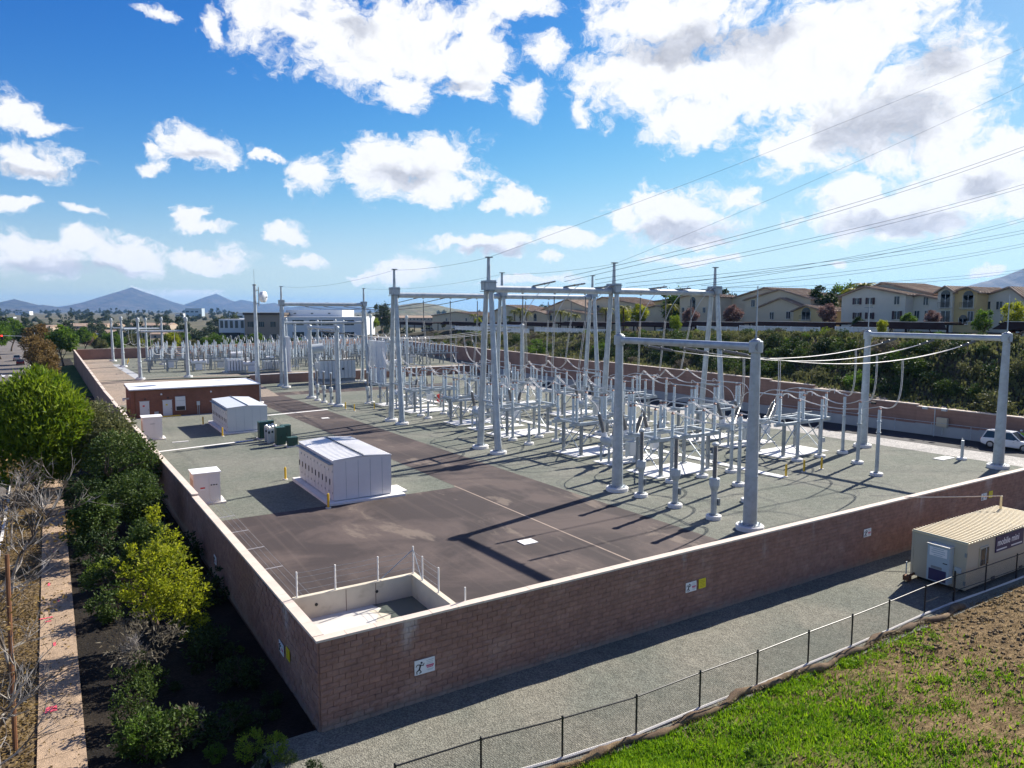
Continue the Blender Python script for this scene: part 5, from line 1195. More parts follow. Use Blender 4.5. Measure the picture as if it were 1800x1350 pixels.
def person(name, lab, loc, rz, top, bottom):
    t = thing(name, lab, 'person', loc, rz)
    me = bpy.data.meshes.new('body'); V = {'pel': (0, 0, 0.95), 'waist': (0, 0, 1.1), 'chest': (0.02, 0, 1.35), 'neck': (0.03, 0, 1.5), 'head': (0.05, 0, 1.62), 'crown': (0.05, 0, 1.73)}
    names_ = list(V); vs = [V[k] for k in names_]; ed = [(0, 1), (1, 2), (2, 3), (3, 4), (4, 5)]; rd = [0.155, 0.145, 0.17, 0.065, 0.095, 0.07]
    for s in (-1, 1):
        b = len(vs); vs += [(0, s*0.1, 0.88), (0.03, s*0.11, 0.48), (0, s*0.12, 0.09), (0.14, s*0.13, 0.05)]; rd += [0.1, 0.065, 0.05, 0.045]; ed += [(0, b), (b, b+1), (b+1, b+2), (b+2, b+3)]
        b = len(vs); vs += [(0.0, s*0.2, 1.42), (0.06, s*0.28, 1.16), (0.24, s*0.2, 1.02), (0.32, s*0.17, 1.0)]; rd += [0.07, 0.052, 0.04, 0.038]; ed += [(2, b), (b, b+1), (b+1, b+2), (b+2, b+3)]
        h = len(vs)
        for q in range(4): vs += [(0.39, s*0.17+0.02*(q-1.5), 1.0-0.005*q)]; rd += [0.011]; ed += [(b+3, h+q)]
    me.from_pydata(vs, ed, []); me.materials.append(MATS[top]); o = link('body', me, t)
    sk = o.modifiers.new('skin', 'SKIN')
    for i, r__ in enumerate(rd): me.skin_vertices[0].data[i].radius = (r__, r__)
    me.skin_vertices[0].data[0].use_root = True
    o.modifiers.new('sub', 'SUBSURF').levels = 1; o.modifiers['sub'].render_levels = 2
    MB().lathe([(0.0, 1.48), (0.075, 1.53), (0.1, 1.63), (0.085, 1.72), (0.0, 1.76)], 12, (0.055, 0, 0)).build('head', 'skin', t)
    MB().lathe([(0.115, 1.68), (0.115, 1.72), (0.09, 1.79), (0.0, 1.82)], 14, (0.05, 0, 0)).build('hard_hat', 'sign_white', t)
    for s in (-1, 1): MB().path([(0, s*0.1, 0.98), (0.03, s*0.11, 0.5), (0, s*0.12, 0.1)], 0.1, 10, [0.125, 0.09, 0.08]).build('trouser_leg', bottom, t); MB().box((0.05, s*0.12, 0.05), (0.28, 0.1, 0.1)).build('shoe', 'black', t)
    return t
person('person', 'person in a bright yellow-green vest standing beside the white car', (72.45, 11.35, gz(11)), PI, 'hivis', 'denim')
q = on_plane(170/1.0, 690, -1.4); person('person', 'person in a bright green top in the shade outside the left wall', tuple(on_plane(123, 684, -1.45)), 0, 'hivis', 'denim')
t = thing('sign_post', 'short steel post with a tan box on the gravel near the hillside road', 'post', (61.8, 11.5, gz(11)))
round_base(0.42, 0.2).build('footing', 'concrete_pad', t); MB().tube((0, 0, 0.1), (0, 0, 1.75), 0.13, n=10).build('post', 'steel', t); MB().tube((0.3, 0.2, 0.9), (0.3, 0.2, 1.9), 0.04, n=6).build('conduit', 'steel', t)
tag(MB().span(0, 0, 0, 2.1, 0.9, 0.05).build('concrete_slab', 'concrete_pad', None, (60.0, 12.2, gz(12))), 'pale concrete slab on the gravel left of the tan box post', 'slab')
t = thing('wall_cabinet', 'tan electrical box on the retaining wall left of the white car', 'cabinet', (73.0, 19.0, gz(19)+1.1)); MB().box((-0.2, 0, 0.5), (0.35, 1.1, 0.95)).build('box', 'trailer_tan', t); MB().tube((-0.12, 0, -0.9), (-0.12, 0, 0.05), 0.05, n=6).build('conduit', 'steel', t)
for k, (px, y_) in enumerate(((1630, 27.5), (1685, 19.7))):
    t = thing('flood_light', 'flood light on a bent pole against the retaining wall, %s' % ['single head', 'double head'][k], 'lamp', (hill_line(y_)-0.7, y_, gz(y_)))
    MB().tube((0, 0, 0), (0, 0, 3.0), 0.05, n=6).build('pole', 'steel', t); MB().tube((0, 0, 3.0), (0, -0.9, 3.05), 0.04, n=6).build('arm', 'steel', t); MB().box((-0.1, -1.0, 3.0), (0.3, 0.5, 0.25)).build('lamp_head', 'equip_grey' if k else 'black', t)
    if k: MB().tube((0, 0, 3.0), (0, 0.9, 3.05), 0.04, n=6).build('arm', 'steel', t); MB().box((-0.1, 1.0, 3.0), (0.3, 0.5, 0.25)).build('lamp_head', 'equip_grey', t)
hr = thing('handrail', 'thin steel rail running along the foot of the retaining wall', 'railing', (72.6, 4, gz(4)))
MB().tube((0, 0, 1.5), (-0.1, 36, 1.05), 0.03, n=5).build('rail', 'steel', hr)
for i in range(10): MB().tube((-0.03, i*4, 0), (-0.03, i*4, 1.5-0.0125*i*4), 0.03, n=5).build('post', 'steel', hr)

# ------------------------------------------------------------------ site trailer
TX, TY, TL, TW, TH = 28.75, -4.95, 8.2, 2.5, 2.45
t = thing('site_trailer', 'tan ribbed-roof site office trailer beside the near wall', 'trailer', (TX, TY, 0))
MB().span(0, 0, 0.22, TL, TW, TH-0.06).build('body', 'trailer_tan', t); MB().span(0.2, 0.2, 0.05, TL-0.2, TW-0.2, 0.22).build('chassis', 'black', t)
rf = MB().span(-0.04, -0.04, TH-0.06, TL+0.04, TW+0.04, TH).build('roof', 'trailer_roof', t)
nr = 32
for i in range(nr): x = 0.05+(TL-0.1)*i/(nr-1); MB().prism([(x-0.05, TH), (x-0.03, TH+0.055), (x+0.03, TH+0.055), (x+0.05, TH)], -0.02, TW+0.02).build('roof_rib', 'trailer_roof', rf)
for x in (0.02, TL-0.02):
    for y in (0.02, TW-0.02): MB().box((x, y, TH/2+0.1), (0.1, 0.1, TH-0.25)).build('corner_post', 'trailer_tan', t)
ac = MB().box((-0.22, 1.05, 1.25), (0.4, 1.0, 1.75)).build('air_conditioner', 'ac_blue', t)
MB().box((-0.427, 1.05, 0.7), (0.012, 0.8, 0.55)).build('grille', 'sign_navy', ac); MB().box((-0.426, 1.1, 1.06), (0.01, 0.5, 0.12)).build('vent', 'steel_dark', ac); MB().box((-0.426, 1.05, 1.82), (0.01, 0.8, 0.42)).build('notice', 'sign_white', ac)
for i in range(4): MB().box((-0.433, 1.05, 1.97-i*0.1), (0.006, [0.5, 0.62, 0.62, 0.4][i], 0.035)).build('print_line', 'ac_blue', ac)
MB().box((-0.24, 1.05, 2.15), (0.45, 1.04, 0.05)).build('rain_cap', 'aluminium', ac); MB().box((-0.425, 0.72, 1.35), (0.012, 0.2, 0.04)).build('badge', 'black', ac)
MB().box((-0.03, 0.32, 1.1), (0.05, 0.3, 0.25)).build('outlet_cover', 'equip_grey', t)
w_ = MB().box((1.55, -0.03, 1.6), (0.85, 0.06, 0.95)).build('window', 'trailer_tan', t); MB().box((1.55, -0.05, 1.6), (0.7, 0.06, 0.8)).build('pane', 'dark_glass', w_); MB().box((1.62, -0.075, 1.6), (0.05, 0.03, 0.8)).build('mullion', 'steel', w_)
sg = MB().box((4.0, -0.03, 1.95), (2.75, 0.04, 0.78)).build('sign_panel', 'sign_navy', t)
text_obj('mobile mini', 0.46, 'sign_white', sg, (2.75, -0.055, 2.02), (PI/2, 0, 0), 'lettering', 'LEFT', 0.002, True)
for x0_, w2 in ((3.2, 1.0), (4.7, 1.1)): MB().box((x0_, -0.052, 1.68), (w2, 0.006, 0.07)).build('print_line', 'sign_white', sg)
for x in (2.6, 5.4): MB().box((x, -0.01, 0.32), (0.35, 0.03, 0.14)).build('fork_pocket', 'black', t)
for z in (0.55, 1.9): MB().box((-0.02, 0.02, z), (0.05, 0.1, 0.2)).build('lock_bar', 'steel_dark', t)
hb = thing('tow_hitch', 'rusty red tow hitch on the gravel at the trailer end', 'hitch', (28.2, -2.6, 0)); MB().tube((0, 0, 0.25), (0.6, 0, 0.3), 0.06, n=6).build('bar', 'rust', hb); MB().box((-0.05, 0, 0.2), (0.25, 0.3, 0.25)).build('coupler', 'rust', hb); MB().tube((0.2, 0.2, 0.05), (0.2, 0.2, 0.9), 0.03, n=6).build('jack', 'steel', hb)
sm = thing('service_mast', 'pale bent conduit reaching from the wall top to the trailer roof', 'conduit', (36.4, -2.9, 2.47)); MB().tube((0, 0, 0), (0, 0, 0.75), 0.06, n=8).build('pipe', 'trailer_roof', sm)
MB().path(sag((0, 0, 0.75), (-4.0, 3.0, 0.55), 0.02, 6), 0.03, 6).build('conduit', 'coping', sm)
# ------------------------------------------------------------------ black chain link fence
def mesh_mat():
    m = bpy.data.materials.new('chain_link'); m.use_nodes = True; T = NT(m.node_tree); b = T.n['Principled BSDF']; b.inputs['Base Color'].default_value = (0.02, 0.02, 0.022, 1); b.inputs['Roughness'].default_value = 0.5
    tc = T.node('ShaderNodeTexCoord').outputs['Object']; x, y, z = T.sep(tc); fr = []
    for sgn in (1, -1):
        u = T.math('FRACT', T.math('MULTIPLY', T.math('ADD', x, T.math('MULTIPLY', z, sgn)), 1/0.07)); fr.append(T.math('LESS_THAN', u, 0.085))
    a = T.math('MAXIMUM', fr[0], fr[1]); tr_ = T.node('ShaderNodeBsdfTransparent'); mx = T.node('ShaderNodeMixShader'); T.l.new(a, mx.inputs[0]); T.l.new(tr_.outputs[0], mx.inputs[1]); T.l.new(b.outputs[0], mx.inputs[2]); T.l.new(mx.outputs[0], T.n['Material Output'].inputs[0]); MATS['chain_link'] = m
mesh_mat()
cf = thing('chain_link_fence', 'black chain link fence between the gravel track and the grassy bank', 'fence')
FX = [0.6, 3.1, 5.65, 8.3, 11.1, 13.9, 16.8, 19.5, 22.1, 25.0, 27.4, 30.0, 32.9, 35.8, 38.7]
FY = [-4.6, -4.75, -5.1, -5.35, -5.32, -5.35, -5.3, -5.3, -5.25, -5.15, -5.15, -5.25, -5.3, -5.3, -5.3]
for i, (x, y) in enumerate(zip(FX, FY)):
    hh = 1.3 if i != 10 else 1.45; MB().tube((0, 0, -0.2), (0, 0, hh), 0.032 if i != 10 else 0.045, n=8).build('post', 'black_metal', cf, (x, y, 0)); MB().lathe([(0.0, hh), (0.04, hh), (0.04, hh+0.03), (0.0, hh+0.06)], 8).build('post_cap', 'black_metal', cf, (x, y, 0))
for (xa, ya), (xb, yb) in zip(zip(FX, FY), list(zip(FX, FY))[1:]):
    L = math.hypot(xb-xa, yb-ya); an = math.atan2(yb-ya, xb-xa); MB().tube((0, 0, 1.26), (L, 0, 1.26), 0.024, n=8).build('top_rail', 'black_metal', cf, (xa, ya, 0), an)
    MB().poly([(0, 0.0, 0.03), (L, 0.0, 0.03), (L, 0.0, 1.25), (0, 0.0, 1.25)]).build('mesh_panel', 'chain_link', cf, (xa, ya, 0), an)
    if xa > 24: MB().tube((0, 0, 0.55), (L, 0, 0.55), 0.018, n=6).build('mid_rail', 'black_metal', cf, (xa, ya, 0), an)
mb = MB(); pts = [(x, y-0.02, 0.03) for x, y in zip(FX, FY)]; mb.path(pts, 0.05, 6); tag(mb.build('concrete_edging', 'concrete'), 'thin pale concrete edging under the chain link fence', 'edging')
# straw wattle along the foot of the bank
pts = []; rads = []; x = 2.0
while x < 27.4:
    yb_ = -5.55-0.12*math.sin(x*0.8)-0.1*math.sin(x*2.3); pts.append((x, yb_-0.06, 0.06+0.02*math.sin(x*5)+random.uniform(-0.015, 0.02))); rads.append(0.12+0.035*math.sin(x*3.1)+random.uniform(-0.015, 0.025)); x += 0.16
o = MB().path(pts, 0.1, 9, rads).build('straw_wattle', 'wattle', smooth=True); tag(o, 'brown straw wattle roll lying along the foot of the fence', 'wattle')
# ------------------------------------------------------------------ power transformer between the far towers
t = thing('power_transformer', 'large pale blue-grey power transformer with ribbed radiators between the far towers', 'transformer', (39.8, 121.5, -1.365))
MB().span(-4.2, -1.6, 0, 4.3, 3.4, 0.35).build('plinth', 'concrete', t); MB().span(-3.4, 0.2, 0.9, 3.6, 2.8, 4.2).build('tank', 'blue_metal', t)
MB().span(-3.6, -1.0, 0.35, 3.8, 3.0, 0.9).build('skid', 'steel_dark', t)
for i in range(9): MB().span(-3.5+i*0.82, -1.3, 1.0, -3.5+i*0.82+0.74, 0.1, 4.6).build('radiator', 'blue_metal', t)
for i in range(2): MB().span(-3.5, -1.1, 4.6+0*i, 3.85, -0.9+0.8*i, 4.75).build('header', 'steel_dark', t)
cn = MB().tube((-4.6, 1.2, 6.9), (-2.2, 1.2, 7.1), 0.95, n=20).build('conservator', 'equip_grey', t); smooth_by_angle(cn.data)
for x in (-4.2, -3.0): MB().tube((x+0.9, 1.2, 4.0), (x, 1.2, 6.1), 0.1, n=6).build('conservator_leg', 'steel', t)
MB().path([(-4.5, 0.4, 6.2), (-4.9, 0, 4.5), (-3.9, -0.3, 2.5), (-3.5, 0, 1.5)], 0.18, 8).build('oil_pipe', 'equip_grey', t)
for i in range(3):
    b = insulator_mb(2.6, 0.2, (-1.6+i*1.9, 1.8, 4.2), 10, (0, 0.15, 1)).build('bushing', 'bushing', t); b2 = insulator_mb(1.4, 0.15, (-1.6+i*1.5, 0.7, 4.2), 10).build('bushing', 'porcelain', t)
MB().box((1.2, -1.33, 2.9), (0.45, 0.05, 0.4)).build('gauge_plate', 'black', t)
def firewall(x, y, g0, w, h, lab):
    t = thing('fire_wall', lab, 'wall', (x, y, g0)); n = 6
    for i in range(n): MB().box((0.0, w*(i+0.5)/n, h/2), (0.5 if i % 2 else 0.42, w/n-0.02, h)).build('panel', 'white_paint', t)
    MB().box((0, w/2, 0.1), (0.8, w+0.3, 0.3)).build('footing', 'concrete_pad', t)
firewall(46.6, 111.5, -1.365, 8.0, 8.6, 'tall white ribbed fire wall right of the power transformer'); p = on_plane(510, 654, FARZ); firewall(p.x, p.y, FARZ, 5, 7.5, 'white ribbed fire wall left of the power transformer')
# ------------------------------------------------------------------ far yard: poles, racks of insulators, white breakers
def fpole(px, py, ptop, lab, r0=0.36):
    b = on_plane(px, py, FARZ); tz_ = on_y(px-1, ptop, b.y).z; portal_pole(b.x, b.y, lab, tz_, False, FARZ, r0, 0.2); return b, tz_
A1, z1 = fpole(247, 667, 559, 'far left bus pole nearest the brick building'); A2, z2 = fpole(331, 663, 558, 'far bus pole standing right of the pair behind the brick building')
B1, z3 = fpole(217, 645, 557, 'far left bus pole in the second pair'); B2, z4 = fpole(287, 641, 558, 'far bus pole in the middle of the left far group'); C1, z5 = fpole(199, 635, 560, 'far left bus pole in the last pair'); C2, z6 = fpole(259, 634, 559, 'far bus pole at the back of the left far group')
for (a, b, z_, lab) in ((A1, A2, 9.3, 'first beam among the far left poles'), (B1, B2, 9.0, 'second beam among the far left poles'), (C1, C2, 8.8, 'last beam among the far left poles')): beam((a.x, a.y, z_), (b.x, b.y, z_), 0.22, lab)
for k, (px, py) in enumerate(((560, 655), (591, 652), (605, 640), (716, 648), (653, 640), (520, 645), (505, 648))):
    b = on_plane(px, py, FARZ); portal_pole(b.x, b.y, 'slim far yard pole behind the transformer, %s counted' % ORD[k], on_y(px, [563, 562, 563, 555, 553, 566, 560][k], b.y).z, False, FARZ, 0.33, 0.2)
def rack_mesh(arch, seed):
    r_ = random.Random(seed); mb = MB()
    for x in (-3.6, 0, 3.6):
        for y in (-1, 1): mb.box((x, y, 1.3), (0.2, 0.2, 2.6))
    for y in (-1, 1): mb.box((0, y, 2.6), (8.4, 0.24, 0.24))
    for x in (-3.6, 3.6): mb.tube((x, -1, 0.2), (x, 1, 2.4), 0.05, n=4); mb.tube((x-0.0, 1, 0.2), (x, -1, 2.4), 0.05, n=4)
    mb.cur = 1
    for x in (-3.2, -1.1, 1.0, 3.1):
        for y in (-1, 1): mb.lathe([(0.07, 2.7), (0.115, 3.0), (0.08, 3.6), (0.115, 3.9), (0.115, 4.5), (0.07, 4.7)], 6, (x+r_.uniform(-0.1, 0.1), y, 0))
    mb.cur = 2
    for x in (-3.2, -1.1, 1.0, 3.1):
        mb.tube((x, -1.2, 4.8), (x, 1.2, 4.8), 0.05, n=5)
        if arch:
            pts = [(x, -1+(-1.3)*(1-math.cos(PI*i/10)), 4.8+1.15*math.sin(PI*i/10)) for i in range(11)]; mb.path(pts, 0.055, 5)
    mb.cur = 3
    for x in (-3.2, -1.1, 1.0, 3.1): mb.lathe([(0.13, 4.7), (0.13, 4.85)], 6, (x, 1, 0))
    return mb.mesh('bus_rack', ['steel_dark', 'porcelain', 'aluminium', 'copper_cap'])
RACK = [rack_mesh(False, 1), rack_mesh(True, 2)]
k = 0
for j, Y in enumerate((140, 149, 158, 167, 177, 187, 197)):
    for i in range(8):
        X = 10.5+i*8.9+random.uniform(-0.6, 0.6)+0.12*(Y-140)
        if X > 80 or (j == 0 and i < 2): continue
        o = link('bus_rack', RACK[1 if (i > 1 and j in (2, 3, 5, 6)) else 0], None, (X, Y, FARZ), 0 if j % 2 else PI); tag(o, 'rack of pale insulators, far yard, %s row, %s from the left' % (ORD[j], ORD[i]), 'switch', 'insulator racks in the far yard')
def breaker_mesh():
    mb = MB(); mb.box((0, 0, 0.9), (1.4, 1.0, 1.3)); mb.cur = 1; mb.tube((-1.6, 0, 2.0), (1.6, 0, 2.0), 0.5, n=10)
    for x in (-1.1, 0, 1.1):
        for s in (-1, 1): mb.cur = 2; mb.tube((x, s*0.3, 2.3), (x+0.1*s, s*1.1, 4.2), 0.19, 0.15, 8)
    mb.cur = 3
    for x in (-1.2, 1.2): mb.box((x, 0, 0.8), (0.16, 0.9, 1.6))
    return mb.mesh('tank_breaker', ['white_paint', 'white_paint', 'bushing', 'steel'])
TB = breaker_mesh()
for k, (px, py) in enumerate(((362, 641), (388, 648), (350, 652), (300, 648), (420, 640), (470, 632), (442, 655), (600, 650), (560, 640), (690, 652), (720, 640))):
    b = on_plane(px, py, FARZ); tag(link('tank_breaker', TB, None, tuple(b), random.uniform(-0.2, 0.2)), 'white tank breaker in the far yard, %s from the left' % ORD[k], 'breaker', 'white breakers in the far yard')
# cabinets and a smaller transformer right of the mast
def far_transformer(px, py, lab, s=1.0):
    b = on_plane(px, py, FARZ); t = thing('station_transformer', lab, 'transformer', tuple(b)); t.scale = (s,)*3
    MB().box((0, 0, 1.4), (4.2, 2.4, 2.4)).build('tank', 'equip_grey', t); MB().box((0, 0, 0.1), (5, 3, 0.25)).build('plinth', 'concrete', t)
    for i in range(8): MB().box((-1.8+i*0.5, -1.5, 1.4), (0.36, 0.6, 2.0)).build('radiator', 'white_paint', t)
    for i in range(3): insulator_mb(1.5, 0.16, (-1.2+i*1.2, 0.2, 2.6), 8).build('bushing', 'bushing', t)
    MB().tube((-1.2, 0.9, 3.3), (1.2, 0.9, 3.3), 0.45, n=12).build('conservator', 'white_paint', t); MB().box((2.6, -0.6, 1.2), (0.9, 1.0, 1.9)).build('cabinet', 'green_box', t)
far_transformer(418, 654, 'grey station transformer left of the slender dish mast', 1.15); far_transformer(476, 650, 'smaller grey station transformer behind the slender dish mast', 0.8)
# loops hanging off the far poles
for k, (a, z_) in enumerate(((A1, 8.9), (B1, 8.6), (C1, 8.4))):
    for i in range(3):
        p0 = a.lerp([A2, B2, C2][k], 0.25+0.25*i); jump(bez((p0.x, p0.y, z_), (p0.x-0.3, p0.y+0.4, z_-3.5), (p0.x+0.6, p0.y+1.0, z_-5), (p0.x+2.6, p0.y+2.0, FARZ+5), 12), 'curved conductor hanging below the %s far left beam, %s of three' % (ORD[k], ORD[i]), 'loops below the far beams')
# red gear seen between the stands
tag(MB().box((0, 0, 0.75), (0.9, 0.6, 1.1)).tube((-0.3, -0.2, 0), (-0.3, -0.2, 1.5), 0.05, n=6).tube((0.3, -0.2, 0), (0.3, -0.2, 1.5), 0.05, n=6).build('equipment_cart', 'red', None, (42.6, 78.8, gz(78))), 'small bright red cart on the gravel between the switch stands', 'cart')
# ------------------------------------------------------------------ hillside terrace: apartments, carports, white fence
def window(parent, X, y, z, w, h, arch=False, shut=False, rail=False):
    """opening in a facade that faces -X"""
    f_ = MB().box((X-0.04, y, z), (0.1, w+0.2, h+0.2)).build('window', 'stucco_grey', parent)
    MB().box((X-0.075, y, z), (0.06, w, h)).build('pane', 'dark_glass', f_); MB().box((X-0.115, y, z), (0.03, 0.06, h)).build('mullion', 'white_paint', f_); MB().box((X-0.12, y, z-h/2-0.1), (0.2, w+0.3, 0.1)).build('sill', 'stucco_grey', f_)
    if arch: MB().tube((X-0.105, y, z+h/2), (X-0.05, y, z+h/2), w/2, n=16).build('arch', 'dark_glass', f_)
    if shut:
        for s in (-1, 1): MB().box((X-0.1, y+s*(w/2+0.25), z), (0.06, 0.42, h+0.1)).build('shutter', 'shutter', f_)
    if rail:
        MB().box((X-0.35, y, z-h/2+0.1), (0.6, w+0.5, 0.12)).build('balcony_floor', 'stucco_grey', f_)
        MB().box((X-0.62, y, z-h/2+1.0), (0.06, w+0.5, 0.06)).build('balcony_rail', 'black_metal', f_)
        for i in range(9): MB().box((X-0.62, y-(w+0.4)/2+(w+0.4)*i/8, z-h/2+0.55), (0.03, 0.03, 0.9)).build('baluster', 'black_metal', f_)
def wing(parent, X, px0, px1, pe, pr, depth, m_, over=0.5, ridge=None):
    """gabled wing with its gable towards -X; pixel columns and heights are read on the plane x = X"""
    pm = (px0+px1)/2; ya, yb = on_x(px0, pe, X).y, on_x(px1, pe, X).y; y0, y1 = min(ya, yb), max(ya, yb)
    ez = on_x(pm, pe, X).z; rz_ = on_x(pm, pr, X).z; gb = shelf((y0+y1)/2)-0.6; ym = (y0+y1)/2 if ridge is None else on_x(ridge, pr, X).y
    MB().prism([(y0, gb), (y1, gb), (y1, ez), (ym, rz_), (y0, ez)], X, X+depth, 'YZ').build('wall', m_, parent)
    for (ys, s) in ((y0, -1), (y1, 1)):
        sl = (rz_-ez)/max(0.1, abs(ys-ym)); yo = ys+s*over; zo = ez-sl*over; mb = MB()
        mb.slab([(X-over, ym, rz_+0.22), (X+depth+over, ym, rz_+0.22), (X+depth+over, yo, zo+0.22), (X-over, yo, zo+0.22)], 0.2); rf = mb.build('roof', 'tile_roof', parent)
        # tile courses as raised ribs running down the slope
        n = max(4, int((depth+2*over)/0.9))
        for i in range(n): xx = X-over+0.2+(depth+2*over-0.4)*i/(n-1); MB().tube((xx, ym, rz_+0.27), (xx, yo, zo+0.27), 0.09, n=4).build('tile_row', 'tile_roof', rf)
    return y0, y1, ez, rz_
mat('tile_roof', (0.31, 0.215, 0.15), 0.9, 0, 0.25, 0.8, 0.4, 6, (0.40, 0.30, 0.22), (0.5, 0.45, 0.6))
def win_px(parent, X, lst):
    for (px, py, w, h, *k) in lst: p = on_x(px, py, X); window(parent, X, p.y, p.z, w, h, **(k[0] if k else {}))
XA = 120.0
t = thing('apartment_house', 'grey stucco apartment house with dark shutters and two balcony gables', 'house')
wing(t, XA+5, 1500, 1640, 519, 498, 14, 'stucco_grey', ridge=1551); wing(t, XA, 1480, 1592, 520, 505, 9, 'stucco_grey', ridge=1521); wing(t, XA+1.5, 1649, 1675, 513, 505, 10, 'stucco_grey'); wing(t, XA+2.2, 1674, 1718, 514, 507, 10, 'stucco_yellow', ridge=1702)
wing(t, XA+2.6, 1584, 1650, 527, 520, 6, 'stucco_grey')
S = dict(shut=True); win_px(t, XA, [(1507, 529.5, 0.85, 1.1, S), (1530, 529, 0.85, 1.1, S), (1507, 555, 0.85, 1.1, S), (1529, 555, 0.85, 1.1, S), (1577, 528, 0.9, 1.4), (1577, 554, 0.9, 1.4, S)])
win_px(t, XA+1.5, [(1662, 530, 1.5, 2.4, dict(arch=True, rail=True)), (1662, 557, 1.5, 2.0, dict(rail=True))]); win_px(t, XA+2.2, [(1702, 531, 1.6, 2.2, dict(arch=True, rail=True)), (1706, 556, 0.8, 1.6), (1693, 565, 1.3, 0.9, dict(arch=True))]); win_px(t, XA+2.6, [(1628, 529, 0.8, 1.4), (1612, 553, 0.8, 1.3), (1630, 553, 0.8, 1.3)])
t = thing('apartment_house', 'tan stucco apartment house with a broad tiled gable at the right frame edge', 'house')
wing(t, XA+6, 1716, 1800, 525, 507, 12, 'stucco_grey', ridge=1776); wing(t, XA+10, 1780, 1850, 524, 512, 10, 'stucco_cream'); win_px(t, XA+6, [(1736, 537, 0.9, 1.3), (1757, 537, 0.9, 1.3)])
XB = 126.0
t = thing('apartment_house', 'tan apartment house with overlapping tiled gables behind the carports', 'house')
wing(t, XB+6, 1278, 1420, 527, 507, 14, 'stucco_cream', ridge=1345); wing(t, XB+2, 1310, 1425, 527, 510, 9, 'stucco_cream', ridge=1371); wing(t, XB, 1335, 1410, 540, 525, 8, 'stucco_cream', ridge=1373); wing(t, XB-1.5, 1395, 1448, 547, 538, 8, 'stucco_yellow', ridge=1416); wing(t, XB+8, 1400, 1452, 524, 516, 8, 'stucco_yellow')
win_px(t, XB+6, [(1300, 555, 1.1, 1.5)]); win_px(t, XB+2, [(1324, 533, 1.0, 1.5), (1390, 531, 0.9, 1.2)]); win_px(t, XB, [(1357, 555, 1.0, 1.5), (1386, 554, 1.0, 1.5)]); win_px(t, XB-1.5, [(1417, 556, 2.0, 1.7, dict(arch=True, rail=True))])
XC = 124.0
t = thing('apartment_house', 'tan apartment house with stacked balconies behind the right tower', 'house')
wing(t, XC+5, 1150, 1262, 530, 524, 10, 'stucco_yellow', ridge=1200); wing(t, XC, 1195, 1246, 523, 518, 10, 'stucco_cream'); wing(t, XC+3, 1128, 1180, 545, 538, 7, 'stucco_cream')
win_px(t, XC, [(1218, 537, 1.7, 2.4, dict(arch=True, rail=True)), (1219, 557, 1.7, 1.9, dict(rail=True)), (1201, 545, 0.8, 1.2), (1238, 545, 0.8, 1.2)])
XD = 118.0
t = thing('apartment_house', 'cream apartment house with red tiled gables behind the palms', 'house')
wing(t, XD+6, 950, 1045, 547, 527, 12, 'stucco_cream', ridge=997); wing(t, XD+10, 1030, 1120, 536, 523, 12, 'stucco_cream', ridge=1060); wing(t, XD, 928, 962, 553, 547, 9, 'stucco_cream', ridge=942); wing(t, XD+1, 955, 1035, 553, 546, 8, 'stucco_cream')
win_px(t, XD, [(941, 560, 1.6, 1.6, dict(arch=True))]); win_px(t, XD+1, [(968, 559, 1.5, 1.5), (1000, 560, 1.2, 1.3)]); win_px(t, XD+10, [(1052, 541, 1.1, 1.4), (1052, 558, 1.1, 1.4), (1076, 541, 1.1, 1.4), (1090, 556, 1.1, 1.4), (1105, 541, 1.1, 1.4)])
t = thing('apartment_house', 'cream house with low red roof left of the palms', 'house'); wing(t, XD+4, 868, 935, 548, 537, 10, 'stucco_cream', ridge=890); win_px(t, XD+4, [(885, 556, 1.2, 1.4), (915, 556, 1.2, 1.4)])
t = thing('apartment_house', 'small peach house seen low behind the left tower leg', 'house'); wing(t, XD+10, 760, 850, 556, 549, 12, 'stucco_cream'); win_px(t, XD+10, [(785, 562, 1.2, 1.2), (820, 562, 1.2, 1.2)])
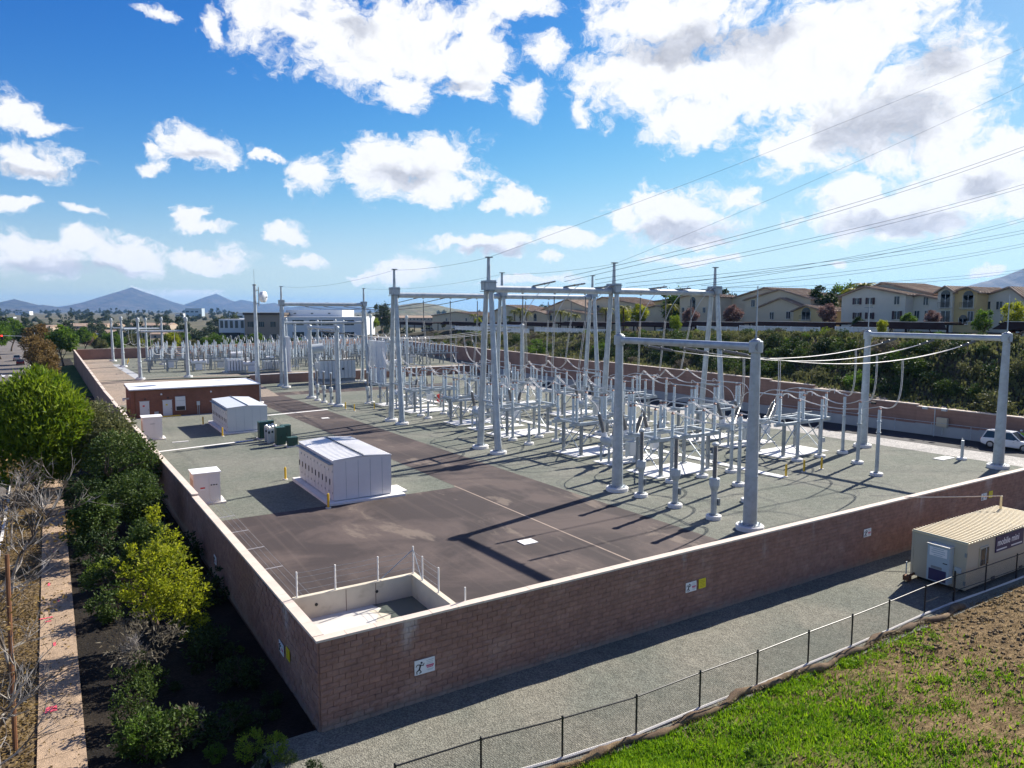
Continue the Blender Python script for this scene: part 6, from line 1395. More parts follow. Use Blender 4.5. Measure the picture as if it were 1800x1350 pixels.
# carports: long flat brown roofs on posts
XP = 103.0
cps = [(1552/1.0-60, 1672, 'in front of the grey house'), (1318, 1478, 'between the tan houses and the white fence'), (1196, 1315, 'behind the right tall tower'), (1090, 1186, 'behind the middle tall tower'), (985, 1078, 'in front of the cream palms house'), (880, 975, 'left of the cream palms house'), (775, 868, 'behind the second tower row'), (690, 762, 'far left at the end of the terrace'), (1745, 1890, 'at the right frame edge')]
for i, (pa, pb, lab) in enumerate(cps):
    ya, yb = on_x(pa, 568, XP).y, on_x(pb, 568, XP).y; y0, y1 = min(ya, yb)+0.3, max(ya, yb)-0.3; z0 = shelf((y0+y1)/2)
    zt = on_x((pa+pb)/2, 566, XP).z; t = thing('carport', 'long flat brown carport roof on posts %s' % lab, 'carport', (XP, (y0+y1)/2, z0)); L = y1-y0; h = zt-z0
    rf_ = MB().slab([(0.5, -L/2+1.0, h), (5.4, -L/2+1.0, h), (5.4, L/2-1.0, h), (0.5, L/2-1.0, h)], 0.14).build('roof', 'carport_brown', t)
    MB().slab([(-0.6, -L/2, h-0.95), (0.52, -L/2+1.0, h-0.005), (0.52, L/2-1.0, h-0.005), (-0.6, L/2, h-0.95)], 0.12).build('fascia', 'carport_brown', t); MB().box((0.5, 0, h+0.02), (0.1, L-2.0, 0.07)).build('drip_edge', 'concrete', t)
    for q in range(int((L-2)/2.4)): MB().tube((-0.5, -L/2+1.6+q*2.4, h-0.86), (0.45, -L/2+1.6+q*2.4, h-0.03), 0.03, n=4).build('fascia_seam', 'carport_brown', rf_)
    for k in range(3): MB().box((0.6+k*2, 0, h-0.28), (0.14, L-0.4, 0.22)).build('purlin', 'carport_brown', t)
    n = max(3, int(L/5.5))
    for k in range(n): MB().box((2.6, -L/2+1.5+(L-3)*k/(n-1), h/2-0.25), (0.22, 0.22, h+0.1)).build('post', 'carport_brown', t)
    for k in range(2):
        yy = (y0+y1)/2 + (-0.25+0.5*k)*L
        if k == i % 2: continue
        car('parked_car', 'car parked under the carport %s' % lab, (XP+2.2, yy, z0+0.02), PI, ['car_white', 'car_silver', 'car_red'][i % 3], i % 2 == 0)
XW = 95.5
wf = []
for (pa, pb, lab) in ((1468, 1560, 'below the grey apartment house'), (1300, 1440, 'below the tan apartment house'), (1225, 1296, 'behind the right tower'), (940, 1075, 'below the cream houses'), (800, 930, 'behind the second tower row')):
    ya, yb = on_x(pa, 590, XW).y, on_x(pb, 590, XW).y; y0, y1 = min(ya, yb), max(ya, yb); z0 = (shelf(y0)+shelf(y1))/2-0.1
    t = thing('picket_fence', 'white fence along the terrace edge %s' % lab, 'fence', (XW, y0, z0)); L = y1-y0
    MB().box((0, L/2, 1.25), (0.1, L, 0.12)).build('rail', 'white_paint', t); MB().box((0, L/2, 0.3), (0.1, L, 0.12)).build('rail', 'white_paint', t)
    n = int(L/2.4)
    for k in range(n+1): MB().box((0, L*k/n, 0.65), (0.14, 0.14, 1.4)).build('post', 'white_paint', t)
    m2 = MB(); 
    for k in range(int(L/0.22)): m2.box((0, k*0.22, 0.75), (0.04, 0.13, 1.1))
    tag(m2.build('pickets', 'white_paint', t), kind='stuff')
# lamp post on the terrace
t = thing('street_lamp', 'thin lamp post standing in front of the grey apartment house', 'lamp', (109, on_x(1526, 560, 109).y, 9.2)); MB().tube((0, 0, 0), (0, 0, 4.6), 0.07, n=6).build('pole', 'steel_dark', t); MB().box((0, 0, 4.6), (0.3, 1.3, 0.12)).build('lamp_head', 'steel_dark', t)

# ------------------------------------------------------------------ office buildings beyond the far wall
def at_facade(px, D, z): p = at_depth(px, 600, D); return Vector((p.x, p.y, z))
def office(lab, pa, pb, ptop, D, m_, rows, cols, wpx, hpx, cap=None, depth=25):
    a = at_depth(pa, 600, D); b = at_depth(pb, 600, D); L = (Vector((b.x, b.y, 0))-Vector((a.x, a.y, 0))).length; zt = at_depth((pa+pb)/2, ptop, D).z; g0 = -5
    t = thing('office_building', lab, 'building', (a.x, a.y, g0), math.atan2(b.y-a.y, b.x-a.x)); H = zt-g0; k = D/FPX
    MB().span(0, 0, 0, L, depth, H).build('wall', m_, t)
    if cap: MB().span(-0.5, -0.6, H-0.9, L+0.5, depth, H+0.1).build('parapet', cap, t)
    for py in rows:
        for px in cols:
            x = (px-pa)*k; z = at_depth(px, py, D).z-g0; w, h = wpx*k, hpx*k
            f_ = MB().box((x, -0.03, z), (w+0.4, 0.1, h+0.4)).build('window', m_, t); MB().box((x, -0.06, z), (w, 0.1, h)).build('pane', 'dark_glass', f_)
            for q in range(1, 3): MB().box((x-w/2+w*q/3, -0.13, z), (0.12, 0.06, h)).build('mullion', 'steel_dark', f_)
    return t
office('white two-storey office wing with tall dark windows at the left', 386, 446, 561, 340, 'office_white', (570, 592), (391, 399, 408, 417, 427, 437), 5, 13)
office('tan office block with a dark brown parapet and dark window bands', 431, 500, 550, 330, 'office_tan', (570, 592), (441, 449, 461, 481), 9, 9, 'office_brown')
office('long white two-storey office building behind the far towers', 501, 641, 557, 325, 'office_white', (567, 588), (525, 555, 577, 613), 20, 9, None)
office('pale upper storey block set back on the long white office', 504, 603, 545, 338, 'office_white', (551,), (520, 550, 580), 4, 2)
office('low dark entrance block beside the white office wing', 383, 418, 585, 336, 'black', (592,), (392, 402), 6, 5)
# far town: rows of townhouses, white sheds, glass office
far = [(110, 205, 570, 581, 620, 'stucco_tan', 'row of tan townhouses on the far slope'), (20, 90, 573, 583, 640, 'stucco_tan', 'row of brown townhouses at the far left'), (150, 186, 571, 582, 560, 'stucco_cream', 'cream townhouse block on the far slope'), (205, 300, 569, 580, 700, 'stucco_tan', 'long row of tan townhouses behind the far left poles'), (95, 135, 580, 590, 520, 'stucco_tan', 'low brown roofs above the round green tree'), (140, 200, 582, 588, 480, 'stucco_tan', 'low tiled roofs beyond the far wall'), (225, 300, 583, 590, 470, 'stucco_tan', 'low tan houses beyond the far wall'),
  (30, 55, 547, 552, 2300, 'office_white', 'white warehouse on the skyline at the far left'), (12, 26, 557, 561, 1500, 'office_white', 'small white building on the far left slope'), (310, 324, 551, 558, 1500, 'office_white', 'white block beside the blue glass office'), (328, 357, 542, 551, 1900, 'ac_blue', 'blue glass office on the skyline'), (405, 445, 550, 556, 1200, 'office_white', 'long pale building behind the office roofs'), (170, 190, 586, 594, 430, 'office_white', 'white shed among the trees beyond the far wall'), (140, 155, 586, 593, 440, 'office_white', 'small white shed left of the trees beyond the far wall'), (223, 240, 581, 592, 380, 'office_white', 'white gabled hut behind the far left poles'), (700, 790, 556, 561, 800, 'stucco_tan', 'row of tan houses below the round hill'), (640, 700, 557, 562, 900, 'stucco_tan', 'row of brown houses left of the round hill')]
for (pa, pb, pt_, pbm, D, m_, lab) in far:
    a = at_depth(pa, 600, D); b = at_depth(pb, 600, D); L = (b-a).length; zt = at_depth((pa+pb)/2, pt_, D).z; g0 = land_z(a.x, a.y)-1; t = thing('distant_building', lab, 'building', (a.x, a.y, g0), math.atan2(b.y-a.y, b.x-a.x)); H = zt-g0
    MB().span(0, 0, 0, L, min(L, 30)*0.6, H-(1.5 if 'stucco' in m_ else 0)).build('wall', m_, t)
    d_ = min(L, 30)*0.6
    if 'stucco' in m_:
        n = max(1, int(L/14))
        for k in range(n): x0 = L*k/n; w = L/n; MB().prism([(-0.5, H-1.6), (d_+0.5, H-1.6), (d_/2, H+0.8)], x0+0.1, x0+w-0.1, 'YZ').build('roof', 'tile_roof', t)
        for k in range(int(L/4)): MB().box((2+k*4, -0.05, H-3.2), (1.4, 0.12, 1.4)).build('window', 'dark_glass', t)
    else:
        MB().span(-0.3, -0.3, H-0.5, L+0.3, d_, H).build('parapet', m_, t)
        for k in range(max(1, int(L/12))): MB().box((6+k*12, -0.05, H*0.6), (8, 0.15, H*0.18)).build('window', 'dark_glass', t)
# street: two cars, traffic signal
p = on_plane(36, 641, oz(190)-0.12); car('street_car', 'dark red car on the street at the far left', tuple(p), rad(93), 'car_red', False); p = on_plane(30, 634, oz(200)-0.12); car('street_car', 'grey car ahead of the red car on the street', tuple(p), rad(93), 'car_silver')
p = on_plane(64, 640, oz(190)); t = thing('traffic_signal', 'traffic signal showing red on a mast arm over the street', 'signal', tuple(p)); k_ = (p-CAM).dot(_f)/FPX
MB().tube((0, 0, 0), (0, 0, 8.5), 0.14, 0.1, n=8).build('pole', 'steel', t); MB().path([(0, 0, 6.8), (-3, 0, 7.6), (-8, -0.2, 7.9)], 0.08, 6).build('mast_arm', 'steel', t)
hd = MB().box((-7.2, -0.2, 7.4), (0.5, 0.4, 1.3)).build('signal_head', 'black', t); lm = mat('red_lamp', (0.6, 0.02, 0.02), 0.4); 
b_ = lm.node_tree.nodes['Principled BSDF']; b_.inputs['Emission Color'].default_value = (1, 0.03, 0.02, 1); b_.inputs['Emission Strength'].default_value = 3
MB().tube((-7.2, -0.41, 7.8), (-7.2, -0.46, 7.8), 0.2, n=12).build('red_light', 'red_lamp', hd)
# ------------------------------------------------------------------ foliage
def crown_mesh(name, blobs, n, size, mat_, seed, shape='leaf', up=0.0, core=0.45, thin=0.5):
    """n leaf faces spread through a set of ellipsoids (x, y, z, rx, ry, rz); denser towards the outside, with gaps"""
    r_ = random.Random(seed); mb = MB(); vol = [b[3]*b[4]*b[5] for b in blobs]; tot = sum(vol)
    for b, v in zip(blobs, vol):
        k = int(n*v/tot)
        # clumps inside each blob give light and dark masses
        cl = []
        for _ in range(max(5, int(k/45))):
            while True:
                p = Vector((r_.uniform(-1, 1), r_.uniform(-1, 1), r_.uniform(-1, 1)))
                if core < p.length < 1: break
            cl.append(p)
        for i in range(k):
            c = r_.choice(cl); p = c + Vector((r_.gauss(0, 0.15), r_.gauss(0, 0.15), r_.gauss(0, 0.13)))
            if p.length > 1.12: continue
            o = Vector((b[0]+p.x*b[3], b[1]+p.y*b[4], b[2]+p.z*b[5])); s = size*r_.uniform(0.6, 1.35)
            d = Vector((r_.gauss(0, 1), r_.gauss(0, 1), r_.gauss(0, 0.8)+up)) + p*0.9; d.normalize(); a = d.orthogonal().normalized()
            a.rotate(Quaternion(d, r_.uniform(0, 6.28))); c2 = d.cross(a)
            q = len(mb.v)
            if shape == 'needle':
                mb.v += [tuple(o-a*s*0.14), tuple(o+d*s*1.1), tuple(o+a*s*0.14), tuple(o-d*s*0.2+c2*s*0.1)]; mb.f += [(q, q+3, q+2, q+1)]
            else:
                mb.v += [tuple(o), tuple(o+d*s*0.5+a*s*thin*0.5+c2*s*0.1), tuple(o+d*s), tuple(o+d*s*0.5-a*s*thin*0.5+c2*s*0.1)]; mb.f += [(q, q+1, q+2, q+3)]
            mb.m.append(0)
    return mb.mesh(name, mat_)
def branch_mesh(name, base, h, seed, mat_, n=6, spread=0.5, r=0.12, depth=3, fork=0.35):
    r_ = random.Random(seed); mb = MB()
    def grow(p, d, L, rr, lv):
        pts = [p]; rad_ = [rr]; q = p; dd = d.copy(); k = 5
        for i in range(k):
            dd = (dd + Vector((r_.gauss(0, 0.16), r_.gauss(0, 0.16), r_.gauss(0.05, 0.1)))).normalized(); q = q+dd*(L/k); pts.append(q); rad_.append(rr*(1-0.65*(i+1)/k))
        mb.path(pts, rr, 6 if lv == 0 else 4, rad_)
        if lv < depth:
            for i in range(n if lv == 0 else 4):
                t = r_.uniform(fork if lv == 0 else 0.25, 1.0); b = pts[min(k, int(t*k))]; nd = (dd + Vector((r_.gauss(0, spread), r_.gauss(0, spread), r_.gauss(0.1, spread*0.6)))).normalized(); grow(b, nd, L*r_.uniform(0.4, 0.65), max(0.008, rr*0.5), lv+1)
    for b in base: grow(Vector(b), Vector((r_.gauss(0, 0.08), r_.gauss(0, 0.08), 1)).normalized(), h, r, 0)
    return mb.mesh(name, mat_)
def tree(name, lab, cat, loc, crown, trunk, scale=1.0, rz=0.0, group=None):
    t = thing(name, lab, cat, loc, rz, group); t.scale = (scale,)*3 if not hasattr(scale, '__len__') else scale
    if trunk: link('trunk', trunk, t)
    if crown: link('crown', crown, t)
    return t
def retint(me, mat_, name=None):
    m2 = me.copy(); m2.materials.clear(); m2.materials.append(MATS[mat_]); return m2
TR = branch_mesh('trunk', [(0, 0, -0.1)], 2.6, 3, 'bark', 6, 0.55, 0.14, 2)
TRS = branch_mesh('trunk', [(0, 0, -0.1), (0.1, 0.05, -0.1)], 0.9, 5, 'bark', 5, 0.6, 0.05, 2)
# unit bushes (about 1 m radius) and unit trees (about 5 m tall)
B1_ = crown_mesh('crown', [(0, 0, 0.75, 1, 1, 0.8), (0.5, 0.3, 0.6, 0.6, 0.6, 0.5), (-0.5, -0.2, 0.9, 0.55, 0.6, 0.5)], 1500, 0.17, 'leaf_dark', 11)
B2_ = crown_mesh('crown', [(0, 0, 0.6, 1.1, 0.9, 0.6), (0.3, -0.5, 0.95, 0.5, 0.5, 0.45), (-0.4, 0.4, 0.8, 0.6, 0.5, 0.5)], 1400, 0.15, 'leaf_dark', 12, 'leaf', 0.4)
B3_ = crown_mesh('crown', [(0, 0, 0.8, 0.8, 0.8, 0.9), (0.3, 0.2, 1.4, 0.4, 0.4, 0.45)], 1300, 0.14, 'leaf_dark', 13, 'leaf', 0.8)
T1_ = crown_mesh('crown', [(0, 0, 3.6, 1.7, 1.7, 1.5), (0.9, 0.4, 3.0, 1.0, 1.1, 0.9), (-0.8, -0.5, 3.2, 1.1, 1.0, 1.0), (0.1, 0.2, 4.7, 0.9, 0.9, 0.8)], 4200, 0.30, 'leaf_mid', 21)
T2_ = crown_mesh('crown', [(0, 0, 3.0, 1.4, 1.4, 2.0), (0.5, -0.4, 2.2, 1.1, 1.0, 1.1), (-0.5, 0.4, 3.8, 0.9, 0.9, 1.1)], 3800, 0.26, 'leaf_mid', 22, 'leaf', 0.5)
TF_ = crown_mesh('crown', [(0, 0, 3.2, 2.2, 2.0, 1.9), (1.3, 0.5, 2.4, 1.3, 1.2, 1.2), (-1.3, -0.3, 2.7, 1.3, 1.2, 1.3)], 900, 0.62, 'leaf_far', 23)
TF2_ = crown_mesh('crown', [(0, 0, 4.0, 1.3, 1.3, 3.0), (0.5, 0.3, 2.4, 1.4, 1.3, 1.5)], 800, 0.55, 'leaf_far', 24)
def var(me, mats): return {m: (me if MATS[m] == me.materials[0] else retint(me, m)) for m in mats}
BM = ['leaf_dark', 'leaf_shade', 'leaf_mid', 'leaf_olive', 'leaf_grey', 'leaf_lime', 'leaf_yellow']
BV = [var(m, BM) for m in (B1_, B2_, B3_)]; TV = [var(m, BM+['leaf_brown', 'leaf_pink', 'leaf_far']) for m in (T1_, T2_)]
TWIG = branch_mesh('trunk', [(0, 0, -0.1), (0.1, 0.1, -0.1), (-0.1, 0.05, -0.1)], 1.1, 31, 'bark_pale', 8, 0.6, 0.035, 3)
BARE = branch_mesh('trunk', [(0, 0, -0.1)], 4.2, 33, 'bark_pale', 11, 0.62, 0.065, 3, 0.3)
BARE2 = branch_mesh('trunk', [(0, 0, -0.1), (0.25, 0.1, -0.1)], 4.0, 37, 'bark_pale', 10, 0.7, 0.06, 3, 0.25)
SPARSE = crown_mesh('crown', [(0, 0, 4.0, 2.0, 2.0, 2.0)], 300, 0.13, 'leaf_brown', 41); SPARSE2 = crown_mesh('crown', [(0, 0, 3.6, 1.7, 1.7, 2.2), (0.8, 0.2, 2.4, 1.2, 1.2, 1.2)], 1500, 0.2, 'leaf_brown', 42)
# ------------------------------------------------------------------ planting strip outside the left wall
PINE = crown_mesh('crown', [(0, 0, 4.6, 2.9, 2.9, 3.6), (1.3, 0.6, 3.0, 1.9, 1.9, 2.0), (-1.4, -0.6, 3.2, 1.9, 1.9, 2.0), (0.2, 0.3, 7.0, 1.6, 1.6, 1.6), (-1.2, 0.8, 6.0, 1.4, 1.4, 1.6), (1.6, -0.9, 5.4, 1.4, 1.4, 1.7)], 36000, 0.34, 'leaf_pine', 51, 'needle', 1.1, 0.3)
TRB = branch_mesh('trunk', [(0, 0, -0.2)], 5.5, 53, 'bark', 9, 0.5, 0.2, 2)
def gp(px, py): return on_plane(px, py, -0.3, -0.008)
tree('feathery_tree', 'large feathery bright green tree beside the sidewalk', 'tree', (-8.4, 42.0, -0.7), PINE, TRB, 1.12)
tree('feathery_tree', 'feathery green tree farther along the street, behind the large one', 'tree', (-9.8, 55, -0.8), PINE, TRB, 0.8, 1.7)
YEL = crown_mesh('crown', [(0, 0, 2.5, 1.2, 1.3, 1.0), (0.5, 0.9, 3.3, 0.8, 0.8, 0.8), (-0.7, -0.7, 2.2, 0.9, 0.9, 0.8), (0.5, -0.6, 1.6, 1.0, 0.9, 0.8), (0.8, 1.8, 4.2, 0.55, 0.55, 0.6), (-0.9, 0.5, 3.2, 0.6, 0.6, 0.5), (0.3, -1.4, 1.2, 0.6, 0.7, 0.6)], 7000, 0.13, 'leaf_yellow', 61, 'leaf', 0.2, 0.35)
tree('yellow_tree', 'yellow-green leafy tree beside the wall in the planting strip', 'tree', (-3.5, 9.8, -0.2), YEL, TR, 1.12, 0.3)
RND = crown_mesh('crown', [(0, 0, 2.4, 1.5, 1.5, 1.4), (0.6, 0.4, 1.7, 1.1, 1.0, 0.9), (-0.7, -0.4, 2.0, 1.0, 1.0, 0.9)], 8000, 0.16, 'leaf_olive2', 62) if 'leaf_olive2' in MATS else crown_mesh('crown', [(0, 0, 2.4, 1.5, 1.5, 1.4), (0.6, 0.4, 1.7, 1.1, 1.0, 0.9), (-0.7, -0.4, 2.0, 1.0, 1.0, 0.9)], 8000, 0.16, 'leaf_mid', 62)
tree('round_tree', 'round dark green tree near the left wall, beside the near cabinet', 'tree', (-3.3, 26.5, -0.4), retint(RND, 'leaf_shade'), TR, 1.05, 0)
tree('olive_tree', 'olive green bushy tree between the feathery tree and the wall', 'tree', (-4.6, 42.5, -0.6), retint(RND, 'leaf_olive'), TR, 1.75, 1.2); tree('olive_tree', 'green bushy tree leaning on the wall behind the round one', 'tree', (-3.4, 35.0, -0.5), retint(RND, 'leaf_shade'), TR, 1.4, 2.2)
tree('brown_tree', 'grey-brown twiggy tree beside the wall behind the olive tree', 'tree', (-4.3, 62, -0.9), retint(SPARSE2, 'leaf_grey'), BARE, 0.95, 0.5); tree('brown_tree', 'brown leafed small tree behind the feathery trees', 'tree', (-7.8, 70, -1), SPARSE2, BARE, 0.8, 1.5)
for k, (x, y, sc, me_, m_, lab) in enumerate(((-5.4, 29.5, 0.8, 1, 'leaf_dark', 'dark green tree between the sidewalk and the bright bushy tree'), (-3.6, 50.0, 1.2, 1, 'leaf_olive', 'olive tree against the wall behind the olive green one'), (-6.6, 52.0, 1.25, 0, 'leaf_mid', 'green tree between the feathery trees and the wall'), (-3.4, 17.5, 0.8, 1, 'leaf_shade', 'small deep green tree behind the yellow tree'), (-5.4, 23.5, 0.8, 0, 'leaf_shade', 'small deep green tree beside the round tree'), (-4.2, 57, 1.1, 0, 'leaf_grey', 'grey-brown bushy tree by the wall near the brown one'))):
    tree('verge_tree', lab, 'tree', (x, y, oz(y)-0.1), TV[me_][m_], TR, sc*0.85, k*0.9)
def bush_at(px, py, s, kind, m_, lab, grp=None, tr=True):
    p = gp(px, py); return tree('shrub', lab, 'shrub', (p.x, p.y, oz(p.y)-0.02), BV[kind][m_], TRS if tr else None, s, random.uniform(0, 6), grp)
bush_at(236, 1275, 0.85, 2, 'leaf_shade', 'upright green shrub in the shade below the yellow tree'); bush_at(300, 1335, 0.85, 0, 'leaf_shade', 'dense green shrub at the bottom edge left of the wall corner'); bush_at(265, 1345, 0.8, 2, 'leaf_mid', 'low green shrub at the bottom edge of the planting strip')
bush_at(330, 1310, 0.75, 1, 'leaf_grey', 'pale flowering shrub under the yellow tree'); bush_at(440, 1345, 0.5, 2, 'leaf_lime', 'small lime green sapling at the bottom edge by the corner'); bush_at(485, 1348, 0.45, 2, 'leaf_lime', 'small yellow-green sapling beside the gravel track')
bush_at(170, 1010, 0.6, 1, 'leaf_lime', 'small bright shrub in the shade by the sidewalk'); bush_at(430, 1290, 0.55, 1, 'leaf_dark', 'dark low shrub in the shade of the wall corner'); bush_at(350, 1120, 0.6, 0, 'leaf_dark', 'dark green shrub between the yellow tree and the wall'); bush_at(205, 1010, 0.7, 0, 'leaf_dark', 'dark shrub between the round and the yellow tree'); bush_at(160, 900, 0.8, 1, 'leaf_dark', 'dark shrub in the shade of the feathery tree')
p = gp(250, 1195); t = tree('twiggy_shrub', 'pale brown twiggy shrub with bare branches below the yellow tree', 'shrub', (p.x, p.y, oz(p.y)), crown_mesh('crown', [(0, 0, 1.3, 1.3, 1.3, 0.6)], 900, 0.14, 'leaf_grey', 66, 'needle', 0.6), TWIG, 1.15)
# bare sycamores at the left frame edge
for k, (x, y, s, m_, lab) in enumerate(((-8.75, 8.0, 1.2, BARE2, 'bare white-branched tree by the kerb at the lower left'), (-8.5, 2.2, 0.95, BARE, 'bare pale tree at the bottom left corner'), (-9.1, 19.5, 1.2, BARE, 'bare pale tree with a few brown leaves beyond the rusty pole'), (-9.5, 27.5, 1.05, BARE2, 'brown leafed bare tree in front of the feathery tree'))):
    tree('bare_tree', lab, 'tree', (x, y, oz(y)), [SPARSE, SPARSE, SPARSE, SPARSE][k], m_, s, k*1.3)
pb_ = on_plane(27, 1325, -0.15); pt_ = at_depth(12, 975, (pb_-CAM).dot(_f)*1.02)
tag(MB().tube((0, 0, -0.2), tuple(pt_-pb_), 0.07, 0.06, n=8).build('rusty_pole', 'rust', None, tuple(pb_)), 'rusty brown pole leaning at the kerb at the lower left', 'pole')
tag(MB().span(0, 0, 0, 0.85, 0.6, 0.25).build('utility_box', 'concrete_pad', None, (-5.2, 31, oz(31))), 'pale utility box lid in the shade by the sidewalk', 'box'); tag(MB().tube((0, 0, 0), (0, 0, 0.5), 0.05, n=6).tube((0, 0, 0.35), (0.3, 0, 0.4), 0.04, n=6).build('hydrant_pipe', 'red', None, (-3.8, 18.3, oz(18))), 'small red pipe fitting in the shade by the wall', 'pipe')
for k, (px, py, w, l) in enumerate(((100, 915, 0.16, 0.05), (85, 1010, 0.05, 0.22), (80, 1072, 0.26, 0.06), (105, 880, 0.2, 0.06), (95, 1120, 0.05, 0.2), (88, 1240, 0.2, 0.22), (95, 950, 0.08, 0.12), (84, 1078, 0.12, 0.05), (102, 1040, 0.04, 0.12))):
    p = on_plane(px, py, 0.0, -0.013); tag(MB().poly([(-w, -l, 0), (w, -l*0.8, 0), (w*0.9, l, 0), (-w*0.8, l*0.9, 0)]).build('paint_mark', 'pink_paint', None, (p.x, p.y, oz(p.y)+0.072)), 'pink survey paint mark on the sidewalk', 'marking', 'pink paint marks on the sidewalk')
# street trees
for k, (px, py, s, me, m_, lab) in enumerate(((112, 645, 2.0, 0, 'leaf_mid', 'big round green tree at the far end of the left wall'), (78, 668, 1.7, 1, 'leaf_brown', 'brown leafed street tree left of the round green tree'), (62, 655, 1.8, 1, 'leaf_brown', 'tan leafed street tree beside the traffic signal'), (85, 690, 1.4, 1, 'leaf_brown', 'brown street tree behind the feathery tree'), (70, 640, 2.0, 0, 'leaf_brown', 'tall tan street tree beyond the traffic signal'), (20, 618, 2.2, 0, 'leaf_mid', 'green tree on the left side of the street'), (45, 622, 1.6, 0, 'leaf_dark', 'dark green tree across the street'), (2, 632, 2.0, 0, 'leaf_mid', 'green tree at the left frame edge across the street'), (-15, 640, 2.2, 0, 'leaf_mid', 'green tree cut by the left frame edge'), (148, 618, 1.6, 0, 'leaf_mid', 'green tree right of the round tree beyond the far wall'))):
    p = on_plane(px, py, -1.3); tree('street_tree', lab, 'tree', (p.x, p.y, oz(p.y)-0.1), TV[me][m_], TR, s, k*1.1, 'trees along the street')
# clumps beyond the far wall
r2 = random.Random(5)
for k in range(46):
    px = 150+k*12.5; D = r2.uniform(235, 300) + max(0, px-400)*0.12; s = r2.uniform(1.0, 1.8) if px < 480 else r2.uniform(0.8, 1.3); p = at_depth(px, 600, D); m_ = r2.choice(['leaf_mid', 'leaf_olive', 'leaf_dark', 'leaf_mid', 'leaf_yellow', 'leaf_pink']); z = -1.7 - 0.012*(D-235)
    if px > 690: continue
    tree('tree', '%s tree in the belt beyond the far wall' % {'leaf_mid': 'bright green', 'leaf_olive': 'olive', 'leaf_dark': 'dark green', 'leaf_yellow': 'yellowish', 'leaf_pink': 'pinkish bare'}[m_], 'tree', (p.x, p.y, z-0.5), TV[k % 2][m_], None, s*0.9, k, 'trees beyond the far wall')
# distant trees on the plain
for k in range(330):
    D = 330*(1.0085**k)+r2.uniform(0, 40)
    px = r2.uniform(-160, 420) if k % 6 else r2.uniform(560, 900)
    p = at_depth(px, 575, min(D, 3600)); s = r2.uniform(1.0, 2.0)*(1+min(D, 3600)/2600)
    o = link('distant_tree', [TF_, TF_, TF2_][k % 3], None, (p.x, p.y, land_z(p.x, p.y)-0.5), r2.uniform(0, 6), s); tag(o, 'dark tree on the plain between the yard and the mountains', 'tree', 'distant trees on the plain')
# ------------------------------------------------------------------ hillside shrubs
k = 0
while k < 285:
    y = r2.uniform(2, 190) if k > 150 else r2.uniform(4, 90); d = r2.uniform(1.4, 18.5); x = hill_line(y)+d; s = r2.uniform(0.7, 1.7)*(0.5 if d > 12.5 else 1.0)
    m_ = r2.choices(['leaf_dark', 'leaf_shade', 'leaf_olive', 'leaf_grey', 'leaf_mid', 'leaf_lime'], [30, 32, 13, 12, 10, 3])[0]; col = {'leaf_dark': 'dark green', 'leaf_shade': 'deep green', 'leaf_mid': 'bright green', 'leaf_olive': 'olive', 'leaf_grey': 'grey-brown', 'leaf_lime': 'bright yellow-green'}[m_]
    o = link('hillside_shrub', BV[k % 3][m_], None, (x, y, hill_z(x, y)-0.25*s), r2.uniform(0, 6), (s*1.15, s*1.15, s)); tag(o, '%s shrub on the slope above the retaining wall' % col, 'shrub', '%s shrubs on the hillside' % col); k += 1
# low ground cover between them
mb = MB()
for i in range(26000):
    y = r2.uniform(0, 200)*r2.uniform(0.3, 1); d = r2.uniform(0.6, 20); x = hill_line(y)+d; z = hill_z(x, y); s = r2.uniform(0.12, 0.34); a = r2.uniform(0, 6.28); q = len(mb.v); c, sn = math.cos(a)*s, math.sin(a)*s; h = r2.uniform(0.15, 0.6)
    mb.v += [(x-c*0.5, y-sn*0.5, z-0.05), (x+c*0.5, y+sn*0.5, z-0.05), (x+c*0.4+sn*0.5, y+sn*0.4-c*0.5, z+h), (x-c*0.4+sn*0.6, y-sn*0.4-c*0.6, z+h*0.9)]; mb.f.append((q, q+1, q+2, q+3)); mb.m.append(0)
tag(mb.build('ground_cover', 'leaf_olive'), 'low dry ground cover on the hillside', 'plants', None, 'stuff')
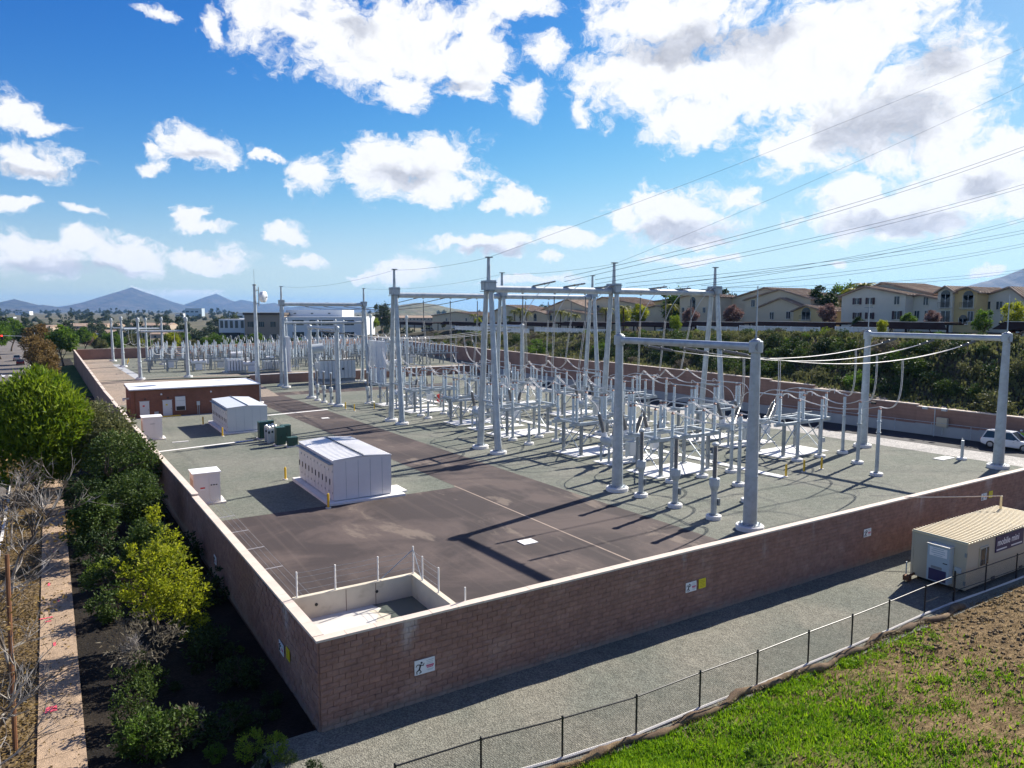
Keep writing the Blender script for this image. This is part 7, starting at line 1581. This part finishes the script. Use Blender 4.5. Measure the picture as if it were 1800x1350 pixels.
# terrace trees
def hill_tree(px, ptop, X, me, m_, lab):
    p = on_x(px, ptop, X); g0 = shelf(p.y)-0.1; return tree('tree', lab, 'tree', (X, p.y, g0), TV[me][m_], TR, max(0.5, (p.z-g0)/5.5), px)
for (px, pt_, X, me, m_, lab) in ((1187, 499, 128, 1, 'leaf_mid', 'tall green tree behind the middle and right towers'), (1187, 550, 95, 1, 'leaf_lime', 'bright yellow-green bushy tree on the slope top'), (1290, 535, 116, 0, 'leaf_pink', 'pinkish bare tree in front of the tan house'), (1277, 508, 136, 0, 'leaf_dark', 'dark tree top rising behind the right tower'), (1446, 502, 132, 0, 'leaf_dark', 'dark green tree between the tan and grey houses'), (1455, 533, 112, 0, 'leaf_pink', 'pinkish bare tree left of the grey house'), (1488, 488, 142, 1, 'leaf_mid', 'tall green tree behind the grey house'), (1598, 549, 106, 0, 'leaf_mid', 'low green tree in front of the grey house'), (1730, 538, 104, 1, 'leaf_mid', 'green tree at the right end of the terrace'), (1785, 522, 106, 1, 'leaf_yellow', 'yellow-green tree at the right frame edge'), (1125, 534, 115, 0, 'leaf_yellow', 'yellow-green tree in front of the cream houses'), (1640, 545, 110, 0, 'leaf_pink', 'pinkish bare tree below the balcony gables'), (1098, 535, 118, 1, 'leaf_yellow', 'yellowing tree beside the cream house'), (958, 530, 140, 1, 'leaf_far', 'dark tree between cream roofs'), (1510, 556, 104, 0, 'leaf_dark', 'dark bush below the shuttered windows'), (900, 560, 104, 0, 'leaf_olive', 'olive tree at the slope top behind the second row'), (840, 558, 104, 0, 'leaf_yellow', 'yellow tree at the slope top behind the left tower'), (780, 566, 106, 0, 'leaf_olive', 'olive tree at the left end of the slope'), (655, 555, 120, 0, 'leaf_lime', 'bright green round tree right of the white office'), (672, 527, 140, 1, 'leaf_far', 'tall dark tree behind the bright green round tree'), (640, 562, 126, 0, 'leaf_dark', 'dark tree beside the white office'), (1550, 588, 94, 1, 'leaf_yellow', 'yellow flowering bush at the slope top behind the right pole'), (1215, 540, 116, 0, 'leaf_pink', 'pinkish bare tree left of the tall right tower')): hill_tree(px, pt_, X, me, m_, lab)
for k, px in enumerate((1320, 1375, 1470, 1600, 1700, 1780, 1030, 1080, 1130, 960, 880, 820, 760, 720, 1225, 1170)):
    p = on_x(px, 600, 93); tree('shrub', 'rounded shrub along the edge of the terrace', 'shrub', (93, p.y, hill_z(93, p.y)-0.1), BV[k % 3][['leaf_mid', 'leaf_olive', 'leaf_lime', 'leaf_dark'][k % 4]], None, r2.uniform(0.45, 0.8), k, 'shrubs along the terrace edge')
# palms
def palm_crown(seed):
    r_ = random.Random(seed); mb = MB()
    for i in range(26):
        a = 2*PI*i/26+r_.uniform(-0.1, 0.1); e = r_.uniform(0.05, 0.95); L = r_.uniform(1.5, 2.2); pts = []
        for k in range(7): t = k/6; pts.append(Vector((math.cos(a)*L*t, math.sin(a)*L*t, 5.2+e*1.5*t-(1.6+0.6*(1-e))*t*t)))
        mb.path(pts, 0.02, 3)
        for k in range(1, 7):
            for q in range(3):
                c = pts[k-1].lerp(pts[k], q/3)
                for s in (-1, 1):
                    d = Vector((-math.sin(a)*s, math.cos(a)*s, -0.55)).normalized(); b = len(mb.v); w = (pts[k]-pts[k-1]).normalized()*0.07
                    mb.v += [tuple(c-w), tuple(c+w), tuple(c+d*0.5*(1.15-k/7))]; mb.f.append((b, b+1, b+2)); mb.m.append(0)
    return mb.mesh('crown', 'leaf_palm')
PALM = palm_crown(3); PT = MB().path([(0, 0, -0.3), (0.05, 0, 2.5), (0, 0.05, 5.3)], 0.16, 8, [0.2, 0.15, 0.13]).mesh('trunk', 'bark')
for k, (px, s, X) in enumerate(((833, 0.95, 110), (848, 0.85, 112), (905, 1.15, 110), (915, 1.25, 112), (926, 1.05, 109), (985, 1.1, 108), (998, 1.0, 110), (1012, 0.9, 107), (1065, 1.2, 113), (1096, 1.25, 114), (895, 0.8, 108), (1515, 1.75, 130), (1500, 1.6, 132), (1180, 1.2, 112))):
    p = on_x(px, 570, X); tree('palm_tree', 'yellowish palm beside the terrace houses, %s counted from the left group' % ORD[k], 'palm', (X, p.y, shelf(p.y)-0.1), PALM, PT, s, k, 'palms among the houses')
# ------------------------------------------------------------------ grass on the bank, weeds, small plant
mb = MB(); cnt = 0
def bank_green(x, y): return 0.5+0.5*math.sin(x*0.55+y*0.7)*math.sin(y*0.9-x*0.25) + 0.25*math.sin(x*1.9+1)*math.sin(y*2.3)
while cnt < 62000:
    x = r2.uniform(2.0, 33)*r2.uniform(0.25, 1); y = -5.75-r2.uniform(0, 1)**1.4*10.5
    lim = 1.3-(x-8-(y+6)*0.3)/13.0
    if r2.random() > lim*(0.18+0.82*max(0, bank_green(x, y))): continue
    z = bank_z(x, y); a = r2.uniform(0, 6.28); s = r2.uniform(0.05, 0.13); h = r2.uniform(0.04, 0.2); c, sn = math.cos(a), math.sin(a); q = len(mb.v)
    mb.v += [(x-c*s*0.35, y-sn*s*0.35, z-0.02), (x+c*s*0.35, y+sn*s*0.35, z-0.02), (x+c*s*0.2-sn*s, y+sn*s*0.2+c*s, z+h)]; mb.f.append((q, q+1, q+2)); mb.m.append(0); cnt += 1
for i in range(420):
    x0 = r2.uniform(3.5, 24); y0 = -5.9-r2.uniform(0, 1)**1.6*6.5
    if r2.random() > 1.2-(x0-9-(y0+6)*0.3)/14.0 or bank_green(x0, y0) < 0.35: continue
    R0 = r2.uniform(0.12, 0.34); z0 = bank_z(x0, y0)
    for j in range(int(150*R0)+14):
        a = r2.uniform(0, 6.28); rr = R0*math.sqrt(r2.random()); x, y = x0+rr*math.cos(a), y0+rr*math.sin(a); h = (0.06+0.5*(R0-rr*0.7))*r2.uniform(0.5, 1.0); b_ = r2.uniform(0, 6.28); s = r2.uniform(0.05, 0.1); c, sn = math.cos(b_)*s, math.sin(b_)*s; q = len(mb.v)
        mb.v += [(x, y, z0+h*0.35), (x+c*0.5-sn*0.3, y+sn*0.5+c*0.3, z0+h*0.8), (x+c*1.2, y+sn*1.2, z0+h), (x+c*0.5+sn*0.3, y+sn*0.5-c*0.3, z0+h*0.8)]; mb.f.append((q, q+1, q+2, q+3)); mb.m.append(0)
tag(mb.build('grass', 'leaf_grass'), 'bright green grass on the bank in front of the fence', 'grass', None, 'stuff')
mb = MB()
for i in range(16000):
    x = r2.uniform(2, 34); y = -5.6-r2.uniform(0, 1)**2*9; z = bank_z(x, y); a = r2.uniform(0, 6.28); s = r2.uniform(0.03, 0.09); h = r2.uniform(0.03, 0.12); c, sn = math.cos(a), math.sin(a); q = len(mb.v)
    mb.v += [(x-c*s*0.3, y-sn*s*0.3, z-0.02), (x+c*s*0.3, y+sn*s*0.3, z-0.02), (x-sn*s*1.6, y+c*s*1.6, z+h)]; mb.f.append((q, q+1, q+2)); mb.m.append(0)
for i in range(9000):
    x = r2.uniform(2, 27); cl_ = math.sin(x*1.3)+math.sin(x*3.7+1)
    if cl_ < r2.uniform(-1.2, 1.2): continue
    y = -5.6-0.12*math.sin(x*0.8)-0.1*math.sin(x*2.3)-r2.gauss(0.08, 0.16); z = bank_z(x, min(y, -5.56))+max(0, 0.17-abs(y+5.66)); a = r2.uniform(0, 6.28); s = r2.uniform(0.03, 0.08); c, sn = math.cos(a), math.sin(a); q = len(mb.v)
    mb.v += [(x-c*s*0.25, y-sn*s*0.25, z), (x+c*s*0.25, y+sn*s*0.25, z), (x-sn*s*2, y+c*s*2, z+r2.uniform(0, 0.09))]; mb.f.append((q, q+1, q+2)); mb.m.append(0)
tag(mb.build('dry_grass', 'leaf_dry'), 'dry straw and stubble on the bank', 'grass', None, 'stuff')
# clods of tilled soil on the right of the bank, straw fluff along the wattle
mb = MB()
for i in range(5200):
    x = r2.uniform(15, 50); y = -5.9-r2.uniform(0, 10)
    if x-(y+6)*-0.35 < 17+r2.uniform(0, 8): continue
    z = bank_z(x, y); s = r2.uniform(0.03, 0.10); mb.box((x, y, z+s*0.15), (s*2, s*1.5, s), r2.uniform(0, 3), (0.5, 0.55))
tag(mb.build('soil_clods', 'dirt'), 'clods of bare tilled soil on the right of the bank', 'soil', None, 'stuff')
p = on_plane(1340, 1345, 0.9); z = bank_z(p.x, p.y)
t = tree('leafy_plant', 'small glossy green plant on the grassy bank at the bottom edge', 'plant', (p.x, p.y, z-0.02), crown_mesh('crown', [(0, 0, 0.5, 0.5, 0.5, 0.5)], 260, 0.2, 'leaf_mid', 71, 'leaf', 0.6, 0.2, 0.35), None, 0.85)
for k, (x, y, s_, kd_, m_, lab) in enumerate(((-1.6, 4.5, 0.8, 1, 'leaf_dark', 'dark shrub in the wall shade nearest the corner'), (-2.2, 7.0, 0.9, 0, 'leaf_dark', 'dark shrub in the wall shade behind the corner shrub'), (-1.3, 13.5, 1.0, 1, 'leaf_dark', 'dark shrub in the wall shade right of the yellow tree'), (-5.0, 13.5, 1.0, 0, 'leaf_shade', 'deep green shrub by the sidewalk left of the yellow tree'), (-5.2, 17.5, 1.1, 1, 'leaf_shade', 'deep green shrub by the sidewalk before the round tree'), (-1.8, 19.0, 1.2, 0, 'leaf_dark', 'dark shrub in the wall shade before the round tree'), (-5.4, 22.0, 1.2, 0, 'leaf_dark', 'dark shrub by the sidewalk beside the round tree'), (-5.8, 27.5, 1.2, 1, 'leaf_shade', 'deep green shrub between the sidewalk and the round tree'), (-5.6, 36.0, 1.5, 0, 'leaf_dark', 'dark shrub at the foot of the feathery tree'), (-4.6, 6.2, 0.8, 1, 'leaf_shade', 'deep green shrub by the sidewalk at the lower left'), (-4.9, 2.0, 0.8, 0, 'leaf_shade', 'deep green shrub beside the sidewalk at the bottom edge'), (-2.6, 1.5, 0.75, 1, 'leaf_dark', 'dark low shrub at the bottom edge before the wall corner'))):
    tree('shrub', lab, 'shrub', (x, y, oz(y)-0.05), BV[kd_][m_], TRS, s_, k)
for k in range(40):     # leaf litter and tufts by the sidewalk
    y = r2.uniform(-4, 36); x = r2.uniform(sw_r(y)+0.4, wall_x(y)-0.7); tree('tuft', 'low dark tuft growing in the planting strip', 'plant', (x, y, oz(y)-0.03), BV[k % 3]['leaf_dark' if k % 4 else 'leaf_mid'], None, r2.uniform(0.18, 0.4), k, 'tufts in the planting strip')
mb = MB()
for i in range(9000):
    y = r2.uniform(-6, 45)
    x = r2.uniform(st_e(y)+0.2, sw_l(y)-0.05) if i % 20 else r2.uniform(sw_l(y)+0.1, sw_r(y)-0.1)
    s = r2.uniform(0.03, 0.09); a = r2.uniform(0, 6.28); c, sn = math.cos(a)*s, math.sin(a)*s; z = oz(y)+r2.uniform(0.03, 0.13); q = len(mb.v); mb.v += [(x-c, y-sn, z), (x+sn*0.6, y-c*0.6, z+0.03), (x+c, y+sn, z+0.01), (x-sn*0.6, y+c*0.6, z+0.04)]; mb.f.append((q, q+1, q+2, q+3)); mb.m.append(0)
tag(mb.build('leaf_litter', 'leaf_brown'), 'dry leaf litter on the parkway and planting strip', 'leaves', None, 'stuff')
# ------------------------------------------------------------------ air: one closed box of even, thin haze
hb_ = MB().span(-20500, -3000, -40, 20500, 19500, 345).build('haze', []); hb_['kind'] = 'stuff'; hb_['label'] = 'thin blue haze over the whole landscape'; hb_['category'] = 'haze'
hm = bpy.data.materials.new('haze'); hm.use_nodes = True; H_ = NT(hm.node_tree); H_.n.clear()
pv = H_.node('ShaderNodeVolumePrincipled'); pv.inputs['Color'].default_value = (0.22, 0.50, 1.0, 1); pv.inputs['Density'].default_value = 5e-5; pv.inputs['Anisotropy'].default_value = 0.2
oo = H_.node('ShaderNodeOutputMaterial'); H_.l.new(pv.outputs[0], oo.inputs['Volume']); hb_.data.materials.append(hm)
